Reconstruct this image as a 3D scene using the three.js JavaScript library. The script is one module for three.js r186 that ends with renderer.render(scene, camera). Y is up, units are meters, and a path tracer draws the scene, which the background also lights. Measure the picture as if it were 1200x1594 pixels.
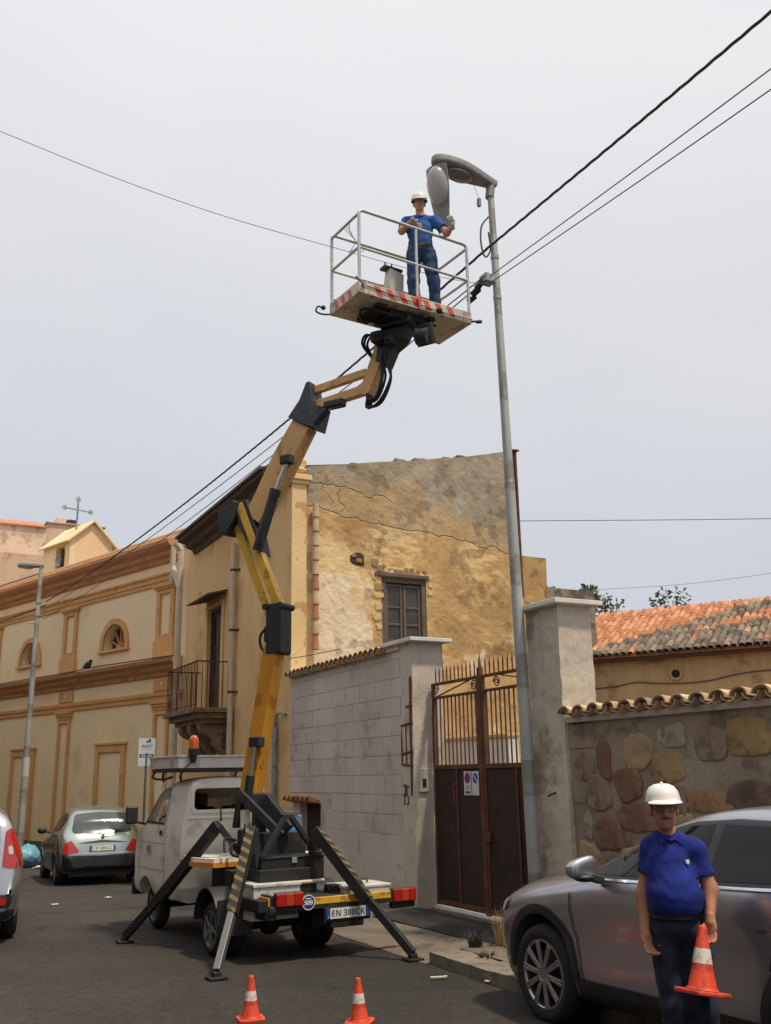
import * as THREE from 'three';
import { mergeGeometries, mergeVertices, toCreasedNormals } from 'three/addons/utils/BufferGeometryUtils.js';
import { RoundedBoxGeometry } from 'three/addons/geometries/RoundedBoxGeometry.js';
import { TessellateModifier } from 'three/addons/modifiers/TessellateModifier.js';
import { MeshBVH } from 'three-mesh-bvh';
import { Brush, Evaluator, SUBTRACTION } from 'three-bvh-csg';

// ---------------------------------------------------------------- camera, sky, sun, exposure
const scene = new THREE.Scene();
const camera = new THREE.PerspectiveCamera(55.97, 771 / 1024, 0.1, 600);
camera.rotation.order = 'YXZ';
camera.position.set(0, 1.85, 0);
camera.rotation.set(THREE.MathUtils.degToRad(15.216), 0, THREE.MathUtils.degToRad(-1.0));
const renderer = new THREE.WebGLRenderer();
renderer.toneMapping = THREE.LinearToneMapping;
renderer.toneMappingExposure = 1.0;
renderer.shadowMap.enabled = true;

// seeded noise
function rng(seed) { let a = seed >>> 0; return () => { a = (a + 0x6D2B79F5) | 0; let t = Math.imul(a ^ (a >>> 15), 1 | a); t = (t + Math.imul(t ^ (t >>> 7), 61 | t)) ^ t; return ((t ^ (t >>> 14)) >>> 0) / 4294967296; }; }
function hash2(x, y, s) { let h = Math.imul(x | 0, 374761393) + Math.imul(y | 0, 668265263) + Math.imul(s | 0, 982451653); h = Math.imul(h ^ (h >>> 13), 1274126177); return ((h ^ (h >>> 16)) >>> 0) / 4294967296; }
function vnoise(x, y, s, per = 0) {
  const xi = Math.floor(x), yi = Math.floor(y), fx = x - xi, fy = y - yi;
  const u = fx * fx * (3 - 2 * fx), v = fy * fy * (3 - 2 * fy);
  const w = (n) => per ? ((n % per) + per) % per : n;
  const a = hash2(w(xi), w(yi), s), b = hash2(w(xi + 1), w(yi), s), c = hash2(w(xi), w(yi + 1), s), d = hash2(w(xi + 1), w(yi + 1), s);
  return a + (b - a) * u + (c - a) * v + (a - b - c + d) * u * v;
}
function fbm(x, y, s, oct = 5, per = 0) { let r = 0, a = 0.5, n = 0; for (let i = 0; i < oct; i++) { r += a * vnoise(x, y, s + i * 17, per); n += a; a *= 0.55; x *= 2; y *= 2; per *= 2; } return r / n; }
const sstep = (a, b, x) => { const t = Math.min(1, Math.max(0, (x - a) / (b - a))); return t * t * (3 - 2 * t); };
const mix = (a, b, t) => a + (b - a) * t;
const clamp = (x, a = 0, b = 1) => Math.min(b, Math.max(a, x));

{ // hazy overcast sky, brighter towards the zenith
  const w = 1024, h = 512, d = new Float32Array(w * h * 4);
  for (let j = 0; j < h; j++) for (let i = 0; i < w; i++) {
    const el = (j + 0.5) / h * Math.PI - Math.PI / 2, s = Math.max(0, Math.sin(el));
    const az = i / w * Math.PI * 2;
    let n = 0, amp = 0.5, f = 2.2;
    const px = Math.cos(el) * Math.cos(az), py = Math.sin(el) * 2.2, pz = Math.cos(el) * Math.sin(az);
    for (let o = 0; o < 4; o++) { n += amp * (vnoise(px * f + 40, py * f + pz * f * 0.6 + 40, 7 + o) * 0.5 + vnoise(pz * f + 80, py * f - px * f * 0.6 + 80, 31 + o) * 0.5 - 0.5); amp *= 0.55; f *= 2.1; }
    let L = 0.665 + 0.07 * s + 0.34 * s * s * s;
    const c = n * 0.16;
    const blue = clamp(1 - s * 1.35) * 0.42 + 0.2 - n * 0.8;
    const k = (j * w + i) * 4;
    d[k] = (L + c) * (1.0 - 0.115 * blue); d[k + 1] = (L + c) * (1.005 - 0.06 * blue); d[k + 2] = (L + c) * (1.02 + 0.07 * blue); d[k + 3] = 1;
  }
  const sky = new THREE.DataTexture(d, w, h, THREE.RGBAFormat, THREE.FloatType);
  sky.mapping = THREE.EquirectangularReflectionMapping; sky.magFilter = THREE.LinearFilter; sky.minFilter = THREE.LinearFilter; sky.wrapS = THREE.RepeatWrapping; sky.needsUpdate = true;
  scene.background = sky; scene.environment = sky;
}
const sun = new THREE.DirectionalLight(0xfff0da, 3.4);
{ const el = THREE.MathUtils.degToRad(66); sun.position.set(0.82 * Math.cos(el), Math.sin(el), 0.57 * Math.cos(el)).multiplyScalar(60).add(new THREE.Vector3(0, 0, -14)); }
sun.target.position.set(0, 0, -14);
sun.castShadow = true; sun.shadow.radius = 8; sun.shadow.mapSize.set(4096, 4096);
Object.assign(sun.shadow.camera, { left: -30, right: 30, top: 30, bottom: -30, near: 1, far: 140 });
scene.add(sun, sun.target);
// ---------------------------------------------------------------- helpers
const V = (x, y, z) => new THREE.Vector3(x, y, z);
const used = {};
const numbered = (n) => { used[n] = (used[n] || 0) + 1; return used[n] === 1 ? n : n + '_' + String(used[n] - 1).padStart(3, '0'); };
function thing(name, label, category, pos = [0, 0, 0], rotY = 0, group) {
  const g = new THREE.Group(); g.name = numbered(name); g.position.set(...pos); g.rotation.y = rotY; g.userData = { label, category, kind: 'thing' };
  if (group) g.userData.group = group;
  scene.add(g); return g;
}
function part(parent, name, geo, mat, label) {
  const m = new THREE.Mesh(geo, mat); m.name = name; m.castShadow = m.receiveShadow = true; if (label) m.userData.label = label; parent.add(m); return m;
}
function sub(parent, name, pos = [0, 0, 0], rot = [0, 0, 0]) { const g = new THREE.Group(); g.name = name; g.position.set(...pos); g.rotation.set(...rot); parent.add(g); return g; }
function struct(name, geo, mat) { const m = part(scene, numbered(name), geo, mat); m.userData.kind = 'structure'; return m; }
function tag(m, label, category, group) { m.userData.label = label; m.userData.category = category; if (group) m.userData.group = group; return m; }
// uv in metres from position by the face's dominant normal
function uvm(g) {
  g = g.index ? g.toNonIndexed() : g; if (!g.attributes.normal) g.computeVertexNormals();
  const p = g.attributes.position, uv = new Float32Array(p.count * 2), a = V(0, 0, 0), b = V(0, 0, 0), c = V(0, 0, 0);
  for (let i = 0; i < p.count; i += 3) {
    a.fromBufferAttribute(p, i); b.fromBufferAttribute(p, i + 1).sub(a); c.fromBufferAttribute(p, i + 2).sub(a); b.cross(c);
    const x = Math.abs(b.x), y = Math.abs(b.y), z = Math.abs(b.z);
    for (let k = i; k < i + 3; k++) { const X = p.getX(k), Y = p.getY(k), Z = p.getZ(k); let u, v; if (x >= y && x >= z) { u = Z; v = Y; } else if (y >= z) { u = X; v = Z; } else { u = X; v = Y; } uv[k * 2] = u; uv[k * 2 + 1] = v; }
  }
  g.setAttribute('uv', new THREE.BufferAttribute(uv, 2)); return g;
}
const clean = (g) => { g = g.index ? g.toNonIndexed() : g.clone(); for (const k of Object.keys(g.attributes)) if (!['position', 'normal', 'uv'].includes(k)) g.deleteAttribute(k); if (!g.attributes.normal) g.computeVertexNormals(); if (!g.attributes.uv) g.setAttribute('uv', new THREE.BufferAttribute(new Float32Array(g.attributes.position.count * 2), 2)); return g; };
const merge = (...gs) => mergeGeometries(gs.flat().map(clean));
const mrg = (...gs) => uvm(merge(...gs));
// box by its bounds
function bb(x0, x1, y0, y1, z0, z1) { const g = new THREE.BoxGeometry(x1 - x0, y1 - y0, z1 - z0); g.translate((x0 + x1) / 2, (y0 + y1) / 2, (z0 + z1) / 2); return uvm(g); }
function rb(x0, x1, y0, y1, z0, z1, r = 0.01, seg = 2) { const g = new RoundedBoxGeometry(x1 - x0, y1 - y0, z1 - z0, seg, Math.min(r, (x1 - x0) * .49, (y1 - y0) * .49, (z1 - z0) * .49)); g.translate((x0 + x1) / 2, (y0 + y1) / 2, (z0 + z1) / 2); return uvm(g); }
const aV = (a) => Array.isArray(a) ? V(...a) : a;
function cyl(a, b, r0, r1 = r0, seg = 12, open = false) { a = aV(a); b = aV(b); const d = b.clone().sub(a), g = new THREE.CylinderGeometry(r1, r0, d.length(), seg, 1, open); g.applyQuaternion(new THREE.Quaternion().setFromUnitVectors(V(0, 1, 0), d.clone().normalize())); const m = a.clone().add(b).multiplyScalar(.5); g.translate(m.x, m.y, m.z); return g; }
function tube(pts, r, seg = 24, rs = 8, closed = false) { return new THREE.TubeGeometry(new THREE.CatmullRomCurve3(pts.map(aV), closed, 'centripetal'), seg, r, rs, closed); }
// beam with a rectangular section between two points; up = the direction of its height
function beam(a, b, w, h, up = [0, 1, 0], r = 0.01, w2, h2) {
  a = aV(a); b = aV(b); const d = b.clone().sub(a), L = d.length(); d.normalize();
  const x = new THREE.Vector3().crossVectors(aV(up), d).normalize(), y = new THREE.Vector3().crossVectors(d, x);
  const g = r > 0 ? new RoundedBoxGeometry(w, h, L, 2, r) : new THREE.BoxGeometry(w, h, L);
  if (w2) { const p = g.attributes.position; for (let i = 0; i < p.count; i++) { const t = p.getZ(i) / L + .5; p.setX(i, p.getX(i) * mix(1, w2 / w, t)); p.setY(i, p.getY(i) * mix(1, h2 / h, t)); } }
  uvm(g); const gg = uvm(g); gg.applyMatrix4(new THREE.Matrix4().makeBasis(x, y, d)); const m = a.clone().add(b).multiplyScalar(.5); gg.translate(m.x, m.y, m.z); return gg;
}
// polygon in xy extruded along z
function ext(pts, z0, z1, bevel = 0, seg = 6) {
  const s = pts instanceof THREE.Shape ? pts : new THREE.Shape(pts.map(p => new THREE.Vector2(...p)));
  const g = new THREE.ExtrudeGeometry(s, { depth: z1 - z0 - 2 * bevel, bevelEnabled: bevel > 0, bevelSize: bevel, bevelThickness: bevel, bevelOffset: -bevel, bevelSegments: 2, curveSegments: seg });
  g.translate(0, 0, z0 + bevel); return uvm(g);
}
const rx = (g, a) => { g.rotateX(a); return g; }, ry = (g, a) => { g.rotateY(a); return g; }, rz = (g, a) => { g.rotateZ(a); return g; }, mv = (g, x, y, z) => { g.translate(x, y, z); return g; };
function roughen(g, amp, f, seed) { // small random dents that keep neighbouring faces joined
  g = mergeVertices((() => { const q = g.clone(); q.deleteAttribute('normal'); q.deleteAttribute('uv'); return q; })(), 1e-4); const p = g.attributes.position;
  for (let i = 0; i < p.count; i++) { const x = p.getX(i), y = p.getY(i), z = p.getZ(i); p.setXYZ(i, x + amp * (fbm(y * f + 9, z * f + x * 3.1, seed, 3) - .5) * 2, y + amp * (fbm(x * f + 5, z * f + y * 2.7, seed + 5, 3) - .5) * 2, z + amp * (fbm(x * f, y * f + z * 2.3, seed + 9, 3) - .5) * 2); }
  return uvm(toCreasedNormals(g, 0.7));
}
// textures
function dtex(w, h, fn, srgb = true) {
  const d = new Uint8Array(w * h * 4);
  for (let j = 0; j < h; j++) for (let i = 0; i < w; i++) { const c = fn(i / w, j / h, i, j), k = (j * w + i) * 4; if (c.length) { d[k] = clamp(c[0], 0, 255); d[k + 1] = clamp(c[1], 0, 255); d[k + 2] = clamp(c[2], 0, 255); } else d[k] = d[k + 1] = d[k + 2] = 0; d[k + 3] = 255; }
  const t = new THREE.DataTexture(d, w, h, THREE.RGBAFormat); if (srgb) t.colorSpace = THREE.SRGBColorSpace; t.wrapS = t.wrapT = THREE.RepeatWrapping; t.magFilter = THREE.LinearFilter; t.minFilter = THREE.LinearMipmapLinearFilter; t.generateMipmaps = true; t.needsUpdate = true; return t;
}
const bumps = {};
function bumpTex(size, per) { // a few shared relief maps
  const s = size < 1.4 ? 1 : size < 3.5 ? 2 : 5, k = per < 20 ? 12 : per < 50 ? 32 : 80, key = s + '_' + k; if (bumps[key]) return bumps[key];
  const t = dtex(512, 512, (u, v, i, j) => { const h = fbm(u * k, v * k, 71 + k, 4, k) * .75 + hash2(i, j, 8) * .25; return [h * 255, h * 255, h * 255]; }, false); t.repeat.set(1 / s, 1 / s); return bumps[key] = t;
}
// general surface: two sRGB tones blotched together, fine grain, optional spots of a third tone; size = metres for one tile
function surf(a, b, { size = 2, per = 4, grain = 10, spot = null, cut = 0.66, soft = .06, streak = 0, rough = .9, bump = .004, seed = 1, px = 512, metal = 0, contrast = 2.2, bumpPer = 24, extra = {} } = {}) {
  const H = new Float32Array(px * px);
  const map = dtex(px, px, (u, v, i, j) => {
    let n = fbm(u * per, v * per, seed, 5, per);
    if (streak) n = n * (1 - streak) + streak * fbm(u * per * 8, v * 1, seed + 91, 4, per * 8 | 0 || 0);
    n = clamp((n - .5) * contrast + .5);
    const g = (hash2(i, j, seed + 3) - .5) * grain + (vnoise(u * 128, v * 128, seed + 4, 128) - .5) * grain;
    let c = [0, 1, 2].map(k => mix(a[k], b[k], n) + g);
    if (spot) { const m = sstep(cut, cut + soft, fbm(u * per * 2 + 7, v * per * 2 + 3, seed + 55, 5, per * 2)); c = c.map((x, k) => mix(x, spot[k] + g, m)); }
    return c;
  });
  map.repeat.set(1 / size, 1 / size); const bmp = px > 128 ? bumpTex(size, bumpPer) : null;
  return new THREE.MeshStandardMaterial({ map, bumpMap: bmp, bumpScale: bump, roughness: rough, metalness: metal, ...extra });
}
const flat = (r, g, b, rough = .6, metal = 0, extra = {}) => new THREE.MeshStandardMaterial({ color: new THREE.Color().setRGB(r, g, b), roughness: rough, metalness: metal, ...extra });
const phys = (o) => new THREE.MeshPhysicalMaterial(o);
const lin = (r, g, b) => new THREE.Color().setRGB(r, g, b);
function tint(m, r, g, b) { const k = m.clone(); k.color = lin(r, g, b); return k; }
// canvas for flat print
function printed(w, h, draw, rough = .5) { const c = document.createElement('canvas'); c.width = w; c.height = h; const x = c.getContext('2d'); draw(x, w, h); const t = new THREE.CanvasTexture(c); t.colorSpace = THREE.SRGBColorSpace; t.magFilter = THREE.LinearFilter; return new THREE.MeshStandardMaterial({ map: t, roughness: rough }); }

// the street's own axes: s runs along the right-hand walls towards the viewer, t points out to the street
const OX = 0.96, OZ = -13.46, WROT = THREE.MathUtils.degToRad(-63), SA = Math.sin(27 * Math.PI / 180), CA = Math.cos(27 * Math.PI / 180);
const wall = (s, y, t) => [OX + s * SA - t * CA, y, OZ + s * CA + t * SA];
// the church stands at an angle to them
const CB = 46 * Math.PI / 180, CROT = -(Math.PI / 2 - CB), C0 = wall(-14, 0, .15);
const chur = (s, y, t) => [C0[0] + s * Math.sin(CB) - t * Math.cos(CB), y, C0[2] + s * Math.cos(CB) + t * Math.sin(CB)];
// the road falls gently towards the church
const groundY = (x, z) => -0.3 * sstep(12, 27, -z);

// shared materials (sRGB tones)
const M = {};
M.asphalt = surf([50, 46, 42], [60, 55, 50], { size: 6, per: 5, grain: 22, spot: [45, 42, 39], cut: .55, soft: .25, rough: .93, bump: .006, bumpPer: 96, px: 1024, seed: 11 });
{ // fine cracks and worn lanes in the asphalt, over an 11 m tile
  const S = 11, px = 1024, t = dtex(px, px, (u, v, i, j) => { const n = fbm(u * 9, v * 9, 811, 5, 9), w = fbm(u * 3, v * 3, 813, 4, 3), wx = u * 4 + (fbm(u * 6, v * 6, 815, 3, 6) - .5) * .9, wy = v * 4 + (fbm(u * 6, v * 6, 817, 3, 6) - .5) * .9; const cr = Math.abs(vnoise(wx, wy, 819, 4) - .5); const g = (hash2(i, j, 821) - .5) * 20 + (vnoise(u * 256, v * 256, 823, 256) - .5) * 12; let c = [55, 50.5, 46].map(x => x + (n - .5) * 20 + (w - .5) * 26 + g); const patch = sstep(.56, .575, fbm(u * 4 + 2, v * 4, 825, 2, 4)); c = c.map(x => x - 6 * patch); if (cr < .006 && w > .42) c = c.map(x => x * .72); return c; }); t.repeat.set(1 / S, 1 / S); M.asphalt.map = t; M.asphalt.bumpScale = .008; }
M.pave = surf([96, 87, 76], [116, 105, 91], { size: 3, per: 4, grain: 18, spot: [80, 72, 64], cut: .6, soft: .15, rough: .95, bump: .006, bumpPer: 64, seed: 21 });
M.kerb = surf([112, 103, 91], [132, 123, 109], { size: 1.2, per: 3, grain: 20, spot: [92, 84, 74], soft: .2, rough: .95, bump: .006, bumpPer: 32, seed: 23 });
M.block = surf([192, 184, 172], [206, 198, 187], { size: 3.1, per: 4, grain: 12, spot: [170, 160, 147], cut: .58, soft: .25, rough: .95, bump: .004, bumpPer: 48, seed: 31 });
M.mortar = surf([188, 178, 165], [202, 193, 180], { size: 2.3, per: 4, grain: 12, spot: [164, 153, 138], cut: .58, soft: .25, rough: .96, bump: .004, bumpPer: 40, seed: 33 });
M.concrete = surf([186, 175, 158], [210, 200, 184], { size: 2.6, per: 3, grain: 14, spot: [156, 141, 122], cut: .6, soft: .2, streak: .25, rough: .95, bump: .012, bumpPer: 14, seed: 35 });
M.capstone = surf([206, 202, 196], [222, 218, 212], { size: 1, per: 3, grain: 8, rough: .7, bump: .001, seed: 37 });
M.rust = surf([46, 31, 26], [62, 41, 32], { size: 2.2, per: 4, grain: 10, spot: [38, 27, 24], cut: .55, soft: .15, streak: .45, rough: .78, bump: .002, seed: 41 });
M.rustbar = surf([80, 50, 38], [104, 66, 48], { size: .7, per: 4, grain: 14, rough: .85, bump: .001, seed: 43 });
M.wood = surf([84, 72, 64], [112, 98, 88], { size: 1, per: 3, grain: 12, streak: .7, rough: .85, bump: .003, seed: 45 });
M.tiles = [[190, 134, 98], [178, 118, 82], [200, 148, 112], [112, 98, 84], [84, 74, 66], [146, 128, 106], [198, 172, 134], [170, 140, 108]].map((c, i) => surf(c.map(x => x - 16), c.map(x => x + 14), { size: .5, per: 3, grain: 16, spot: c.map(x => x * .72), cut: .63, rough: .95, bump: .002, px: 128, seed: 50 + i }));
M.galv = surf([140, 144, 146], [164, 167, 168], { size: .8, per: 4, grain: 8, spot: [124, 126, 126], rough: .55, bump: .0006, metal: .35, px: 256, seed: 61 });
M.black = surf([30, 31, 33], [40, 41, 43], { size: .6, per: 4, grain: 6, spot: [56, 54, 50], cut: .7, rough: .6, bump: .0008, px: 256, seed: 63 });
M.rubber = flat(.018, .018, .018, .85);
M.plasticK = flat(.025, .025, .027, .5);
M.chrome = flat(.75, .75, .76, .2, 1);
M.cable = flat(.03, .03, .045, .6);
M.wire = flat(.09, .09, .10, .6);
M.steel = flat(.5, .5, .5, .35, .9);
// ---------------------------------------------------------------- road, pavement, kerb
{
  // the road: one sheet out to the horizon, finer near the viewer
  const xs = [], zs = []; for (let i = -300; i < -40; i += 20) xs.push(i); for (let i = -40; i <= 40; i += 1) xs.push(i); for (let i = 60; i <= 300; i += 20) xs.push(i);
  for (let i = -320; i < -40; i += 20) zs.push(i); for (let i = -40; i <= 12; i += 1) zs.push(i); for (let i = 30; i <= 90; i += 20) zs.push(i);
  const P = [], U = [], I = [];
  for (const z of zs) for (const x of xs) { P.push(x, groundY(x, z), z); U.push(x, -z); }
  for (let j = 0; j < zs.length - 1; j++) for (let i = 0; i < xs.length - 1; i++) { const a = j * xs.length + i, b = a + 1, c = a + xs.length, d = c + 1; I.push(a, c, b, b, c, d); }
  const g = new THREE.BufferGeometry(); g.setAttribute('position', new THREE.Float32BufferAttribute(P, 3)); g.setAttribute('uv', new THREE.Float32BufferAttribute(U, 2)); g.setIndex(I); g.computeVertexNormals();
  struct('road', g, M.asphalt);
  // flush concrete apron before the gate and the block wall, falling to the road; raised pavement past it
  const sheet = (cols, rows, fn) => { const P = [], U = [], I = []; for (let j = 0; j <= rows; j++) for (let i = 0; i <= cols; i++) { const [s, y, t] = fn(i / cols, j / rows); const p = wall(s, y, t); P.push(...p); U.push(s, t); } for (let j = 0; j < rows; j++) for (let i = 0; i < cols; i++) { const a = j * (cols + 1) + i, b = a + 1, c = a + cols + 1, d = c + 1; I.push(a, b, c, b, d, c); } const g = new THREE.BufferGeometry(); g.setAttribute('position', new THREE.Float32BufferAttribute(P, 3)); g.setAttribute('uv', new THREE.Float32BufferAttribute(U, 2)); g.setIndex(I); g.computeVertexNormals(); return g; };
  const ap = sheet(80, 16, (u, v) => { const s = mix(-14, 2.32, u); const edge = mix(1.0, 1.9, sstep(-8, 1, s)) + .18 * (fbm(s * 1.7, 3, 5) - .5) * sstep(2.3, 1.2, s); const t = mix(-.2, edge, v); const p = wall(s, 0, t); return [s, groundY(p[0], p[2]) + mix(.1, .006, sstep(.0, 1, v)) + .012 * (fbm(s * 2, t * 2, 8) - .5) * sstep(1, .8, v), t]; });
  struct('driveway_apron', ap, M.pave);
  const pv = sheet(60, 10, (u, v) => { const s = mix(2.32, 22, u), t = mix(-.2, 1.5, v); return [s, .115 + .02 * (fbm(s * 1.5, t * 1.5, 9) - .5), t]; });
  struct('pavement', pv, M.pave);
  // a darker asphalt patch on the apron
  const pt = sheet(20, 8, (u, v) => { const s = mix(-.9, 2.1, u) + .2 * fbm(v * 3, u, 2), t = mix(.25, .95, v) + .3 * (fbm(u * 3, 1, 4) - .5); const vv = (t + .2) / 2.1; return [s, mix(.1, .006, sstep(0, 1, vv)) + .012, t]; });
  struct('asphalt_patch', pt, M.asphalt);
  // sheets end at the kerb; kerb stones are pieces of the pavement
  const pav = scene.getObjectByName('pavement');
  let s = 2.3, k = 0; const R = rng(5);
  while (s < 12) {
    const L = .62 + R() * .3, w = .36 + R() * .08, y1 = .10 + R() * .03;
    let g = new THREE.BoxGeometry(L - .025, .26, w, 6, 3, 4); g = roughen(g, .022, 6, 40 + k); g.rotateZ((R() - .5) * .03); g.translate(s + L / 2, y1 - .13, 1.66 + (R() - .5) * .05);
    g.rotateY(WROT); g.translate(OX, 0, OZ); part(pav, 'kerb_stone', g, M.kerb); s += L; k++;
  }
  // far pavement by the church
  const fp = []; const fs = sheet(20, 2, (u, v) => [0, 0, 0]);
  const p = fs.attributes.position, uv = fs.attributes.uv; let q = 0;
  for (let j = 0; j <= 2; j++) for (let i = 0; i <= 20; i++) { const a = chur(mix(-24, .5, i / 20), 0, mix(-.2, 1.9, j / 2)); p.setXYZ(q, a[0], groundY(a[0], a[2]) + .05, a[2]); uv.setXY(q, a[0], a[2]); q++; }
  fs.computeVertexNormals(); struct('church_pavement', fs, M.pave);
}
// ---------------------------------------------------------------- street walls, pillars, gate
function wthing(name, label, cat, s0, t0, group) { const g = thing(name, label, cat, wall(s0, 0, t0), WROT, group); g.userData0 = [s0, t0]; const o = g; o.put = (n, geo, mat, lab, parent) => { geo.translate(-s0, 0, -t0); return part(parent || o, n, geo, mat, lab); }; return o; }
// one curved roof tile: convex up, axis along z from 0 to len, wide end first
function tileGeo(r0, r1, len, th = .014, flip = false, seg = 8) {
  const P = [], I = []; const N = seg + 1;
  for (const [z, r] of [[0, r0], [len, r1]]) for (const q of [r, r - th]) for (let i = 0; i < N; i++) { const a = Math.PI * i / seg; P.push(Math.cos(a) * q, Math.sin(a) * q * .8, z); }
  const id = (e, q, i) => (e * 2 + q) * N + i;
  const quad = (a, b, c, d) => I.push(a, b, c, a, c, d);
  for (let i = 0; i < seg; i++) { quad(id(0, 0, i), id(1, 0, i), id(1, 0, i + 1), id(0, 0, i + 1)); quad(id(0, 1, i + 1), id(1, 1, i + 1), id(1, 1, i), id(0, 1, i)); quad(id(0, 0, i + 1), id(0, 1, i + 1), id(0, 1, i), id(0, 0, i)); quad(id(1, 0, i), id(1, 1, i), id(1, 1, i + 1), id(1, 0, i + 1)); }
  for (const i of [0, seg]) quad(id(0, 0, i), id(0, 1, i), id(1, 1, i), id(1, 0, i));
  let g = new THREE.BufferGeometry(); g.setAttribute('position', new THREE.Float32BufferAttribute(P, 3)); g.setIndex(I);
  if (flip) g.rotateZ(Math.PI); g = toCreasedNormals(g, .6); return uvm(g);
}
const coverTile = tileGeo(.105, .09, .62, .016), panTile = tileGeo(.095, .105, .62, .014, true);
function coping(o, s0, s1, pitch, yTop, tFront, tones, seed) {
  const R = rng(seed), [a, b] = o.userData0;
  for (let s = s0; s < s1; s += pitch) {
    const pick = () => M.tiles[tones[Math.floor(R() * tones.length)]];
    const c = part(o, 'coping_tile', coverTile, pick()); c.position.set(s - a, yTop - .045 + (R() - .5) * .012, tFront - b); c.rotation.set(-.07 + (R() - .5) * .03, Math.PI + (R() - .5) * .08, (R() - .5) * .1);
    const p = part(o, 'coping_tile', panTile, pick()); p.position.set(s + pitch / 2 - a, yTop - .012, tFront - .015 - b); p.rotation.set(-.07, Math.PI + (R() - .5) * .06, 0);
  }
}
// an irregular rubble stone: rounded polygon with a lumpy face, back at z = 0
function rubble(w, h, d, R, seed) {
  const n = 9 + (R() * 4 | 0), pts = []; for (let i = 0; i < n; i++) { const a = (i + (R() - .5) * .5) / n * Math.PI * 2, q = Math.pow(Math.pow(Math.abs(Math.cos(a)), 5) + Math.pow(Math.abs(Math.sin(a)), 5), -1 / 5) * (.76 + R() * .26); pts.push(V(Math.cos(a) * q * w / 2, Math.sin(a) * q * h / 2, 0)); }
  const c = new THREE.CatmullRomCurve3(pts, true, 'catmullrom', .25).getSpacedPoints(34); const P = [], I = [], K = 5, N = c.length - 1; const prof = [[1.0, 0], [1.0, .6], [.95, .92], [.78, 1.0], [.42, 1.02]];
  for (const [k, z] of prof) for (let i = 0; i < N; i++) { const x = c[i].x * k, y = c[i].y * k; P.push(x, y, d * z + (z > .5 ? d * .5 * (fbm(x * 7 + seed, y * 7, seed, 4) - .5) + d * .25 * (fbm(x * 22 + seed, y * 22, seed + 3, 3) - .5) : 0)); }
  P.push(0, 0, d * 1.02); const q = P.length / 3 - 1; for (let r = 0; r < prof.length - 1; r++) for (let i = 0; i < N; i++) { const a = r * N + i, b = r * N + (i + 1) % N; I.push(a, b, a + N, b, b + N, a + N); } for (let i = 0; i < N; i++) I.push((prof.length - 1) * N + i, (prof.length - 1) * N + (i + 1) % N, q);
  let g = new THREE.BufferGeometry(); g.setAttribute('position', new THREE.Float32BufferAttribute(P, 3)); g.setIndex(I); return uvm(toCreasedNormals(g, .9));
}
const vary = (m, n, amt) => Array.from({ length: n }, (_, i) => { const k = 1 - amt / 2 + amt * hash2(i, 3, 77); return tint(m, k, k * (1 - .03 * hash2(i, 5, 7)), k * (1 - .06 * hash2(i, 9, 7))); });
{ // grey block wall
  const w = wthing('block_wall', 'tall grey concrete block wall with a tile coping behind the lift truck', 'wall', -3.4, .3);
  w.put('core', mrg(bb(-5.6, -1.1, 1.4, 3.62, -.1, .294), bb(-5.6, -5.06, -.4, 1.4, -.1, .294), bb(-4.14, -1.1, -.4, 1.4, -.1, .294)), M.mortar);
  let lowp = merge(roughen(new THREE.BoxGeometry(.54, 1.35, .03, 6, 14, 1).translate(-5.33, .33, .293), .006, 3, 3), roughen(new THREE.BoxGeometry(3.04, 1.35, .03, 34, 14, 1).translate(-2.62, .33, .293), .006, 3, 4)); lowp = uvm(lowp);
  w.put('plaster_base', lowp, M.mortar);
  const bm = vary(M.block, 6, .12), R = rng(12), ch = .277; const shared = {};
  for (let r = 0; r < 10; r++) {
    const y0 = 1.01 + r * ch, y1 = Math.min(y0 + ch - .008, 3.61); if (y1 - y0 < .08) continue;
    let s = -5.6 + (r % 2 ? -.28 : 0);
    while (s < -1.12) {
      const a = Math.max(s, -5.598) + .004, b = Math.min(s + .556, -1.12) - .004; s += .556;
      if (b - a < .06 || (y0 < 1.40 && a < -4.1 && b > -5.1)) continue;
      const g = rb(a, b, y0, y1, .25, .302 + R() * .003, .003, 1); w.put('block', g, bm[Math.floor(R() * 6)]);
    }
  }
  w.put('small_door', mrg(bb(-5.06, -4.14, -.3, 1.4, .12, .16)), M.rust, 'dark narrow door under a little tile canopy');
  w.put('vent_slot', bb(-2.06, -2.01, .76, .94, .28, .306), M.plasticK);
  coping(w, -5.5, -1.6, .19, 3.70, .42, [6, 0, 7, 6, 2], 3);
  const R2 = rng(9), [a, b] = w.userData0; for (let i = 0; i < 6; i++) { const t = part(w, 'canopy_tile', coverTile, M.tiles[[0, 2, 1][i % 3]]); t.position.set(-5.28 + i * .21 - a, 1.44, .52 - b); t.rotation.set(-.25, Math.PI, (R2() - .5) * .1); t.scale.set(1, .9, .4); }
  w.put('wall_cap', mrg(rb(-1.6, -1.1, 3.62, 3.72, -.15, .34, .01)), M.concrete);
}
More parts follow.
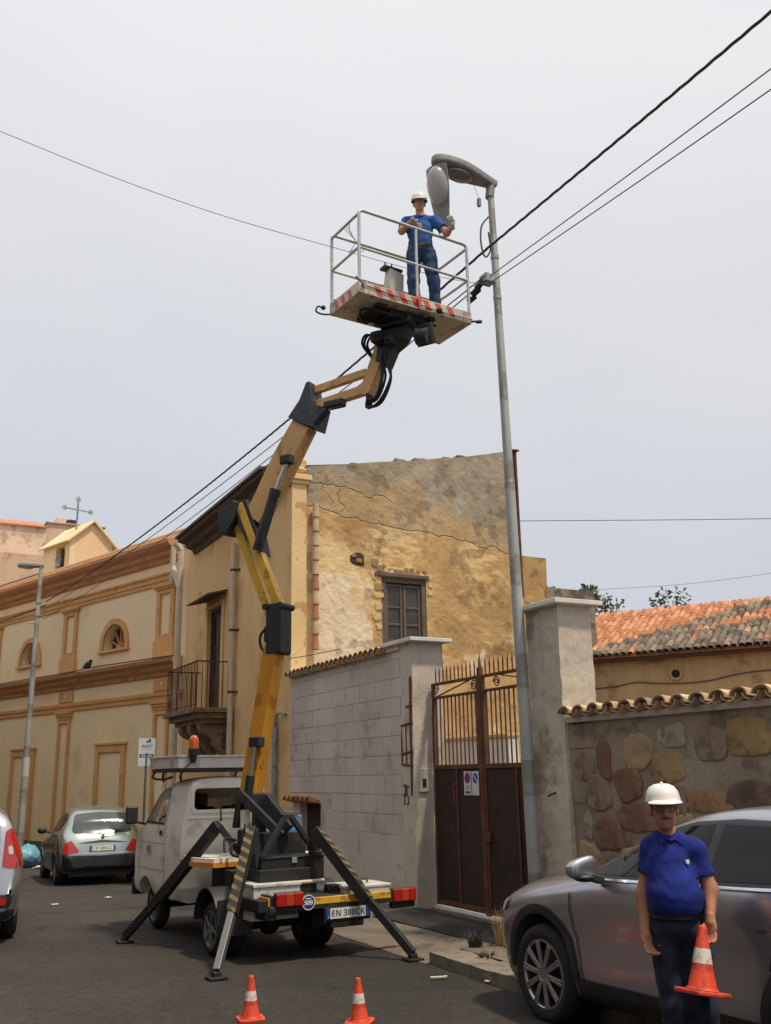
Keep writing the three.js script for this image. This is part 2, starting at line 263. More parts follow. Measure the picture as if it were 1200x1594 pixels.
{ // left gate pillar
  const w = wthing('gate_pillar', 'weathered plaster gate pillar with rusty iron straps beside the block wall', 'pillar', -.95, .05);
  w.put('shaft', roughen(new THREE.BoxGeometry(.36, 4.1, .52, 8, 60, 8).translate(-.94, 1.65, .05), .018, 3.2, 21), M.concrete);
  w.put('capstone', merge(rb(-1.62, -.62, 3.70, 3.755, -.3, .4, .008)), M.capstone);
  const rods = [cyl([-.83, 1.55, .315], [-.80, 3.2, .325], .018, .018, 6), cyl([-1.12, 2.52, .315], [-.76, 2.55, .32], .014), cyl([-.97, 2.78, .31], [-.76, 2.80, .32], .012), cyl([-1.12, 2.12, .315], [-.76, 2.16, .32], .014), cyl([-1.12, 1.98, .315], [-.79, 1.96, .32], .012), cyl([-1.1, 1.98, .315], [-1.1, 2.53, .315], .013, .01, 6), cyl([-.97, 1.98, .315], [-.965, 2.53, .32], .011, .01, 6)];
  for (const r of rods) w.put('iron_strap', uvm(r), M.rustbar);
  const bx = w.put('meter_box', rb(-.80, -.725, 1.6, 1.92, .10, .24, .01), M.concrete); { const g = bb(-.726, -.72, 1.66, 1.78, .14, .20); g.translate(.95, 0, -.05); part(bx, 'meter_window', g, M.plasticK); }
  const st = (x0, y0, x1, y1) => beam([x0, y0, .325], [x1, y1, .325], .018, .006, [0, 0, 1], 0);
  w.put('painted_number', mrg(st(-1.08, 1.68, -1.0, 1.70), st(-1.0, 1.70, -1.05, 1.42), st(-1.08, 1.55, -1.0, 1.57), st(-.97, 1.68, -.90, 1.68), st(-.97, 1.68, -.97, 1.56), st(-.97, 1.56, -.91, 1.53), st(-.91, 1.53, -.92, 1.45), st(-.92, 1.45, -.98, 1.43)), flat(.03, .028, .026, .9));
}
{ // rusty gate: two leaves
  const w = wthing('metal_gate', 'rusty brown double gate with solid panels and spiked bars', 'gate', .67, 0);
  const leaf = (s0, s1, hinge) => {
    const L = sub(w, 'gate_leaf'); const put = (n, g) => w.put(n, g, n === 'panel' ? M.rust : M.rustbar, undefined, L);
    put('panel', mrg(bb(s0, s1, .14, 1.94, -.008, .008)));
    put('frame', mrg(rb(s0, s0 + .05, .13, 3.1, -.025, .025, .006), rb(s1 - .05, s1, .13, 3.1, -.025, .025, .006), rb(s0, s1, 1.9, 1.96, -.022, .028, .005), rb(s0, s1, .13, .2, -.024, .026, .005), rb(s0, s1, 2.87, 2.905, -.02, .02, .004), rb(s0, s1, 3.06, 3.1, -.02, .02, .004)));
    const mid = (s0 + s1) / 2; put('rib', mrg(rb(mid - .02, mid + .02, .2, 1.9, .008, .026, .004)));
    const n = Math.round((s1 - s0) / .108); for (let i = 1; i < n; i++) { const s = mix(s0, s1, i / n); put('bar', mrg(rb(s - .009, s + .009, 1.96, 2.87, -.009, .009, .003, 1))); put('spike', mrg(rb(s - .008, s + .008, 3.1, 3.24, -.008, .008, .002, 1), cyl([s, 3.23, 0], [s, 3.33, 0], .016, .001, 4))); }
    const d = hinge < 0 ? 1 : -1, h0 = hinge < 0 ? s0 : s1; put('brace', mrg(beam([h0 + d * .1, 2.90, 0], [h0 + d * 1.02, 3.06, 0], .016, .02, [0, 0, 1], .003)));
    for (const [cx, cy] of [[h0 + d * .10, 3.0], [h0 + d * 1.12, 2.98]]) { const pts = []; for (let i = 0; i <= 26; i++) { const a = i / 26 * Math.PI * 3.4, r = .075 - .055 * i / 26; pts.push([cx + d * Math.cos(a) * r, cy + Math.sin(a) * r, 0]); } put('scroll', uvm(tube(pts, .009, 40, 5))); }
    return L;
  };
  const gm = (a, b, c, d) => beam([a, b, .0105], [c, d, .0105], .022, .004, [0, 0, 1], 0); w.put('painted_mark', mrg(gm(-.2, 1.46, -.2, 1.72), gm(-.2, 1.71, -.12, 1.71), gm(-.2, 1.6, -.14, 1.6)), flat(.22, .05, .03, .9));
  leaf(-.72, .54, -1); leaf(.6, 2.08, 1);
  w.put('meeting_post', mrg(rb(.535, .605, .12, 3.2, -.03, .035, .008), cyl([.57, 3.19, 0], [.57, 3.42, 0], .03, .001, 6)), M.rustbar);
  w.put('lock', mrg(rb(.62, .72, 1.0, 1.12, .02, .05, .006)), M.rustbar);
  w.put('threshold', mrg(rb(-.72, 2.08, -.05, .115, -.1, .07, .01)), M.capstone);
  const cir = (x, cx, cy, r, slash2) => { x.fillStyle = '#c8102e'; x.beginPath(); x.arc(cx, cy, r, 0, 7); x.fill(); x.fillStyle = '#1d3f94'; x.beginPath(); x.arc(cx, cy, r * .78, 0, 7); x.fill(); x.strokeStyle = '#c8102e'; x.lineWidth = r * .2; x.beginPath(); x.moveTo(cx - r * .62, cy - r * .62); x.lineTo(cx + r * .62, cy + r * .62); x.stroke(); };
  const m1 = printed(128, 220, (x, W, H) => { x.fillStyle = '#d6d2cc'; x.fillRect(0, 0, W, H); cir(x, 64, 62, 52); x.fillStyle = '#222'; x.font = 'bold 17px sans-serif'; x.textAlign = 'center'; x.fillText('PASSO', 64, 142); x.fillText('CARRABILE', 64, 162, 120); x.fillRect(24, 186, 52, 16); x.fillRect(76, 180, 22, 22); x.beginPath(); x.arc(40, 205, 7, 0, 7); x.arc(86, 205, 7, 0, 7); x.fill(); x.lineWidth = 4; x.strokeStyle = '#222'; x.beginPath(); x.moveTo(30, 186); x.lineTo(60, 172); x.stroke(); });
  const m2 = printed(128, 220, (x, W, H) => { x.fillStyle = '#d2d4d6'; x.fillRect(0, 0, W, H); x.fillStyle = '#1f4a9c'; x.beginPath(); x.arc(64, 64, 48, 0, 7); x.fill(); x.strokeStyle = '#e8e8e8'; x.lineWidth = 12; x.beginPath(); x.moveTo(34, 36); x.lineTo(94, 92); x.stroke(); });
  const sign = (s0, s1, m, label) => { const t = thing('no_parking_sign', label, 'sign', wall((s0 + s1) / 2, 1.56, .02), WROT); const wd = s1 - s0; part(t, 'plate', bb(-wd / 2, wd / 2, 0, .31, 0, .004), M.galv); const f = new THREE.PlaneGeometry(wd - .006, .304); f.translate(0, .155, .0055); part(t, 'face', f, m); };
  sign(.1, .285, m1, 'white sign with red and blue no-parking disc on the gate'); sign(.30, .475, m2, 'white sign with plain blue disc beside the meeting post');
}
{ // right gate pillar
  const w = wthing('gate_pillar', 'tall rough plaster pillar with white capstone behind the lamp post', 'pillar', 2.41, .06);
  w.put('shaft', roughen(new THREE.BoxGeometry(.63, 4.1, .47, 22, 130, 18).translate(2.415, 1.64, .065), .013, 8, 31), M.concrete);
  w.put('capstone', merge(rb(2.0, 2.84, 3.69, 3.745, -.28, .40, .008)), M.capstone);
  w.put('iron_hook', uvm(merge(cyl([2.5, 1.62, .3], [2.5, 1.6, .37], .012, .012, 6), cyl([2.5, 1.6, .37], [2.44, 1.58, .37], .012, .008, 6))), M.rustbar);
}
{ // stone wall
  const w = wthing('stone_wall', 'rubble stone wall with wavy tile coping behind the grey car', 'wall', 5.5, .1);
  w.put('core', uvm(new THREE.BoxGeometry(9.3, 2.9, .33).translate(7.38, .93, .085)), M.stoneMortar = surf([134, 119, 100], [154, 139, 119], { size: 2, per: 4, grain: 14, spot: [108, 94, 78], cut: .54, soft: .25, rough: .96, bump: .012, bumpPer: 24, seed: 36 }));
  const tone = { red: [132, 100, 80], tan: [158, 136, 104], ochre: [156, 132, 90], brown: [132, 114, 90], orange: [148, 116, 84], dark: [112, 92, 78], beige: [156, 142, 120] };
  const SM = {}; let k = 0; for (const n in tone) SM[n] = surf(tone[n].map(x => x - 14), tone[n].map(x => x + 14), { size: .7, per: 3, grain: 18, spot: tone[n].map(x => x * .8), cut: .5, soft: .3, rough: .97, bump: .012, bumpPer: 16, px: 256, seed: 81 + k++ });
  const stones = [[3.32, 1.94, .18, .32, 'red'], [3.83, 2.04, .37, .3, 'tan'], [4.23, 1.86, .38, .23, 'ochre'], [3.66, 1.71, .36, .29, 'red'], [4.83, 2.07, .36, .27, 'brown'], [5.28, 2.1, .42, .29, 'ochre'], [3.17, 1.62, .34, .3, 'brown'], [4.73, 1.56, .5, .16, 'orange'], [5.25, 1.63, .46, .19, 'dark'], [3.75, 1.39, .5, .23, 'red'], [3.3, 1.22, .4, .28, 'red'], [2.98, 1.29, .13, .22, 'beige'], [4.3, 1.3, .42, .26, 'tan'], [4.9, 1.25, .5, .3, 'brown'], [5.6, 1.3, .45, .3, 'red'], [5.9, 1.95, .5, .32, 'tan'], [6.5, 2.05, .5, .26, 'brown'], [4.3, .9, .5, .3, 'brown'], [3.7, .95, .5, .3, 'tan'], [4.9, .8, .5, .28, 'red'], [2.98, 1.9, .3, .24, 'brown'], [4.35, 2.16, .32, .2, 'beige'], [4.35, 1.56, .22, .24, 'brown'], [5.75, 1.63, .4, .26, 'tan'], [2.97, .95, .34, .28, 'tan'], [3.35, .9, .3, .26, 'brown'], [6.2, 1.6, .4, .3, 'ochre'], [6.9, 1.7, .5, .3, 'red'], [7.4, 2.05, .5, .28, 'tan']];
  const R = rng(44);
  stones.forEach(([s, y, dw, dh, n], i) => w.put('stone', mv(rubble(dw * 1.32, dh * 1.34, .045, R, 100 + i), s, y, .225), SM[n]));
  const bm = vary(M.stoneMortar, 5, .24); const ch = .283;
  for (let r = 0; r < 8; r++) { const y0 = .1 + r * ch; let s = 2.74 - R() * .3; while (s < 11.5) { const L = .36 + R() * .32; const a = Math.max(s, 2.745) + .008, b = s + L - .008; s += L; if (b - a < .1) continue; const cy = y0 + ch / 2; if (stones.some(q => a < q[0] + q[2] * .42 && b > q[0] - q[2] * .42 && Math.abs(cy - q[1]) < (q[3] + ch) * .36)) continue; w.put('block', rb(a, b, y0, y0 + ch - .014, .2, .258 + R() * .012, .012, 2), bm[Math.floor(R() * 5)]); } }
  coping(w, 2.85, 11.5, .25, 2.50, .40, [6, 7, 5, 6], 8);
  w.put('coping_bed', mrg(rb(2.75, 11.8, 2.36, 2.42, -.14, .3, .01)), M.mortar);
}
// ---------------------------------------------------------------- the old ochre house
const glassDark = phys({ color: lin(.02, .022, .025), roughness: .12, metalness: 0, clearcoat: .6, clearcoatRoughness: .1 });
const glassDusty = surf([52, 48, 44], [78, 72, 64], { size: .8, per: 3, grain: 6, rough: .35, bump: .0003, px: 128, seed: 141 });
{
  // plaster of the gable: grey weathered top, ochre below, cream repair on the street side (uv 0..1 over 5.4 x 9 m)
  const GW = 5.4, GH = 9, px = 1024;
  const tone = (u, v) => {
    const t = u * GW, y = v * GH;           // t = metres from the street corner
    const n1 = fbm(t * .9, y * .9, 201, 5), n2 = fbm(t * 2.3 + 3, y * 2.3, 203, 5), n3 = fbm(t * 6, y * 6, 205, 4), nb = fbm(t * .6 + 8, y * 1.1, 207, 4);
    const ripple = fbm(t * 3.2 + n2 * 1.2, y * 9, 209, 4);
    let c = [192, 156, 104].map((x, k) => x + (n2 - .5) * [70, 62, 44][k]);
    // lighter rubbed patches across the ochre
    const li = sstep(.5, .62, ripple) * sstep(.4, .55, n1); c = c.map((x, k) => mix(x, [230, 200, 146][k], .75 * li));
    const da = sstep(.52, .68, fbm(t * 1.6 + 20, y * 1.6, 211, 5)); c = c.map((x, k) => mix(x, [164, 128, 82][k], .6 * da));
    // cream coat near the street
    const edge = 1.75 + (n2 - .5) * .9 + (y > 5.6 ? (y - 5.6) * -1.0 : 0); const cr = sstep(edge + .12, edge - .12, t) * sstep(6.7, 6.35, y + (n3 - .5) * .6); c = c.map((x, k) => mix(x, [226, 198, 146][k] + (n3 - .5) * 26, cr));
    const wp = sstep(.46, .56, fbm(t * 1.1 + 2, y * 1.1 + 5, 213, 5) + (t > .5 && t < 1.75 ? .1 : -.25) + (y < 5.7 ? 0 : -.3)); c = c.map((x, k) => mix(x, [232, 212, 182][k] + (n3 - .5) * 30, wp * .85));
    // brownish band and grey crust under the roof
    const line = 7.02 - .11 * t; const br = sstep(-.06, .1, y - line + (n2 - .5) * .35); c = c.map((x, k) => mix(x, [174, 148, 112][k] + (n2 - .5) * 50, br * .7));
    const gl = 7.42 + .02 * t; const gr = sstep(-.45, .5, y - gl + (n1 - .5) * 2.2 + (n3 - .5) * .7); c = c.map((x, k) => mix(x, [156, 147, 132][k] + (n3 - .5) * 44 + (n2 - .5) * 40, gr * .8));
    const blot = sstep(.6, .7, fbm(t * 3 + 11, y * 3, 215, 5)); c = c.map((x) => mix(x, x * .78, blot * .7));
    const cgr = (hash2(u * 4096, v * 4096, 6) - .5) * 14; return c.map(x => x + cgr);
  };
  const crack = (t, y) => { let d = 1; const lineA = 7.04 - .11 * t + .22 * (fbm(t * 3, 1, 221) - .5); d = Math.min(d, Math.abs(y - lineA) / .013); const lineB = 7.62 - .13 * t + .3 * (fbm(t * 3, 7, 223) - .5); if (t < 2.2) d = Math.min(d, Math.abs(y - lineB) / .014); const lc = .75 + .5 * (fbm(y * 5, 2, 225) - .5); if (y > 7.1 && y < 7.7) d = Math.min(d, Math.abs(t - lc) / .012); const ld = 1.15 + .6 * (fbm(y * 5, 4, 227) - .5); if (y > 6.95 && y < 7.5) d = Math.min(d, Math.abs(t - ld) / .012); return d; };
  const map = dtex(px, px, (u, v) => { const c = tone(u, v); const d = crack(u * GW, v * GH); return d < 1 ? c.map(x => x * mix(.8, .96, d)) : c; });
  const bmp = dtex(px, px, (u, v, i, j) => { const t = u * GW, y = v * GH; let h = fbm(t * 2, y * 2, 231, 5) * .5 + fbm(t * 9, y * 9, 233, 4) * .4 + hash2(i, j, 3) * .1; if (crack(t, y) < 1) h -= .35; return [h * 255, h * 255, h * 255]; }, false);
  map.wrapS = map.wrapT = bmp.wrapS = bmp.wrapT = THREE.ClampToEdgeWrapping;
  M.gable = new THREE.MeshStandardMaterial({ map, bumpMap: bmp, bumpScale: .045, roughness: .96 });
  M.facade = surf([212, 170, 114], [226, 188, 134], { size: 5, per: 4, grain: 10, spot: [198, 154, 102], cut: .48, soft: .35, streak: .35, rough: .95, bump: .006, bumpPer: 30, px: 1024, seed: 241 });
  M.pilaster = surf([224, 192, 138], [234, 206, 156], { size: 2, per: 3, grain: 10, spot: [196, 156, 104], cut: .64, rough: .95, bump: .004, seed: 243 });
  M.eave = surf([74, 62, 54], [98, 84, 74], { size: 1.6, per: 4, grain: 10, streak: .4, rough: .95, bump: .006, seed: 245 });
  M.oldstone = surf([120, 100, 78], [150, 128, 100], { size: 1, per: 4, grain: 14, spot: [86, 70, 56], cut: .56, soft: .15, rough: .96, bump: .01, seed: 247 });
  M.terra = [surf([178, 120, 88], [196, 138, 104], { size: .5, per: 3, grain: 12, rough: .9, px: 128, seed: 251 }), surf([186, 158, 124], [206, 180, 146], { size: .5, per: 3, grain: 12, spot: [170, 130, 96], rough: .9, px: 128, seed: 252 })];
  M.pipe = surf([190, 172, 148], [206, 190, 166], { size: .8, per: 3, grain: 8, rough: .6, bump: .001, px: 128, seed: 253 });

  const h = wthing('old_house', 'old two-storey ochre house with peeling gable and iron balcony', 'house', -5.61, .3); const SG = -5.61;
  // gable wall with a real window opening
  {
    const sh = new THREE.Shape([[-.0, -.5], [5.06, -.5], [5.06, 8.9], [4.4, 8.72], [3.71, 8.55], [3.0, 8.42], [2.25, 8.26], [1.6, 8.16], [.98, 8.03], [.3, 7.9], [-.0, 7.84]].map(p => new THREE.Vector2(...p)));
    sh.holes.push(new THREE.Path([[1.66, 4.36], [2.69, 4.36], [2.69, 5.72], [1.66, 5.72]].map(p => new THREE.Vector2(...p))));
    let g = new THREE.ExtrudeGeometry(sh, { depth: .32, bevelEnabled: false }); g.translate(0, 0, -.32); g.rotateY(Math.PI / 2); // x->-z, z->x
    g.translate(SG, 0, 0); g = g.toNonIndexed ? (g.index ? g.toNonIndexed() : g) : g; const p = g.attributes.position, uv = g.attributes.uv; for (let i = 0; i < p.count; i++) uv.setXY(i, (-p.getZ(i) + .3) / GW, p.getY(i) / GH);
    h.put('gable_wall', g, M.gable);
  }
  {
    const sh = new THREE.Shape([[-13.05, -.6], [SG - .002, -.6], [SG - .002, 7.72], [-13.05, 7.72]].map(p => new THREE.Vector2(...p)));
    sh.holes.push(new THREE.Path([[-11.05, 3.38], [-9.95, 3.38], [-9.95, 5.75], [-11.05, 5.75]].map(p => new THREE.Vector2(...p))));
    const g = new THREE.ExtrudeGeometry(sh, { depth: .3, bevelEnabled: false }); h.put('facade_wall', uvm(g), M.facade);
    h.put('rear_wall', mrg(bb(-13.05, SG - .33, -.5, 8.5, -5.06, -4.8)), M.facade);
  }
  h.put('corner_pilaster', mrg(bb(SG + .002, SG + .05, -.4, 7.45, .0, .305), rb(SG + .002, SG + .09, 7.45, 7.53, -.05, .34, .008), rb(SG + .002, SG + .13, 7.53, 7.64, -.09, .38, .01)), M.pilaster);
  h.put('finial', mv(new THREE.LatheGeometry([[0, 0], [.17, 0], [.17, .07], [.12, .1], [.17, .2], [.16, .28], [.1, .36], [.04, .40], [0, .41]].map(p => new THREE.Vector2(...p)), 14), SG - .1, 7.72, .12), M.pilaster);
  // eaves and roof
  { const pr = new THREE.Shape([[.3, 7.42], [.36, 7.42], [.40, 7.52], [.55, 7.56], [.60, 7.66], [.78, 7.70], [.80, 7.80], [.3, 7.86]].map(p => new THREE.Vector2(...p))); let g = new THREE.ExtrudeGeometry(pr, { depth: 6.8, bevelEnabled: false }); g.rotateY(-Math.PI / 2); g.translate(SG + .0, 0, 0); h.put('eaves_cornice', uvm(g), M.eave); }
  { const sl = new THREE.Shape([[.86, 7.78], [.86, 7.84], [-4.9, 8.72], [-4.9, 8.6]].map(p => new THREE.Vector2(...p))); let g = new THREE.ExtrudeGeometry(sl, { depth: 6.5, bevelEnabled: false }); g.rotateY(-Math.PI / 2); g.translate(SG - .32, 0, 0); h.put('roof', uvm(g), M.eave); }
  // gable window
  {
    const wn = sub(h, 'window'); const P = (n, g, m) => h.put(n, g, m, undefined, wn); const s = SG - .06, d = .07;
    const F = (t0, t1, y0, y1, dd = d, off = 0) => rb(s - dd + off, s + off, y0, y1, -t1, -t0, .006, 1);
    P('frame', mrg(F(1.66, 1.76, 4.36, 5.72, .1, .04), F(2.59, 2.69, 4.36, 5.72, .1, .04), F(1.76, 2.59, 5.62, 5.72, .1, .04), F(1.5, 2.75, 5.73, 5.80, .16, .10), F(1.66, 2.69, 4.33, 4.39, .1, .05)), M.wood);
    for (const [a, b] of [[1.765, 2.165], [2.185, 2.585]]) {
      P('casement', mrg(F(a, a + .06, 4.4, 5.6, .05), F(b - .06, b, 4.4, 5.6, .05), F(a + .06, b - .06, 5.54, 5.6, .05), F(a + .06, b - .06, 4.4, 4.46, .05), F(a + .06, b - .06, 5.1, 5.14, .05), F(a + .06, b - .06, 4.75, 4.79, .05)), M.wood);
      for (const [y0, y1] of [[4.46, 4.75], [4.79, 5.1], [5.14, 5.54]]) P('pane', bb(s - .03, s - .024, y0 - .005, y1 + .005, -(b - .055), -(a + .055)), glassDusty);
    }
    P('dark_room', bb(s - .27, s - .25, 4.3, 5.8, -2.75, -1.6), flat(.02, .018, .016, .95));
  }
  // bare stones round the window head and the hole in the plaster
  {
    const R = rng(61); const tones = [M.oldstone, tint(M.oldstone, 1.25, .95, .75), tint(M.pilaster, .8, .78, .74), tint(M.oldstone, 1.35, 1.2, .95)];
    const put = (t, y, w, hh, m, out = .03) => { const g = rubble(w, hh, .018 + out * .3, R, 300 + (R() * 90 | 0)); g.rotateY(Math.PI / 2); h.put('bare_stone', mv(g, SG - .012, y, -t), m); };
    for (let i = 0; i < 16; i++) put(1.62 + i * .068 + R() * .02, 5.84 + R() * .03 + (i % 2) * .075 - i * .003, .1 + R() * .06, .065 + R() * .04, tones[R() * 4 | 0]);
    for (let i = 0; i < 7; i++) put(1.5 + R() * .1, 5.92 - i * .21 + R() * .08, .14 + R() * .14, .12 + R() * .08, tones[[0, 2, 2, 3][R() * 4 | 0]]);
    for (let i = 0; i < 3; i++) put(2.76 + R() * .06, 5.78 - i * .17, .08 + R() * .05, .1 + R() * .05, tones[2]);
    { const hg = rubble(.34, .30, .012, R, 377); hg.rotateY(Math.PI / 2); h.put('hole', mv(hg, SG - .004, 6.04, -1.14), flat(.055, .034, .022, .95)); }
    put(1.16, 6.01, .15, .10, tint(M.terra[0], .75, .7, .7), .05); put(1.05, 6.1, .1, .08, M.oldstone, .05);
  }
  // terracotta drain
  for (let i = 0; i < 10; i++) { const y = 4.17 + i * .29; const g = merge(cyl([SG + .12, y, -.17], [SG + .12, y + .285, -.17], .068, .056, 12), cyl([SG + .12, y, -.17], [SG + .12, y + .05, -.17], .074, .074, 12)); h.put('terracotta_pipe', uvm(g), M.terra[[0, 1, 0, 1, 0, 1, 1, 1, 1, 1][i]]); }
  // downpipes and conduit on the facade
  { const dp = h.put('downpipe', uvm(merge(cyl([-8.9, -.3, .40], [-8.9, 6.95, .40], .065, .065, 12))), M.pipe); for (let i = 0; i < 5; i++) { const g = merge(cyl([-8.9, .9 + i * 1.35, .40], [-8.9, .95 + i * 1.35, .40], .074, .074, 12), bb(-8.9, -8.7, .91 + i * 1.35, .94 + i * 1.35, .3, .34)); g.translate(-SG, 0, -.3); part(dp, 'pipe_collar', uvm(g), M.rustbar); } }
  h.put('downpipe', uvm(merge(cyl([-13.3, -.4, .45], [-13.3, 7.7, .45], .09, .09, 12), cyl([-13.3, 7.7, .45], [-13.3, 7.9, .6], .09, .1, 12), cyl([-13.3, 6.6, .45], [-13.75, 7.4, .55], .07, .07, 10))), M.pipe);
  h.put('downpipe', uvm(merge(cyl([-13.72, 6.9, .55], [-13.72, 7.9, .55], .075, .075, 10))), M.pipe);
  h.put('conduit', uvm(merge(cyl([-6.2, -.3, .37], [-6.2, 2.75, .37], .05, .05, 10), cyl([-6.2, 1.9, .37], [-6.2, 1.94, .37], .06, .06, 10), tube([[-6.2, 2.6, .36], [-6.1, 2.95, .38], [-5.9, 3.0, .38], [-5.66, 2.95, .36]], .025, 14, 6))), M.galv);
  h.put('junction_box', mrg(rb(-6.55, -6.25, 2.7, 3.05, .3, .42, .01)), M.galv);
  // balcony
  {
    const b = sub(h, 'balcony'); const P = (n, g, m) => h.put(n, g, m, undefined, b);
    P('slab', mrg(rb(-11.62, -8.98, 3.2, 3.3, .3, 1.18, .015), rb(-11.52, -9.08, 3.08, 3.2, .3, 1.06, .02), rb(-11.4, -9.2, 2.98, 3.08, .3, .94, .02)), M.oldstone);
    for (const s of [-11.05, -10.3, -9.5]) { const sh = new THREE.Shape(); sh.moveTo(.3, 2.98); sh.lineTo(.9, 2.98); sh.bezierCurveTo(.95, 2.7, .62, 2.78, .58, 2.6); sh.bezierCurveTo(.56, 2.42, .36, 2.4, .3, 2.2); sh.lineTo(.3, 2.98); const g = new THREE.ExtrudeGeometry(sh, { depth: .24, bevelEnabled: true, bevelSize: .015, bevelThickness: .015, bevelSegments: 2 }); g.rotateY(-Math.PI / 2); g.translate(s + .12, 0, 0); P('bracket', uvm(g), M.oldstone); }
    const rail = M.rustbar, y0 = 3.3, y1 = 4.28; P('handrail', mrg(rb(-11.56, -9.04, y1, y1 + .03, 1.09, 1.12, .006), rb(-11.56, -11.53, y1, y1 + .03, .3, 1.09, .006), rb(-9.07, -9.04, y1, y1 + .03, .3, 1.09, .006), rb(-11.56, -9.04, y0 + .06, y0 + .08, 1.095, 1.115, .004)), rail);
    for (let i = 0; i <= 21; i++) { const s = mix(-11.545, -9.055, i / 21); P('baluster', uvm(cyl([s, y0, 1.105], [s, y1, 1.105], .009, .009, 6)), rail); }
    for (const s of [-11.545, -9.055]) for (let i = 1; i < 7; i++) { const t = mix(1.105, .3, i / 7); P('baluster', uvm(cyl([s, y0, t], [s, y1, t], .009, .009, 6)), rail); }
  }
  { // balcony door and its little canopy
    const d = sub(h, 'balcony_door'); const P = (n, g, m) => h.put(n, g, m, undefined, d); M.darkwood = surf([52, 38, 30], [70, 52, 42], { size: .9, per: 3, grain: 8, streak: .6, rough: .7, bump: .002, px: 256, seed: 261 });
    P('frame', mrg(rb(-11.05, -10.95, 3.38, 5.75, .12, .24, .008), rb(-10.05, -9.95, 3.38, 5.75, .12, .24, .008), rb(-10.95, -10.05, 5.65, 5.75, .12, .24, .008)), M.darkwood);
    for (const [a, b] of [[-10.95, -10.505], [-10.495, -10.05]]) { P('leaf', mrg(bb(a, a + .08, 3.38, 5.64, .15, .2), bb(b - .08, b, 3.38, 5.64, .15, .2), bb(a + .08, b - .08, 3.38, 4.15, .15, .19), bb(a + .08, b - .08, 4.78, 4.84, .15, .2), bb(a + .08, b - .08, 5.56, 5.64, .15, .2)), M.darkwood); P('pane', bb(a + .07, b - .07, 4.14, 4.79, .165, .17), glassDusty); P('pane', bb(a + .07, b - .07, 4.83, 5.57, .165, .17), glassDusty); }
    P('surround', mrg(rb(-11.22, -11.06, 3.34, 5.85, .301, .34, .01), rb(-9.94, -9.78, 3.34, 5.85, .301, .34, .01), rb(-11.06, -9.94, 5.76, 5.85, .301, .34, .01)), M.facade);
    const c = new THREE.Shape([[.3, 5.98], [.78, 5.86], [.78, 5.90], [.3, 6.03]].map(p => new THREE.Vector2(...p))); let g = new THREE.ExtrudeGeometry(c, { depth: 1.7, bevelEnabled: false }); g.rotateY(-Math.PI / 2); g.translate(-9.6, 0, 0); P('canopy', uvm(g), M.eave);
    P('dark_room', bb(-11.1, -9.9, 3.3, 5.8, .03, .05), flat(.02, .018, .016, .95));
  }
  // lower rear wing, the drain on the gable's far edge, a pigeon-grey ridge lump or two
  h.put('rear_wing', roughen(new THREE.BoxGeometry(4, 7.0, .72, 8, 14, 3).translate(SG - 2.0, 2.95, -5.42), .02, 2, 71), M.gableWing = surf([170, 134, 84], [196, 160, 104], { size: 2, per: 4, grain: 12, spot: [136, 112, 80], cut: .55, soft: .15, rough: .96, bump: .01, seed: 265 }));
  h.put('garden_wall', roughen(new THREE.BoxGeometry(1.2, 6.3, 1.3, 4, 12, 8).translate(SG - .62, 2.65, -6.43), .03, 2, 73), M.oldGrey = surf([126, 112, 98], [150, 136, 120], { size: 2, per: 4, grain: 14, spot: [100, 88, 78], cut: .55, soft: .12, rough: .96, bump: .012, seed: 266 }));
  h.put('edge_gutter', uvm(merge(cyl([SG + .03, 5.5, -5.08], [SG + .03, 8.85, -5.08], .035, .035, 8), bb(SG - .02, SG + .1, 8.86, 8.89, -5.16, -5.0))), M.rustbar);
  const R = rng(71); for (let i = 0; i < 6; i++) { const t = .2 + R() * 4.6; h.put('coping_stone', roughen(new THREE.BoxGeometry(.24, .03 + R() * .04, .1 + R() * .2, 3, 2, 3).translate(SG - .16, 7.83 + t * .2, -t), .02, 6, 500 + i), M.oldGrey); }
}
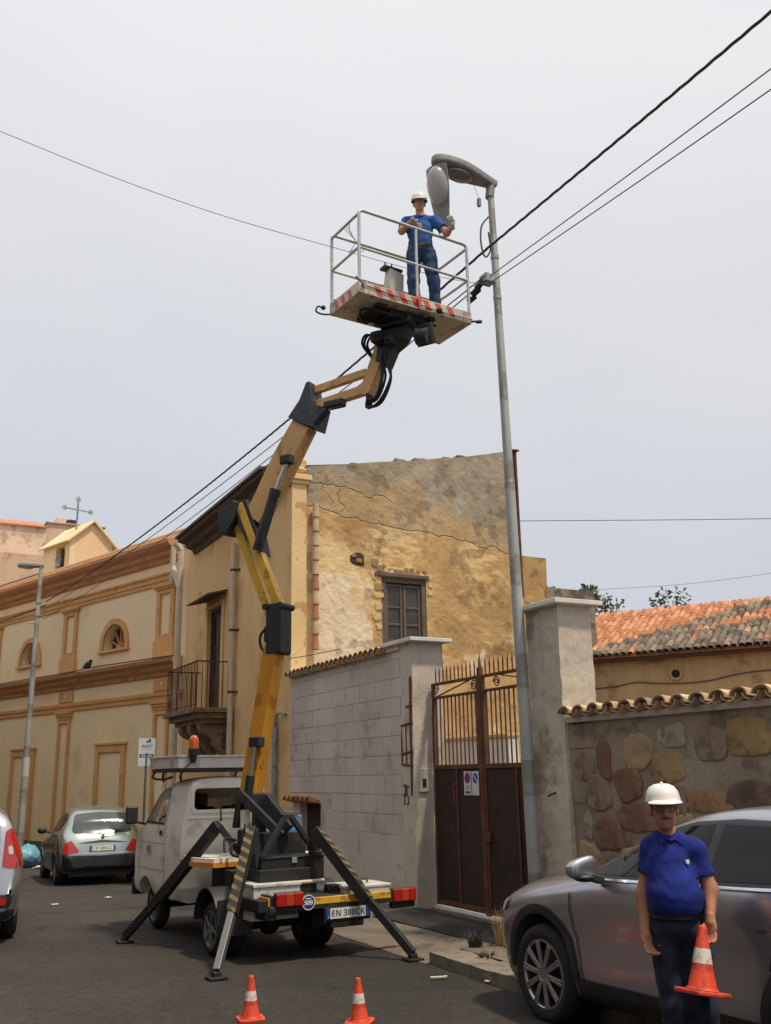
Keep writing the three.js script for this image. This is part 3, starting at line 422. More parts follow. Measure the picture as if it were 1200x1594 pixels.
{ // tiled house on the right behind the stone wall
  const A = THREE.MathUtils.degToRad(-30); // front runs from back left to front right
  const h = thing('tiled_house', 'low cream house with orange and grey clay tile roof', 'house', [4.5, 0, -21.45], A);
  M.cream = surf([182, 150, 106], [200, 168, 124], { size: 3, per: 4, grain: 10, spot: [154, 122, 84], cut: .56, soft: .2, streak: .5, rough: .95, bump: .004, seed: 271 });
  part(h, 'wall', mrg(bb(-.6, 13, 0, 4.12, -.3, 0), bb(-.6, -.3, 0, 4.9, -5, -.3)), M.cream);
  part(h, 'eaves_board', mrg(rb(-.7, 13.1, 4.12, 4.24, -.3, .22, .01)), flat(.14, .06, .045, .8));
  { const g = new THREE.TorusGeometry(.12, .035, 8, 18); g.translate(1.81, 3.79, .01); part(h, 'flue_collar', uvm(g), M.cream); part(h, 'flue_hole', uvm(mv(rx(new THREE.CylinderGeometry(.105, .105, .02, 18), Math.PI / 2), 1.81, 3.79, .0)), flat(.02, .018, .016, .95)); }
  part(h, 'wall_cable', uvm(tube([[-.2, 3.58, .02], [.5, 3.60, .02], [.9, 3.66, .02], [1.6, 3.60, .02], [2.4, 3.6, .02], [3.2, 3.72, .02], [4.4, 3.75, .02], [6, 3.8, .02]], .012, 60, 5)), M.wire);
  const pitch = 24 * Math.PI / 180, roof = sub(h, 'roof', [0, 4.22, .3], [-pitch * 0, 0, 0]);
  part(roof, 'deck', (() => { const g = new THREE.BoxGeometry(14, .05, 3.4); g.translate(6.2, -.02, -1.7); g.rotateX(pitch); return uvm(g); })(), M.terra[0]);
  const ct = tileGeo(.076, .064, .32, .011, false, 6), pt = tileGeo(.064, .07, .32, .01, true, 4); const R = rng(77); const rest = [];
  const rows = 14, cols = 88, cw = .152; let n = 0;
  for (let c = 0; c < cols; c++) for (let r = 0; r < rows; r++) {
    const x = -.55 + c * cw, d = r * .24; // distance up the slope
    // old grey tiles along the lower rows on the right and in a diagonal band
    const diag = Math.abs((x - 0.2) - d * 1.15 - .1); const old = (diag < .38 + R() * .25 && d < 2.9) || (x > 1.0 && d < .9 + .9 * sstep(1, 6, x) + R() * .3 && R() < .92);
    const m = old ? M.tiles[[3, 4, 5, 3][R() * 4 | 0]] : M.tiles[[0, 1, 2, 0, 1][R() * 5 | 0]];
    for (const k of [0, 1]) {
      const q = new THREE.Object3D(); q.position.set(x + (k ? cw / 2 : 0) + (R() - .5) * .012, (k ? .034 : .04) + (R() - .5) * .008, -d + .05); q.rotation.set(.03 + (R() - .5) * .03, Math.PI + (R() - .5) * .06, (R() - .5) * .06); q.updateMatrix();
      const W = new THREE.Matrix4().makeRotationX(pitch).multiply(q.matrix);
      if (c < 30 && r < 10 && !k) { const t = part(roof, 'roof_tile', k ? pt : ct, m); t.applyMatrix4(W); n++; }
      else { const g = (k ? pt : ct).clone(); g.applyMatrix4(W); (rest[M.tiles.indexOf(m)] ||= []).push(g); }
    }
  }
  rest.forEach((gs, i) => { if (gs) { const m = part(roof, 'remaining_tiles', mergeGeometries(gs), M.tiles[i]); m.userData.kind = 'stuff'; } });
}
{ // cream outbuilding seen through the gate
  const w = wthing('outbuilding', 'pale plaster outbuilding in the yard behind the gate', 'building', 0, -7);
  w.put('wall', mrg(bb(-4.5, 3.4, -.1, 2.4, -9, -7)), M.pilaster);
  w.put('roof', mrg(rb(-4.6, 3.5, 2.4, 2.5, -9.1, -6.85, .01)), M.oldGrey);
  const v = wthing('yard_wall', 'low whitewashed wall in the yard seen through the gate bars', 'wall', -3.6, -2.5); v.put('masonry', roughen(new THREE.BoxGeometry(2.6, 2.5, .2, 14, 12, 2).translate(-3.7, 1.17, -2.5), .012, 4, 91), M.capstone); v.put('top_course', mrg(rb(-5.02, -2.38, 2.42, 2.48, -2.64, -2.36, .01)), M.cream);
}
// ---------------------------------------------------------------- church and what stands behind it
{
  M.chWall = surf([233, 206, 160], [241, 216, 172], { size: 6, per: 4, grain: 7, spot: [222, 194, 148], cut: .6, soft: .25, streak: .25, rough: .95, bump: .003, bumpPer: 60, seed: 281 });
  M.chTrim = surf([206, 156, 98], [218, 168, 110], { size: 3, per: 4, grain: 8, spot: [190, 140, 88], cut: .6, soft: .2, rough: .95, bump: .002, seed: 283 });
  M.chCor = surf([184, 132, 88], [200, 146, 100], { size: 3, per: 4, grain: 8, spot: [160, 114, 78], cut: .6, soft: .2, rough: .95, bump: .002, seed: 285 });
  M.plinth = surf([96, 88, 82], [114, 106, 98], { size: 1.5, per: 4, grain: 10, rough: .95, seed: 287 });
  const c = thing('church', 'cream church side with ochre pilasters, cornices and half-round windows', 'church', C0, CROT);
  const P = (n, g, m, p) => part(p || c, n, g, m); const X0 = -23, X1 = .35;
  // wall with lunette openings
  const sh = new THREE.Shape([[X0, -.6], [X1, -.6], [X1, 8.0], [X0, 8.0]].map(p => new THREE.Vector2(...p)));
  const wins = [-3.45, -8.75, -14.05, -19.3], wy = 5.53, wr = .62;
  for (const x of wins) { const h = new THREE.Path(); h.moveTo(x - wr, wy); h.lineTo(x + wr, wy); h.absarc(x, wy + .1, wr, 0, Math.PI, false); h.lineTo(x - wr, wy); sh.holes.push(h); }
  P('wall', uvm(new THREE.ExtrudeGeometry(sh, { depth: .4, bevelEnabled: false, curveSegments: 20 }).translate(0, 0, -.4)), M.chWall);
  P('end_wall', mrg(bb(X1 - .3, X1, -.6, 8.2, -8, -.4)), M.chWall);
  P('roof_deck', mrg(bb(X0, X1, 7.7, 7.9, -8, -.4)), M.plinth);
  P('plinth', mrg(rb(X0, X1, -.6, .06, 0, .05, .006)), M.plinth);
  P('parapet', mrg(bb(X0, X1, 8.0, 8.46, -.3, .05), rb(X0, X1 + .03, 8.46, 8.50, -.33, .09, .006)), M.chWall);
  // moulded bands: profiles in (out, y)
  const band = (n, prof, m, x0 = X0, x1 = X1) => { const s = new THREE.Shape(prof.map(p => new THREE.Vector2(...p))); const g = new THREE.ExtrudeGeometry(s, { depth: x1 - x0, bevelEnabled: false, curveSegments: 6 }); g.rotateY(-Math.PI / 2); g.translate(x1, 0, 0); return P(n, uvm(g), m); };
  band('top_cornice', [[0, 7.66], [.08, 7.68], [.12, 7.78], [.22, 7.84], [.26, 7.94], [.40, 8.02], [.48, 8.10], [.48, 8.20], [.0, 8.26]], M.chCor, X0, X1 - .5);
  band('frieze_band', [[0, 7.06], [.05, 7.06], [.06, 7.15], [.09, 7.17], [.10, 7.27], [.15, 7.32], [.15, 7.37], [0, 7.42]], M.chTrim, X0, X1 - .5);
  band('middle_cornice', [[0, 4.50], [.07, 4.52], [.10, 4.62], [.20, 4.68], [.24, 4.78], [.38, 4.84], [.42, 4.94], [.0, 5.0]], M.chCor, X0, X1 - .3);
  band('lower_band', [[0, 3.86], [.05, 3.86], [.06, 3.96], [.10, 4.0], [.11, 4.08], [0, 4.12]], M.chTrim);
  // pilasters: upper and lower order, each with a framed sunk panel
  for (const x of [-.8, -6.1, -11.4, -16.7, -22]) {
    const g = sub(c, 'pilaster'); const w = .42;
    P('pedestal', mrg(rb(x - w - .05, x + w + .05, 5.02, 5.5, 0, .10, .006)), M.chTrim, g);
    P('frame', mrg(rb(x - w, x - w + .17, 5.5, 6.92, 0, .07, .005), rb(x + w - .17, x + w, 5.5, 6.92, 0, .07, .005), rb(x - w + .17, x + w - .17, 5.5, 5.66, 0, .069, .005), rb(x - w + .17, x + w - .17, 6.8, 6.92, 0, .069, .005)), M.chTrim, g);
    P('capital', mrg(rb(x - w - .05, x + w + .05, 6.92, 6.98, 0, .11, .006), rb(x - w - .1, x + w + .1, 6.98, 7.055, 0, .15, .006)), M.chTrim, g);
    P('frieze_block', mrg(rb(x - w, x + w, 4.13, 4.49, 0, .05, .005)), M.chTrim, g);
    P('ornament', uvm(mv(new THREE.OctahedronGeometry(.1).scale(.6, 1, .3), x, 4.31, .06)), M.chWall, g);
    const lw = .36; P('lower_frame', mrg(rb(x - lw, x - lw + .12, .06, 3.62, 0, .06, .005), rb(x + lw - .12, x + lw, .06, 3.62, 0, .06, .005), rb(x - lw + .12, x + lw - .12, 3.5, 3.62, 0, .059, .005)), M.chTrim, g);
    P('lower_capital', mrg(rb(x - lw - .03, x + lw + .03, 3.62, 3.70, 0, .08, .005), rb(x - lw - .07, x + lw + .07, 3.70, 3.78, 0, .11, .005), rb(x - lw - .11, x + lw + .11, 3.78, 3.855, 0, .14, .005)), M.chTrim, g);
  }
  // half-round windows with radial bars
  for (const x of wins) {
    const g = sub(c, 'lunette_window'); const r0 = wr, r1 = wr + .17; const s = new THREE.Shape(); s.moveTo(x + r1, wy - .02); s.lineTo(x + r1, wy + .1); s.absarc(x, wy + .1, r1, 0, Math.PI, false); s.lineTo(x - r1, wy - .02); s.lineTo(x - r0, wy - .02); s.lineTo(x - r0, wy + .1); s.absarc(x, wy + .1, r0, Math.PI, 0, true); s.lineTo(x + r0, wy - .02); s.lineTo(x + r1, wy - .02);
    P('architrave', uvm(new THREE.ExtrudeGeometry(s, { depth: .1, bevelEnabled: false, curveSegments: 24 }).translate(0, 0, -.04)), M.chTrim, g);
    P('sill', mrg(rb(x - r1 - .05, x + r1 + .05, wy - .10, wy - .021, -.1, .10, .006)), M.chTrim, g);
    const bars = [cyl([x, wy + .02, -.2], [x, wy + .12, -.2], .15, .1, 10)]; for (const a of [22, 56, 90, 124, 158]) { const A = a * Math.PI / 180; bars.push(beam([x, wy + .05, -.2], [x + Math.cos(A) * wr, wy + .08 + Math.sin(A) * wr, -.2], .05, .05, [0, 0, 1], 0)); }
    P('bars', mrg(bars), M.chCor, g); P('pane', bb(x - wr - .02, x + wr + .02, wy - .02, wy + wr + .15, -.3, -.29), glassDusty, g);
  }
  // blind doorways
  for (const x of [-3.3, -8.65, -13.9, -19.2]) { const g = sub(c, 'blind_doorway'); const w = .8; P('frame', mrg(rb(x - w, x - w + .2, .06, 2.78, 0, .07, .006), rb(x + w - .2, x + w, .06, 2.78, 0, .07, .006), rb(x - w + .2, x + w - .2, 2.58, 2.78, 0, .069, .006), rb(x - w - .04, x + w + .04, 2.781, 2.85, 0, .10, .006)), M.chTrim, g); P('panel', bb(x - w + .2, x + w - .2, .06, 2.58, 0, .015), M.chWall, g); }
  P('service_cable', uvm(tube([[-12, 5.02, .1], [-9, 5.03, .14], [-6, 5.02, .16], [-4.4, 5.05, .16], [-2, 5.04, .12], [.1, 5.02, .1]], .018, 60, 5)), M.cable);
  // bell cote with its roof, opening, loudspeaker and cross
  const b = sub(c, 'bell_cote'); const bx0 = -12.5, bx1 = -10.44, bz0 = -3.72, bz1 = -2.0, ez = 10.5, rz_ = 11.27;
  P('side_wall', (() => { const s = new THREE.Shape([[bx0, 7.8], [bx1, 7.8], [bx1, ez], [bx0, ez]].map(p => new THREE.Vector2(...p))); s.holes.push(new THREE.Path([[-11.48, 9.3], [-10.8, 9.3], [-10.8, 10.25], [-11.48, 10.25]].map(p => new THREE.Vector2(...p)))); return uvm(new THREE.ExtrudeGeometry(s, { depth: .2, bevelEnabled: false }).translate(0, 0, bz1 - .2)); })(), M.chWall, b);
  P('gable', (() => { const m = (bz0 + bz1) / 2; const s = new THREE.Shape([[-bz1 + .2, 7.8], [-bz0, 7.8], [-bz0, ez], [-m, rz_ - .12], [-bz1 + .0, ez], [-bz1 + .2, ez]].map(p => new THREE.Vector2(...p))); let g = new THREE.ExtrudeGeometry(s, { depth: .25, bevelEnabled: false }); g.rotateY(Math.PI / 2); g.translate(bx1 - .25, 0, 0); return uvm(g); })(), M.chBell = surf([226, 190, 146], [234, 200, 158], { size: 3, per: 3, grain: 6, rough: .95, bump: .002, px: 256, seed: 289 }), b);
  { const m = (bz0 + bz1) / 2; const L = Math.hypot(bz1 - m, rz_ - ez) + .25, a = Math.atan2(rz_ - ez, bz1 - m); for (const d of [1, -1]) { const g = new THREE.BoxGeometry(bx1 - bx0 + .2, .06, L); g.translate(0, 0, L / 2); g.rotateX(a); if (d < 0) g.rotateY(Math.PI); g.translate((bx0 + bx1) / 2 + .05, rz_ - .02, m); P('roof_slope', uvm(g), M.chWall, b); } }
  P('back_wall', mrg(bb(bx0, bx1 - .25, 7.8, ez, bz0, bz0 + .2), bb(bx0, bx0 + .2, 7.8, ez, bz0 + .2, bz1 - .25)), M.chWall, b);
  P('loudspeaker', uvm(merge(mv(rx(new THREE.LatheGeometry([[.03, 0], [.06, .15], [.14, .28], [.24, .34]].map(p => new THREE.Vector2(...p)), 16), Math.PI / 2), -11.1, 9.72, -2.25), mv(new THREE.SphereGeometry(.07, 10, 8), -11.1, 9.72, -2.23))), M.galv, b);
  const k = sub(c, 'cross'); const cx = -11.0, cz = -2.5, cy = 10.8; // iron cross with trefoil ends
  P('upright', uvm(beam([cx, cy, cz], [cx, cy + 1.32, cz], .06, .06, [0, 0, 1], .01)), M.galv, k); P('arm', uvm(beam([cx, cy + .95, cz - .52], [cx, cy + .95, cz + .52], .05, .05, [0, 1, 0], .01)), M.galv, k);
  for (const [z, y] of [[cz - .54, cy + .95], [cz + .54, cy + .95], [cz, cy + 1.36]]) P('finial', uvm(merge(...[[-.055, 0], [.055, 0], [0, .055], [0, -.055]].map(([a, d]) => mv(ry(new THREE.TorusGeometry(.042, .016, 6, 12), Math.PI / 2), cx, y + d, z + a)))), M.galv, k);
}
{ // taller block behind the church
  const c = thing('rear_building', 'weathered beige building behind the church roof', 'building', wall(-36, 0, 1.1), WROT);
  M.rear = surf([204, 178, 154], [220, 196, 172], { size: 3, per: 4, grain: 8, spot: [182, 156, 132], cut: .58, soft: .2, rough: .95, bump: .004, px: 256, seed: 291 });
  part(c, 'main_wall', mrg(bb(-10, 0, -1, 13.58, 0, 9)), M.rear);
  part(c, 'lower_wing', mrg(bb(.01, 1.5, -1, 11.9, 0.05, 9)), tint(M.rear, .92, .86, .78));
  part(c, 'roof', (() => { const s = new THREE.Shape([[.12, 13.58], [.12, 13.64], [-3, 14.6], [-3, 13.58]].map(p => new THREE.Vector2(...p))); return uvm(new THREE.ExtrudeGeometry(s, { depth: 9.2, bevelEnabled: false })); })(), M.terra[0]);
  part(c, 'side_block', mrg(bb(-10, -.2, -1, 13.9, -2.7, -.02), rb(-10.1, -.1, 13.9, 13.96, -2.8, .05, .01)), tint(M.rear, .93, .88, .82));
  part(c, 'water_tank', mrg(rb(-1.4, -.6, 13.96, 14.34, -.95, -.5, .04)), tint(M.rear, .95, .97, .98)); part(c, 'vent_box', mrg(rb(-1.4, -.6, 13.96, 14.28, -1.5, -1.0, .02)), M.black);
}
{ // low roof beyond the parapet at the left edge
  const c = thing('side_shed', 'dark flat roof of a cream annex behind the church parapet', 'annex', chur(-15.4, 0, -2.4), CROT);
  part(c, 'wall', mrg(bb(-6, 2.2, 7, 9.35, -3, 0)), M.chWall); part(c, 'roof', mrg(rb(-6.2, 2.4, 9.35, 9.55, -3.2, .3, .02)), M.black); part(c, 'post', mrg(rb(.4, .6, 7, 9.34, .02, .2, .01)), M.chCor);
}
{ // unseen houses added across the street, left of the view, to shade the lower walls and stand in the car paint's reflections
  const h = thing('unseen_opposite_house', 'unseen row of beige houses added on the left to shade the street', 'house', wall(-8, 0, 9.6), WROT); M.opp = surf([120, 102, 80], [136, 118, 94], { size: 4, per: 4, grain: 8, spot: [106, 90, 70], cut: .58, soft: .2, rough: .95, bump: .004, px: 256, seed: 295 });
  part(h, 'wall', mrg(bb(-26, 26, -.6, 6.2, 0, 6)), M.opp); part(h, 'cornice', mrg(rb(-26, 26, 6.2, 6.45, -.3, 6.1, .02)), M.chTrim); part(h, 'plinth', mrg(rb(-26, 26, -.6, .7, -.04, -.001, .005)), M.plinth);
  for (let i = 0; i < 13; i++) for (const [y0, y1] of [[1.0, 2.5], [3.9, 5.4]]) { const x = -24 + i * 4, w = sub(h, 'window'); part(w, 'frame', mrg(rb(x - .65, x - .5, y0 - .1, y1 + .1, -.07, -.001, .005), rb(x + .5, x + .65, y0 - .1, y1 + .1, -.07, -.001, .005), rb(x - .5, x + .5, y1, y1 + .12, -.07, -.001, .005), rb(x - .6, x + .6, y0 - .12, y0, -.12, -.001, .005)), M.capstone); part(w, 'shutter', mrg(bb(x - .5, x + .5, y0, y1, -.03, -.002)), M.darkwood); }
}
// ---------------------------------------------------------------- parked cars
function curve(pts) { // smooth interpolation through [x, v] pairs
  const n = pts.length, m = pts.map((p, i) => { const a = pts[Math.max(0, i - 1)], b = pts[Math.min(n - 1, i + 1)]; return (b[1] - a[1]) / (b[0] - a[0]) * .8; });
  return (x) => { if (x <= pts[0][0]) return pts[0][1]; if (x >= pts[n - 1][0]) return pts[n - 1][1]; let i = 0; while (x > pts[i + 1][0]) i++; const h = pts[i + 1][0] - pts[i][0], t = (x - pts[i][0]) / h, t2 = t * t, t3 = t2 * t; return (2 * t3 - 3 * t2 + 1) * pts[i][1] + (t3 - 2 * t2 + t) * h * m[i] + (-2 * t3 + 3 * t2) * pts[i + 1][1] + (t3 - t2) * h * m[i + 1]; };
}
function loftBody(d, z0, z1, N = 56, xoff = 0) { // d: yt yb wb wm ym ybelt wbelt yr wr as curves of z
  const K = 26, rows = []; const f = {}; for (const k in { cr: 0, ...d }) f[k] = d[k] === undefined ? (() => 0) : typeof d[k] === 'number' ? (() => d[k]) : curve(d[k]);
  for (let j = 0; j <= N; j++) {
    const q = j / N, z = mix(z0, z1, .5 - .5 * Math.cos(Math.PI * q) * .6 - .5 * (1 - 2 * q) * .4 + 0); const zz = clamp(z, z0, z1);
    const yb = f.yb(zz), yt = f.yt(zz), wb = f.wb(zz), wm = f.wm(zz), ym = f.ym(zz), ybl = Math.min(f.ybelt(zz), yt - .02), wbl = f.wbelt(zz), wr = f.wr(zz), yr = Math.max(ybl + .004, yt - f.rd(zz));
    const pts = [[0, yb], [wb * .6, yb], [wb - .05, yb + .005], [wb, yb + .08], [mix(wb, wm, .7), mix(yb + .08, ym, .6)], [wm - f.cr(zz), ym], [mix(wm, wbl, .3) + f.cr(zz) * .2, mix(ym, ybl, .66)], [wbl, ybl], [mix(wbl, wr, .5), mix(ybl, yr, .52)], [wr, yr], [wr - .09, mix(yr, yt, .62)], [wr * .5, yt - .008], [0, yt]].map(p => V(p[0], p[1], 0));
    const c = new THREE.CatmullRomCurve3(pts, false, 'centripetal').getSpacedPoints(K); rows.push([...c.map(p => [p.x + xoff, p.y, zz]), ...c.slice(1, -1).reverse().map(p => [-p.x + xoff, p.y, zz])]);
  }
  const n = rows[0].length, P = rows.flat(2), I = [];
  for (let j = 0; j < N; j++) for (let i = 0; i < n; i++) { const a = j * n + i, b = j * n + (i + 1) % n, c = a + n, e = b + n; I.push(a, b, c, b, e, c); }
  for (const [j, s] of [[0, 1], [N, -1]]) { const r = rows[j]; const cx = r.reduce((q, p) => [q[0] + p[0] / n, q[1] + p[1] / n, p[2]], [0, 0, 0]); const id = P.length / 3; P.push(...cx); for (let i = 0; i < n; i++) { const a = j * n + i, b = j * n + (i + 1) % n; s > 0 ? I.push(id, b, a) : I.push(id, a, b); } }
  const g = new THREE.BufferGeometry(); g.setAttribute('position', new THREE.Float32BufferAttribute(P, 3)); g.setIndex(I); g.computeVertexNormals(); g.setAttribute('uv', new THREE.BufferAttribute(new Float32Array(P.length / 3 * 2), 2)); return g;
}
const csg = new Evaluator(); csg.useGroups = false; csg.attributes = ['position', 'normal', 'uv'];
function carve(g, cutters) { let b = new Brush(g); b.updateMatrixWorld(); for (const c of cutters) { if (!c.attributes.uv) c.setAttribute('uv', new THREE.BufferAttribute(new Float32Array(c.attributes.position.count * 2), 2)); const k = new Brush(c); k.updateMatrixWorld(); b = csg.evaluate(b, k, SUBTRACTION); } return b.geometry; }
const tess = new TessellateModifier(.045, 9); const bvhs = new Map();
function panel(host, poly, axis, sign, off, round = 0) { // a sheet that lies on the body, cut to a polygon seen along an axis
  let sh; if (round) { sh = new THREE.Shape(); const n = poly.length; for (let i = 0; i < n; i++) { const p = V(...poly[(i + n - 1) % n], 0), c = V(...poly[i], 0), q = V(...poly[(i + 1) % n], 0); const r = Math.min(round, p.distanceTo(c) * .45, q.distanceTo(c) * .45); const a = c.clone().add(p.sub(c).setLength(r)), b = c.clone().add(q.sub(c).setLength(r)); i ? sh.lineTo(a.x, a.y) : sh.moveTo(a.x, a.y); sh.quadraticCurveTo(c.x, c.y, b.x, b.y); } } else sh = new THREE.Shape(poly.map(p => new THREE.Vector2(...p)));
  let g = tess.modify(new THREE.ShapeGeometry(sh, 5).toNonIndexed()); const p = g.attributes.position; off += .006;
  if (!bvhs.has(host)) bvhs.set(host, new MeshBVH(host.geometry.clone())); const bvh = bvhs.get(host); let last = 0; const cache = new Map();
  for (let i = 0; i < p.count; i++) {
    const a = p.getX(i), b = p.getY(i), key = a.toFixed(4) + ',' + b.toFixed(4); let h = cache.get(key);
    if (h === undefined) { const o = axis === 'x' ? V(sign * 4, b, a) : axis === 'z' ? V(a, b, sign * 6) : V(a, 4, b), dir = axis === 'x' ? V(-sign, 0, 0) : axis === 'z' ? V(0, 0, -sign) : V(0, -1, 0); const r = bvh.raycastFirst(new THREE.Ray(o, dir), THREE.DoubleSide); h = r ? (axis === 'x' ? r.point.x : axis === 'z' ? r.point.z : r.point.y) : null; cache.set(key, h); }
    if (h === null) h = last; else last = h;
    axis === 'x' ? p.setXYZ(i, h + sign * off, b, a) : axis === 'z' ? p.setXYZ(i, a, b, h + sign * off) : p.setXYZ(i, a, h + off, b);
  }
  g = mergeVertices((() => { g.deleteAttribute('normal'); g.deleteAttribute('uv'); return g; })(), 1e-4); g.computeVertexNormals(); g.setAttribute('uv', new THREE.BufferAttribute(new Float32Array(g.attributes.position.count * 2), 2)); return g;
}
const offset = (poly, k) => { const c = poly.reduce((q, p) => [q[0] + p[0] / poly.length, q[1] + p[1] / poly.length], [0, 0]); return poly.map(p => { const dx = p[0] - c[0], dy = p[1] - c[1], l = Math.hypot(dx, dy); return [p[0] + dx / l * k, p[1] + dy / l * k]; }); };
const strip = (pts, w) => { // thin polygon along a polyline
  const L = [], R = []; pts.forEach((p, i) => { const a = pts[Math.max(0, i - 1)], b = pts[Math.min(pts.length - 1, i + 1)]; const dx = b[0] - a[0], dy = b[1] - a[1], l = Math.hypot(dx, dy); L.push([p[0] - dy / l * w / 2, p[1] + dx / l * w / 2]); R.unshift([p[0] + dy / l * w / 2, p[1] - dx / l * w / 2]); }); return [...L, ...R]; };
function wheel(parent, x, y, z, r, w, spokes, rimMat, steer = 0, side = -1) {
  const g = sub(parent, 'wheel', [x, y, z], [0, steer, 0]); const rr = r * .68;
  const pr = [[rr, -w / 2 + .01], [rr + .02, -w / 2], [r - .05, -w / 2 - .008], [r - .012, -w / 2 + .025], [r, 0 - w * .2], [r, w * .2], [r - .012, w / 2 - .025], [r - .05, w / 2 + .008], [rr + .02, w / 2], [rr, w / 2 - .01]].map(p => new THREE.Vector2(...p));
  part(g, 'tyre', uvm(rz(new THREE.LatheGeometry(pr, 40), Math.PI / 2)), M.rubber);
  const parts = [rz(new THREE.LatheGeometry([[rr + .004, -w / 2 + .01], [rr - .012, -w / 2 + .0], [rr - .022, -w / 2 + .03], [rr - .03, w / 2 - .02]].map(p => new THREE.Vector2(p[0], -p[1] * side * -1)), 40), Math.PI / 2), cyl([side * (w / 2 - .03), 0, 0], [side * (w / 2 - .005), 0, 0], .055, .05, 18)];
  for (let i = 0; i < spokes; i++) { const a = i / spokes * Math.PI * 2 + (i % 2 ? .1 : -.1); const a2 = i / spokes * Math.PI * 2; parts.push(beam([side * (w / 2 - .012), Math.sin(a2) * .04, Math.cos(a2) * .04], [side * (w / 2 - .006), Math.sin(a) * (rr - .012), Math.cos(a) * (rr - .012)], .02, .02, [1, 0, 0], .004)); }
  part(g, 'rim', uvm(merge(parts)), rimMat);
  part(g, 'brake_disc', uvm(cyl([side * (w / 2 - .09), 0, 0], [side * (w / 2 - .075), 0, 0], rr * .72, rr * .72, 24)), M.plasticK);
  return g;
}
const paint = (r, g, b, rough = .28, metal = .85) => phys({ color: lin(r, g, b), roughness: rough, metalness: metal, clearcoat: .6, clearcoatRoughness: .06 });
const carGlass = phys({ color: lin(.006, .007, .007), roughness: .05, metalness: 0, ior: 1.32 });
const redLamp = phys({ color: lin(.42, .015, .012), roughness: .15, clearcoat: 1, clearcoatRoughness: .05 }), clearLamp = phys({ color: lin(.55, .55, .53), roughness: .1, metalness: .4, clearcoat: 1 }), amberLamp = phys({ color: lin(.6, .2, .03), roughness: .15, clearcoat: 1 });
const italianPlate = (txt, worn) => printed(512, 110, (x, W, H) => { x.fillStyle = '#d8d6d0'; x.fillRect(0, 0, W, H); x.fillStyle = '#1f4aa0'; x.fillRect(0, 0, 44, H); x.fillRect(W - 44, 0, 44, H); x.fillStyle = '#fff'; x.font = 'bold 24px sans-serif'; x.textAlign = 'center'; x.fillText('I', 22, 98); x.fillStyle = worn ? '#5a5852' : '#26262a'; x.font = 'bold 92px sans-serif'; x.fillText(txt, W / 2, 88, W - 110); });
function plateMesh(parent, w, h, x, y, z, mat, tilt = 0) { const g = sub(parent, 'number_plate', [x, y, z], [tilt, 0, 0]); part(g, 'plate', rb(-w / 2, w / 2, -h / 2, h / 2, -.006, 0, .002, 1), M.plasticK); const f = new THREE.PlaneGeometry(w - .006, h - .006); f.translate(0, 0, .0015); part(g, 'print', f, mat); return g; }

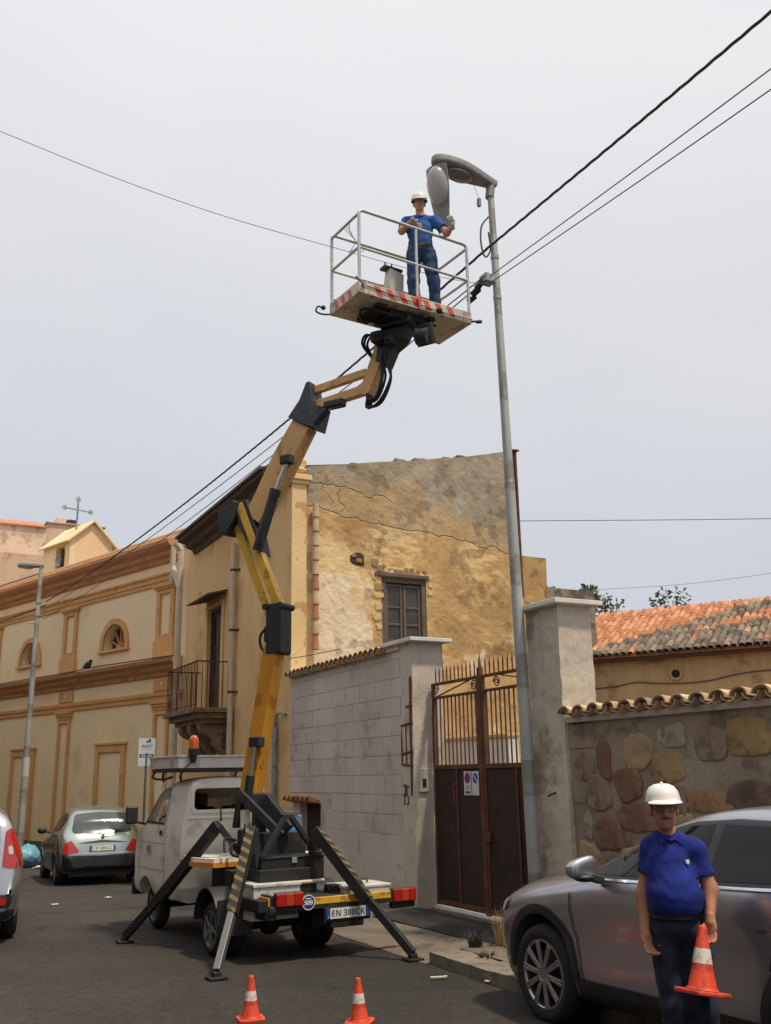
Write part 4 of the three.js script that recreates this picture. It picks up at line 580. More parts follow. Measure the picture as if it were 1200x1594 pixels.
{ // grey crossover at the right
  const c = thing('parked_car', 'silver grey crossover parked by the stone wall on the right', 'car', [2.575, .0, -7.33], THREE.MathUtils.degToRad(25)); c.scale.setScalar(1.06); c.rotation.order = 'YXZ'; c.rotation.x = THREE.MathUtils.degToRad(-1.2);
  const D = { cr: [[-2.1, 0], [-1.7, .004], [-1.2, .03], [1.5, .035], [1.9, .01], [2.1, 0]], rd: [[-2.1, .03], [-.8, .03], [-.3, .07], [1.6, .08], [2.1, .05]], yt: [[-2.1, .60], [-2.06, .76], [-1.9, .89], [-1.5, .985], [-1.0, 1.05], [-.78, 1.085], [-.5, 1.22], [-.1, 1.40], [.25, 1.485], [.6, 1.51], [1.1, 1.495], [1.5, 1.44], [1.8, 1.31], [1.95, 1.14], [2.05, .98], [2.1, .75]], yb: [[-2.1, .42], [-2.0, .28], [-1.8, .22], [0, .22], [1.9, .24], [2.05, .32], [2.1, .45]], wb: [[-2.1, .5], [-2.02, .68], [-1.8, .82], [-1.27, .86], [0, .85], [1.33, .87], [1.9, .82], [2.05, .72], [2.1, .55]], wm: [[-2.1, .55], [-2.02, .74], [-1.8, .86], [-1.27, .9], [0, .89], [1.33, .905], [1.9, .86], [2.05, .76], [2.1, .6]], ym: [[-2.1, .5], [-1.8, .58], [0, .62], [1.8, .64], [2.1, .55]], ybelt: [[-2.1, .57], [-2, .72], [-1.8, .83], [-1.27, .925], [-.78, .985], [0, 1.01], [1.0, 1.04], [1.7, 1.07], [2.0, .96], [2.1, .7]], wbelt: [[-2.1, .5], [-2.02, .68], [-1.8, .81], [-1.27, .855], [0, .86], [1.33, .865], [1.9, .81], [2.05, .72], [2.1, .55]], wr: [[-2.1, .36], [-1.9, .64], [-1.27, .74], [-.78, .755], [-.3, .67], [.2, .61], [1.1, .605], [1.6, .62], [1.9, .66], [2.1, .45]] };
  let g = loftBody(D, -2.1, 2.1); const arch = (z, s) => mv(rz(new THREE.CylinderGeometry(.395, .395, .4, 40), Math.PI / 2), s * .85, .36, z);
  g = carve(g, [arch(-1.27, -1), arch(-1.27, 1), arch(1.33, -1), arch(1.33, 1)]);
  const mp = paint(.47, .47, .51); const body = part(c, 'body', g, mp);
  const pl = (n, poly, ax, s, off, m, r, par) => part(par || c, n, panel(body, poly, ax, s, off, r), m);
  const green = [[-.74, 1.035], [-.42, 1.215], [-.1, 1.345], [.22, 1.415], [.6, 1.435], [1.05, 1.42], [1.4, 1.36], [1.62, 1.25], [1.5, 1.10], [.6, 1.065]];
  for (const s of [-1, 1]) {
    pl('window_surround', green, 'x', s, .003, M.plasticK);
    pl('side_window', [[-.62, 1.065], [-.36, 1.215], [-.06, 1.335], [.2, 1.388], [.42, 1.402], [.42, 1.085]], 'x', s, .006, carGlass); pl('side_window', [[.5, 1.09], [.5, 1.404], [1.0, 1.39], [1.12, 1.375], [1.17, 1.11]], 'x', s, .006, carGlass); pl('quarter_window', [[1.22, 1.115], [1.17, 1.365], [1.36, 1.325], [1.52, 1.24], [1.44, 1.125]], 'x', s, .006, carGlass);
    pl('chrome_strip', strip([[-.74, 1.028], [0, 1.048], [.8, 1.066], [1.5, 1.094]], .016), 'x', s, .008, M.chrome);
    for (const q of [[[-.85, .93], [-.84, .7], [-.78, .5], [-.76, .34]], [[.47, 1.05], [.47, .7], [.46, .36]], [[1.24, 1.07], [1.2, .95], [1.04, .82], [.96, .66]]]) pl('door_seam', strip(q, .013), 'x', s, .002, M.plasticK);
    pl('sill_cladding', [[-.84, .235], [-.84, .37], [.92, .38], [.92, .235]], 'x', s, .008, M.plasticK);
    for (const z of [.27, 1.05]) pl('door_handle', strip([[z - .1, .86], [z + .1, .868]], .026), 'x', s, .025, M.chrome);
    for (const z of [-1.27, 1.33]) { const pts = []; for (let i = 0; i <= 18; i++) { const a = Math.PI * (-.02 + 1.04 * i / 18); pts.push([z + Math.cos(a) * .43, .36 + Math.sin(a) * .43]); } pl('arch_trim', strip(pts, .065), 'x', s, .006, M.plasticK); }
    const m = sub(c, 'door_mirror'); const mh = new THREE.SphereGeometry(1, 28, 18); { const q = mh.attributes.position; for (let i = 0; i < q.count; i++) { const f = (v) => Math.sign(v) * Math.pow(Math.abs(v), .72); let x = f(q.getX(i)), y = f(q.getY(i)), z = f(q.getZ(i)); q.setXYZ(i, x * .115 * (1 - .12 * z), y * .072 * (1 - .16 * x * s) + .012 * x * s * -1, z * (z > 0 ? .035 : .085)); } mh.computeVertexNormals(); } part(m, 'mirror_housing', uvm(mv(mh, s * 1.0, 1.115, -.50)), mp); part(m, 'mirror_foot', uvm(beam([s * .86, 1.03, -.5], [s * .96, 1.06, -.51], .1, .05, [0, 1, 0], .01)), M.plasticK); part(m, 'mirror_base', uvm(mv(new THREE.SphereGeometry(1, 16, 10).scale(.09, .03, .06), s * .98, 1.055, -.51)), M.plasticK);
    pl('headlight', [[s * .48, .74], [s * .74, .80], [s * .70, .70], [s * .5, .66]], 'z', -1, .006, clearLamp, .03);
    pl('headlight_wing', [[-1.97, .70], [-1.86, .80], [-1.72, .84], [-1.78, .74]], 'x', s, .008, clearLamp, .02);
    pl('tail_light', [[s * .42, .98], [s * .68, .98], [s * .68, .84], [s * .42, .86]], 'z', 1, .008, redLamp, .02);
  }
  pl('windscreen', [[-.62, 1.12], [.62, 1.12], [.52, 1.42], [-.52, 1.42]], 'z', -1, .006, carGlass, .06); pl('rear_window', [[-.52, 1.12], [.52, 1.12], [.46, 1.34], [-.46, 1.34]], 'z', 1, .006, carGlass, .05); pl('grille', [[-.36, .40], [.36, .40], [.44, .62], [.36, .68], [-.36, .68], [-.44, .62]], 'z', -1, .01, M.plasticK, .03);
  part(c, 'underbody', mrg(bb(-.6, .6, .2, .5, -1.95, 1.95)), M.plasticK); for (const s of [-1, 1]) for (const z of [-1.27, 1.33]) part(c, 'arch_liner', uvm(mv(rz(new THREE.CylinderGeometry(.39, .39, .05, 30), Math.PI / 2), s * .66, .37, z)), M.rubber);
  const rim = flat(.42, .42, .43, .3, .9); for (const s of [-1, 1]) { wheel(c, s * .78, .34, -1.27, .345, .22, 20, rim, THREE.MathUtils.degToRad(4), s); wheel(c, s * .78, .34, 1.33, .345, .22, 20, rim, 0, s); }
}
{ // small two-tone hatchback by the church
  const c = thing('parked_car', 'small two-tone green and black hatchback parked beside the church', 'car', [-6.55, -.225, -22.0], THREE.MathUtils.degToRad(25)); c.rotation.order = 'YXZ'; c.rotation.x = -.026;
  const L = 1.87; const D = { rd: [[-L, .03], [-.7, .03], [-.3, .07], [1.4, .09], [L, .08]], yt: [[-L, .55], [-1.8, .7], [-1.6, .82], [-1.0, .95], [-.7, 1.02], [-.3, 1.26], [.1, 1.45], [.5, 1.52], [1.0, 1.5], [1.35, 1.43], [1.55, 1.28], [1.70, 1.03], [1.78, .9], [1.84, .72], [L, .55]], yb: [[-L, .38], [-1.7, .24], [0, .2], [1.7, .24], [L, .34]], wb: [[-L, .5], [-1.7, .74], [-1.1, .8], [1.1, .8], [1.6, .76], [1.8, .68], [L, .6]], wm: [[-L, .52], [-1.7, .78], [-1.1, .84], [1.1, .85], [1.6, .82], [1.8, .74], [L, .66]], ym: .56, ybelt: [[-L, .5], [-1.7, .72], [-1.1, .84], [0, .93], [1.1, .98], [1.55, 1.0], [1.7, .9], [L, .53]], wbelt: [[-L, .48], [-1.7, .72], [-1.1, .79], [0, .8], [1.1, .79], [1.6, .75], [1.8, .68], [L, .6]], wr: [[-L, .35], [-1.6, .62], [-.7, .68], [-.2, .6], [.4, .55], [1.2, .55], [1.6, .60], [1.8, .62], [L, .55]] };
  let g = loftBody(D, -L, L); const arch = (z, s) => mv(rz(new THREE.CylinderGeometry(.33, .33, .4, 32), Math.PI / 2), s * .8, .29, z); g = carve(g, [arch(-1.2, -1), arch(-1.2, 1), arch(1.18, -1), arch(1.18, 1)]);
  const mp = paint(.46, .52, .48), dark = paint(.035, .037, .04, .45, .3); const body = part(c, 'body', g, mp); const pl = (n, poly, ax, s, off, m, r) => part(c, n, panel(body, poly, ax, s, off, r), m);
  for (const s of [-1, 1]) {
    pl('lower_side', [[-1.75, .26], [-1.7, .6], [-1.3, .76], [0, .9], [1.15, .965], [1.45, .84], [1.66, .6], [1.66, .26]], 'x', s, .003, dark);
    pl('side_window', [[-.58, .99], [-.2, 1.23], [.12, 1.36], [.28, 1.39], [.28, 1.02]], 'x', s, .006, carGlass, .03); pl('side_window', [[.36, 1.02], [.36, 1.4], [.9, 1.38], [1.15, 1.28], [1.12, 1.06]], 'x', s, .006, carGlass, .04);
    pl('tail_light', [[s * .44, .64], [s * .60, .86], [s * .73, .80], [s * .77, .66], [s * .72, .60]], 'z', 1, .012, redLamp, .03);
    const m = sub(c, 'door_mirror'); part(m, 'mirror_housing', uvm(mv(new THREE.SphereGeometry(1, 14, 10).scale(.1, .075, .06), s * .93, 1.03, -.5)), M.plasticK); part(m, 'mirror_foot', uvm(beam([s * .76, .98, -.5], [s * .88, 1.01, -.5], .06, .04, [0, 1, 0], .008)), M.plasticK);
    pl('door_seam', strip([[.32, 1.0], [.32, .6], [.3, .3]], .008), 'x', s, .005, M.plasticK); pl('headlight', [[s * .4, .68], [s * .62, .74], [s * .64, .58], [s * .45, .56]], 'z', -1, .006, clearLamp, .03);
  }
  pl('rear_bumper', [[-.76, .27], [.76, .27], [.76, .6], [.62, .585], [0, .56], [-.62, .585], [-.76, .6]], 'z', 1, .02, flat(.02, .02, .021, .6));
  pl('rear_window', [[-.60, 1.0], [0, .965], [.60, 1.0], [.53, 1.36], [0, 1.395], [-.53, 1.36]], 'z', 1, .006, phys({ color: lin(.05, .06, .058), roughness: .12, ior: 1.5, clearcoat: 1, clearcoatRoughness: .04 }), .09); pl('windscreen', [[-.6, 1.05], [.6, 1.05], [.48, 1.4], [-.48, 1.4]], 'z', -1, .006, carGlass, .06);
  pl('tailgate_groove', [[-.5, .80], [0, .855], [.5, .80], [.3, .80], [0, .81], [-.3, .80]], 'z', 1, .004, M.plasticK); pl('chrome_strip', strip([[-.42, .61], [0, .60], [.42, .61]], .018), 'z', 1, .022, M.chrome);
  part(c, 'wiper', uvm(merge(cyl([.0, .95, 1.80], [.32, .985, 1.78], .012, .008, 6), cyl([0, .93, 1.79], [0, .95, 1.81], .025, .02, 8))), M.plasticK); part(c, 'badge', uvm(mv(new THREE.SphereGeometry(.035, 10, 8).scale(1, 1, .4), 0, .90, 1.79)), M.chrome);
  plateMesh(c, .5, .105, 0, .70, 1.88, italianPlate('CP 685LC', true), -.22);
  part(c, 'underbody', mrg(bb(-.6, .6, .17, .5, -1.75, 1.7)), M.plasticK); const rim = flat(.25, .25, .26, .4, .8); for (const s of [-1, 1]) for (const z of [-1.2, 1.18]) wheel(c, s * .73, .275, z, .285, .17, 8, rim, 0, s);
}
{ // rear corner of a tall silver hatchback at the left edge
  const c = thing('parked_car', 'silver hatchback with tall red tail lights at the left edge', 'car', [-5.85, -.0, -13.5], THREE.MathUtils.degToRad(24));
  const L = 1.82; const D = { rd: [[-L, .03], [-.9, .03], [-.4, .08], [1.7, .09], [L, .08]], yt: [[-L, .55], [-1.75, .8], [-1.5, .95], [-.95, 1.05], [-.4, 1.36], [0, 1.5], [.5, 1.55], [1.2, 1.54], [1.55, 1.49], [1.68, 1.36], [1.75, 1.1], [1.79, .9], [1.81, .7], [L, .5]], yb: [[-L, .38], [-1.7, .24], [0, .2], [1.7, .26], [L, .32]], wb: [[-L, .5], [-1.7, .74], [0, .79], [1.5, .78], [1.72, .72], [L, .62]], wm: [[-L, .52], [-1.7, .78], [0, .82], [1.5, .82], [1.72, .77], [L, .68]], ym: .58, ybelt: [[-L, .5], [-1.7, .78], [-.9, .92], [1.2, .98], [1.7, .99], [1.8, .75], [L, .48]], wbelt: [[-L, .48], [-1.7, .72], [0, .79], [1.4, .78], [1.7, .74], [L, .62]], wr: [[-L, .35], [-1.5, .64], [-.9, .7], [-.2, .62], [1.4, .6], [1.7, .62], [L, .52]] };
  let g = loftBody(D, -L, L); const arch = (z, s) => mv(rz(new THREE.CylinderGeometry(.33, .33, .4, 32), Math.PI / 2), s * .78, .29, z); g = carve(g, [arch(-1.15, -1), arch(-1.15, 1), arch(1.12, -1), arch(1.12, 1)]);
  const body = part(c, 'body', g, paint(.55, .55, .57)); const pl = (n, poly, ax, s, off, m, r) => part(c, n, panel(body, poly, ax, s, off, r), m);
  for (const s of [-1, 1]) {
    pl('tail_light', [[s * .56, .86], [s * .74, .84], [s * .72, 1.02], [s * .66, 1.3], [s * .58, 1.28]], 'z', 1, .012, redLamp, .04); pl('tail_light_wing', [[1.58, .86], [1.72, .86], [1.72, 1.05], [1.66, 1.26], [1.56, 1.2]], 'x', s, .008, redLamp, .02); pl('reversing_lamp', [[s * .62, 1.0], [s * .68, 1.0], [s * .66, 1.10], [s * .61, 1.1]], 'z', 1, .018, clearLamp, .03);
    pl('bumper_inset', [[s * .4, .42], [s * .68, .40], [s * .70, .56], [s * .42, .56]], 'z', 1, .014, M.plasticK, .06); pl('fog_lamp', [[s * .46, .45], [s * .62, .44], [s * .63, .53], [s * .47, .53]], 'z', 1, .022, redLamp, .03);
    pl('side_window', [[.3, 1.02], [.3, 1.42], [1.0, 1.42], [1.4, 1.34], [1.4, 1.06]], 'x', s, .006, carGlass, .05); pl('side_window', [[-.7, 1.0], [-.3, 1.3], [0, 1.4], [.22, 1.42], [.22, 1.02]], 'x', s, .006, carGlass, .04);
  }
  pl('bumper_skirt', [[-.72, .27], [.72, .27], [.74, .38], [0, .36], [-.74, .38]], 'z', 1, .01, M.plasticK); pl('rear_window', [[-.52, 1.08], [.52, 1.08], [.5, 1.4], [-.5, 1.4]], 'z', 1, .006, carGlass, .06); pl('tailgate_seam', strip([[-.52, 1.05], [-.5, .7], [-.42, .58], [0, .56], [.42, .58], [.5, .7], [.52, 1.05]], .008), 'z', 1, .003, M.plasticK);
  part(c, 'underbody', mrg(bb(-.6, .6, .17, .5, -1.7, 1.7)), M.plasticK); const rim = flat(.3, .3, .31, .4, .8); for (const s of [-1, 1]) for (const z of [-1.15, 1.12]) wheel(c, s * .71, .285, z, .29, .175, 8, rim, 0, s);
}
// ---------------------------------------------------------------- lift truck with articulated boom and work platform
const LIFT = { pos: [-1.37, 0, -11.5], rot: THREE.MathUtils.degToRad(31) };
{
  const T = thing('lift_truck', 'small white lift truck on outriggers with a raised yellow boom', 'truck', LIFT.pos, LIFT.rot);
  const P = (n, g, m, par, lab) => part(par || T, n, g, m, lab);
  M.cab = surf([222, 217, 204], [234, 229, 218], { size: 1.4, per: 4, grain: 6, spot: [196, 188, 172], cut: .46, soft: .36, rough: .42, bump: .0006, seed: 401 });
  M.yellow = surf([206, 156, 40], [220, 172, 58], { size: 1.2, per: 4, grain: 8, spot: [176, 124, 40], cut: .62, soft: .12, rough: .45, bump: .0008, px: 256, seed: 403 });
  M.ochreY = surf([198, 130, 36], [214, 148, 48], { size: 1.2, per: 4, grain: 8, spot: [168, 108, 36], cut: .6, soft: .14, rough: .5, bump: .001, px: 256, seed: 405 });
  M.paleY = surf([190, 146, 84], [206, 164, 104], { size: 1.2, per: 4, grain: 8, spot: [160, 118, 70], cut: .6, soft: .14, rough: .5, bump: .001, px: 256, seed: 407 });
  M.alu = surf([196, 196, 190], [212, 212, 206], { size: .8, per: 4, grain: 8, spot: [172, 170, 162], rough: .45, bump: .0004, metal: .15, px: 256, seed: 409 });
  M.dirtyBlack = surf([22, 22, 22], [32, 31, 30], { size: .7, per: 4, grain: 7, spot: [52, 47, 41], cut: .64, soft: .1, rough: .7, bump: .001, px: 256, seed: 411 });
  M.stripes = (() => { const m = dtex(64, 64, (u, v) => ((u + v * 2) % 1 < .5 ? [40, 38, 36] : [178, 150, 78])); m.repeat.set(1, 1); return new THREE.MeshStandardMaterial({ map: m, roughness: .6 }); })();
  // chassis and wheels
  P('chassis', mrg(rb(-.42, -.3, .42, .54, -2.7, .86, .01), rb(.3, .42, .42, .54, -2.7, .86, .01), rb(-.4, .4, .4, .5, -1.1, -.9, .01), rb(-.3, .3, .36, .56, -2.4, -1.4, .02), rb(-.5, .5, .5, .62, -.2, .84, .01)), M.dirtyBlack);
  P('axle', uvm(merge(cyl([-.6, .28, 0], [.6, .28, 0], .05), mv(new THREE.SphereGeometry(.12, 14, 10), 0, .28, 0))), M.dirtyBlack); P('axle', uvm(cyl([-.45, .28, -2.35], [.45, .28, -2.35], .04)), M.dirtyBlack);
  const rim = flat(.2, .2, .2, .6, .4);
  for (const s of [-1, 1]) { wheel(T, s * .62, .275, 0, .275, .15, 5, rim, 0, s); wheel(T, s * .45, .275, 0, .275, .15, 5, rim, 0, s); wheel(T, s * .46 - .02, .275, -2.38, .275, .15, 5, rim, 0, s); }
  for (const s of [-1, 1]) P('mudguard', (() => { const a = new THREE.Shape(); a.absarc(0, 0, .36, 0, Math.PI, false); a.absarc(0, 0, .345, Math.PI, 0, true); const g = new THREE.ExtrudeGeometry(a, { depth: .4, bevelEnabled: false, curveSegments: 20 }); g.rotateY(-Math.PI / 2); g.translate(s * .55 + .2, .34, 0); return uvm(merge(g, bb(s * .55 - .2, s * .55 + .2, .24, .6, .34, .355))); })(), M.plasticK);
  // cab: hollow shell with real window openings
  {
    const X = -.08, D = { rd: [[-2.98, .04], [-2.7, .05], [-2.1, .07], [-1.12, .08]], yt: [[-2.98, .95], [-2.92, 1.12], [-2.78, 1.26], [-2.1, 1.76], [-1.92, 1.82], [-1.4, 1.86], [-1.18, 1.85], [-1.12, 1.82]], yb: [[-2.98, .44], [-2.9, .4], [-1.12, .42]], wb: [[-2.98, .5], [-2.88, .57], [-1.12, .575]], wm: [[-2.98, .53], [-2.86, .595], [-1.5, .60], [-1.12, .585]], ym: .85, ybelt: [[-2.98, .9], [-2.78, 1.22], [-2.5, 1.26], [-1.12, 1.27]], wbelt: [[-2.98, .5], [-2.8, .575], [-1.5, .585], [-1.12, .57]], wr: [[-2.98, .45], [-2.6, .53], [-2.0, .49], [-1.4, .49], [-1.12, .47]] };
    let g = loftBody(D, -2.98, -1.12, 44, X);
    const prism = (poly, x0, x1) => { const e = ext(poly.map(([z, y]) => [-z, y]), x0, x1); e.rotateY(Math.PI / 2); return e; };
    const rr = (x0, x1, y0, y1, r) => { const s = new THREE.Shape(); s.moveTo(x0 + r, y0); s.lineTo(x1 - r, y0); s.quadraticCurveTo(x1, y0, x1, y0 + r); s.lineTo(x1, y1 - r); s.quadraticCurveTo(x1, y1, x1 - r, y1); s.lineTo(x0 + r, y1); s.quadraticCurveTo(x0, y1, x0, y1 - r); s.lineTo(x0, y0 + r); s.quadraticCurveTo(x0, y0, x0 + r, y0); return s; };
    const winPoly = [[-2.5, 1.30], [-2.04, 1.70], [-1.74, 1.73], [-1.72, 1.30]];
    const arch = (s) => mv(rz(new THREE.CylinderGeometry(.32, .32, .34, 30), Math.PI / 2), X + s * .55, .32, -2.38);
    g = carve(g, [bb(X - .53, X + .53, .8, 1.26, -2.84, -1.17), (() => { const q = prism([[-2.66, 1.2], [-2.1, 1.66], [-1.9, 1.77], [-1.17, 1.79], [-1.17, 1.2]], X - .44, X + .44); return q; })(), prism(winPoly, X - .8, X + .8), (() => { const q = ext(rr(X - .43, X + .43, 1.47, 1.72, .06), -1.3, -1.0); return q; })(), (() => { const q = rb(X - .46, X + .46, 1.22, 1.72, -3.2, -2.2, .02); return q; })(), arch(-1), arch(1)]);
    const cab = P('cab', uvm(toCreasedNormals(g, .6)), M.cab); const hostG = new THREE.Mesh(loftBody(D, -2.98, -1.12, 44, X), M.cab);
    const pl = (n, poly, ax, s, off, m, r) => part(cab, n, panel(hostG, poly, ax, s, off, r), m);
    const glass = phys({ color: lin(.92, .94, .93), roughness: .02, transmission: 1, thickness: 0, ior: 1.5 });
    for (const s of [-1, 1]) { pl('door_window', winPoly, 'x', s, -.012, glass); pl('window_rubber', strip([...winPoly, winPoly[0]], .03), 'x', s, .0, M.plasticK); pl('door_seam', strip([[-2.66, .62], [-2.68, 1.1], [-2.56, 1.27], [-2.06, 1.75], [-1.68, 1.77], [-1.64, .55]], .008), 'x', s, -.003, M.plasticK); pl('door_crease_shade', strip([[-2.72, 1.06], [-1.66, 1.06]], .012), 'x', s, -.001, tint(M.cab, .7, .68, .64)); pl('door_crease_shade', strip([[-2.72, .74], [-1.66, .75]], .014), 'x', s, -.001, tint(M.cab, .7, .68, .64)); pl('door_handle', strip([[-1.84, 1.19], [-1.74, 1.19]], .06), 'x', s, .012, M.plasticK); }  // door creases are flat strips of darkened cab paint, their shade is painted in
    { const f = ext(rr(X - .47, X + .47, 1.43, 1.76, .08), 0, .012); P('rear_window_frame', (() => { const s = rr(X - .47, X + .47, 1.43, 1.76, .08); const h = new THREE.Path(rr(X - .43, X + .43, 1.47, 1.72, .06).getPoints(6)); s.holes.push(h); return uvm(new THREE.ExtrudeGeometry(s, { depth: .02, bevelEnabled: false }).translate(0, 0, -1.125)); })(), M.cab, cab); P('rear_glass', bb(X - .44, X + .44, 1.46, 1.73, -1.135, -1.131), phys({ color: lin(.5, .5, .48), roughness: .03, transmission: 1, thickness: 0 }), cab); }
    P('rear_crease', mrg(rb(X - .52, X + .5, 1.36, 1.39, -1.13, -1.105, .01)), M.cab, cab);
    P('seats', mrg(rb(X - .48, X - .05, .9, 1.5, -1.5, -1.36, .05), rb(X + .05, X + .48, .9, 1.5, -1.5, -1.36, .05), rb(X - .4, X - .14, 1.5, 1.66, -1.46, -1.4, .03)), flat(.05, .045, .04, .9), cab);
    P('dashboard', mrg(rb(X - .5, X + .5, .95, 1.22, -2.78, -2.5, .04), mv(rx(new THREE.TorusGeometry(.17, .014, 8, 24), -1.0), X - .26, 1.28, -2.38)), M.plasticK, cab);
    P('windscreen', (() => { const q = new THREE.PlaneGeometry(.94, .78); q.rotateX(-.62 + 0); q.translate(X, 1.5, -2.47); return q; })(), glass, cab);
    { const t = printed(128, 96, (x, W, H) => { x.fillStyle = '#bdb6a4'; x.fillRect(0, 0, W, H); x.fillStyle = '#2a2434'; x.font = 'bold 74px sans-serif'; x.textAlign = 'center'; x.fillText('MC', 64, 68, 110); x.fillStyle = '#4a4440'; x.fillRect(30, 82, 66, 5); }, .6); const f = new THREE.PlaneGeometry(.17, .125); f.rotateY(-Math.PI / 2); f.translate(X - .612, .97, -2.25); P('door_emblem', f, t, cab); }
    const m = P('door_mirror', mrg(rb(-.90, -.74, 1.27, 1.5, -2.66, -2.58, .03), beam([-.66, 1.27, -2.5], [-.78, 1.3, -2.6], .02, .03, [0, 1, 0], .005)), M.plasticK); P('door_mirror', mrg(rb(.6, .76, 1.27, 1.5, -2.66, -2.58, .03)), M.plasticK);
    P('front_bumper', mrg(rb(X - .58, X + .58, .36, .58, -3.03, -2.95, .03)), M.plasticK); for (const s of [-1, 1]) P('headlight', uvm(mv(rx(new THREE.CylinderGeometry(.1, .1, .04, 20), Math.PI / 2), X + s * .4, .8, -2.97)), clearLamp);
  }
  // roof box and beacon
  { const r = P('roof_box', mrg(rb(-.74, .42, 1.96, 2.11, -2.2, -1.08, .006), rb(-.755, .435, 2.09, 2.112, -2.215, -1.065, .004)), M.alu); P('box_base', mrg(rb(-.72, .4, 1.915, 1.958, -2.16, -1.1, .01)), M.plasticK, r); for (const x of [-.6, .4]) for (const z of [-1.98, -1.3]) P('rack_foot', uvm(tube([[x, 1.93, z], [x - .02, 1.88, z - .03], [x, 1.80, z - .05]], .016, 10, 6)), M.plasticK, r); P('ladder_bar', uvm(tube([[-.68, 1.92, -2.15], [-.70, 1.86, -2.2], [-.62, 1.83, -2.05], [-.6, 1.86, -1.7]], .014, 16, 6)), M.plasticK, r); for (const z of [-2.0, -1.3]) P('clasp', mrg(rb(-.765, -.755, 2.05, 2.08, z - .03, z + .03, .003)), M.chrome, r); }
  { const b = P('beacon', uvm(mv(new THREE.LatheGeometry([[.001, .16], [.03, .155], [.05, .13], [.06, .09], [.062, .02], [.062, 0]].map(p => new THREE.Vector2(...p)), 20), -.57, 2.19, -1.03)), phys({ color: lin(.75, .12, .015), roughness: .2, clearcoat: .8 })); P('beacon_base', uvm(merge(cyl([-.57, 2.11, -1.03], [-.57, 2.19, -1.03], .066, .066, 18), cyl([-.57, 2.02, -1.03], [-.57, 2.12, -1.03], .03, .045, 10), tube([[-.57, 2.05, -1.02], [-.64, 1.98, -1.06], [-.7, 1.9, -1.1]], .008, 10, 5))), M.plasticK, b); }
  // deck, toolboxes, bench, turret
  P('deck', mrg(ext([[-.7, -.95 * -1], [-.72, .5], [-.6, .18], [.6, .18], [.72, .5], [.7, .95]].map(([x, z]) => [x, z]), 0, .04).rotateX(-Math.PI / 2).translate(0, .93, 0)), M.cab); P('deck_edge', mrg(ext([[-.715, .97], [-.735, .49], [-.61, .165], [.61, .165], [.735, .49], [.715, .97]], 0, .05).rotateX(-Math.PI / 2).translate(0, .878, 0)), M.ochreY);
  P('subframe', mrg(rb(-.34, .34, .54, .88, -.9, .5, .01), rb(-.5, .5, .62, .86, -.1, .1, .01)), M.dirtyBlack);
  { const b = P('bench_box', mrg(rb(-.3, .46, .74, .985, .12, .44, .012)), M.dirtyBlack); P('lid', mrg(rb(-.31, .47, .985, 1.0, .11, .45, .004)), M.black, b); P('latch', mrg(rb(.06, .12, .93, .99, .44, .455, .004)), M.galv, b); }
  { const b = P('side_toolbox', mrg(rb(-.46, .08, .575, .72, .2, .62, .008)), M.alu); P('lid', mrg(rb(-.47, .09, .722, .755, .19, .635, .006)), M.alu, b); P('lower_guard', mrg(rb(-.46, .08, .39, .50, .3, .58, .008)), M.alu, b); }
  P('cross_tube', uvm(cyl([-.1, .73, .5], [.42, .735, .5], .022, .022, 10)), M.pipe);
  { const b = P('rear_toolbox', mrg(rb(.52, 1.08, .5, .66, .38, .82, .02)), M.alu); P('lid', mrg(rb(.51, 1.09, .66, .69, .37, .83, .008)), M.alu, b); P('handle', uvm(tube([[.72, .69, .5], [.72, .72, .5], [.9, .72, .62], [.9, .69, .62]], .01, 14, 6)), M.plasticK, b); }
  P('winch', mrg(rb(.42, .56, .55, .7, .5, .7, .02), cyl([.4, .62, .6], [.6, .62, .6], .07)), M.dirtyBlack);
  { const b = P('crate', mrg(rb(-.2, .46, .97, 1.23, -.28, -.02, .012)), M.dirtyBlack); P('lid', mrg(rb(.34, .5, 1.2, 1.4, -.3, -.2, .008)), flat(.16, .17, .18, .7), b); P('blue_bucket', uvm(mv(new THREE.CylinderGeometry(.12, .09, .2, 20), .27, 1.33, -.12)), flat(.09, .36, .70, .5), b); P('bucket_rim', uvm(mv(new THREE.CylinderGeometry(.125, .125, .03, 20), .27, 1.43, -.12)), flat(.10, .10, .11, .5), b); }
  P('turret', uvm(merge(cyl([-.02, .95, -.35], [-.02, 1.12, -.35], .22, .2, 24), cyl([-.02, 1.12, -.35], [-.02, 1.5, -.35], .12, .11, 18), rb(-.16, .12, 1.3, 1.66, -.46, -.26, .02))), M.dirtyBlack);
  { const b = P('control_panel', mrg(rb(-.29, -.17, 1.28, 1.48, -.2, -.14, .01)), flat(.62, .6, .5, .6)); P('lever_block', mrg(rb(-.3, -.14, 1.08, 1.27, -.26, -.14, .02), cyl([-.25, 1.25, -.17], [-.26, 1.33, -.12], .008), cyl([-.21, 1.25, -.17], [-.2, 1.34, -.12], .008)), M.dirtyBlack, b); P('hose_bundle', uvm(merge(tube([[-.3, 1.1, -.2], [-.4, 1.12, -.15], [-.42, 1.02, -.1], [-.3, .98, -.08]], .018, 14, 6), tube([[-.28, 1.14, -.18], [-.46, 1.18, -.2], [-.5, 1.04, -.12]], .014, 14, 6))), M.rubber, b); }
  P('diagonal_brace', mrg(beam([-.32, 1.68, -.2], [.05, 1.2, .2], .07, .1, [0, 1, 0], .01), beam([.0, 1.6, -.2], [.2, 1.25, .05], .1, .16, [0, 1, 0], .01)), M.black);
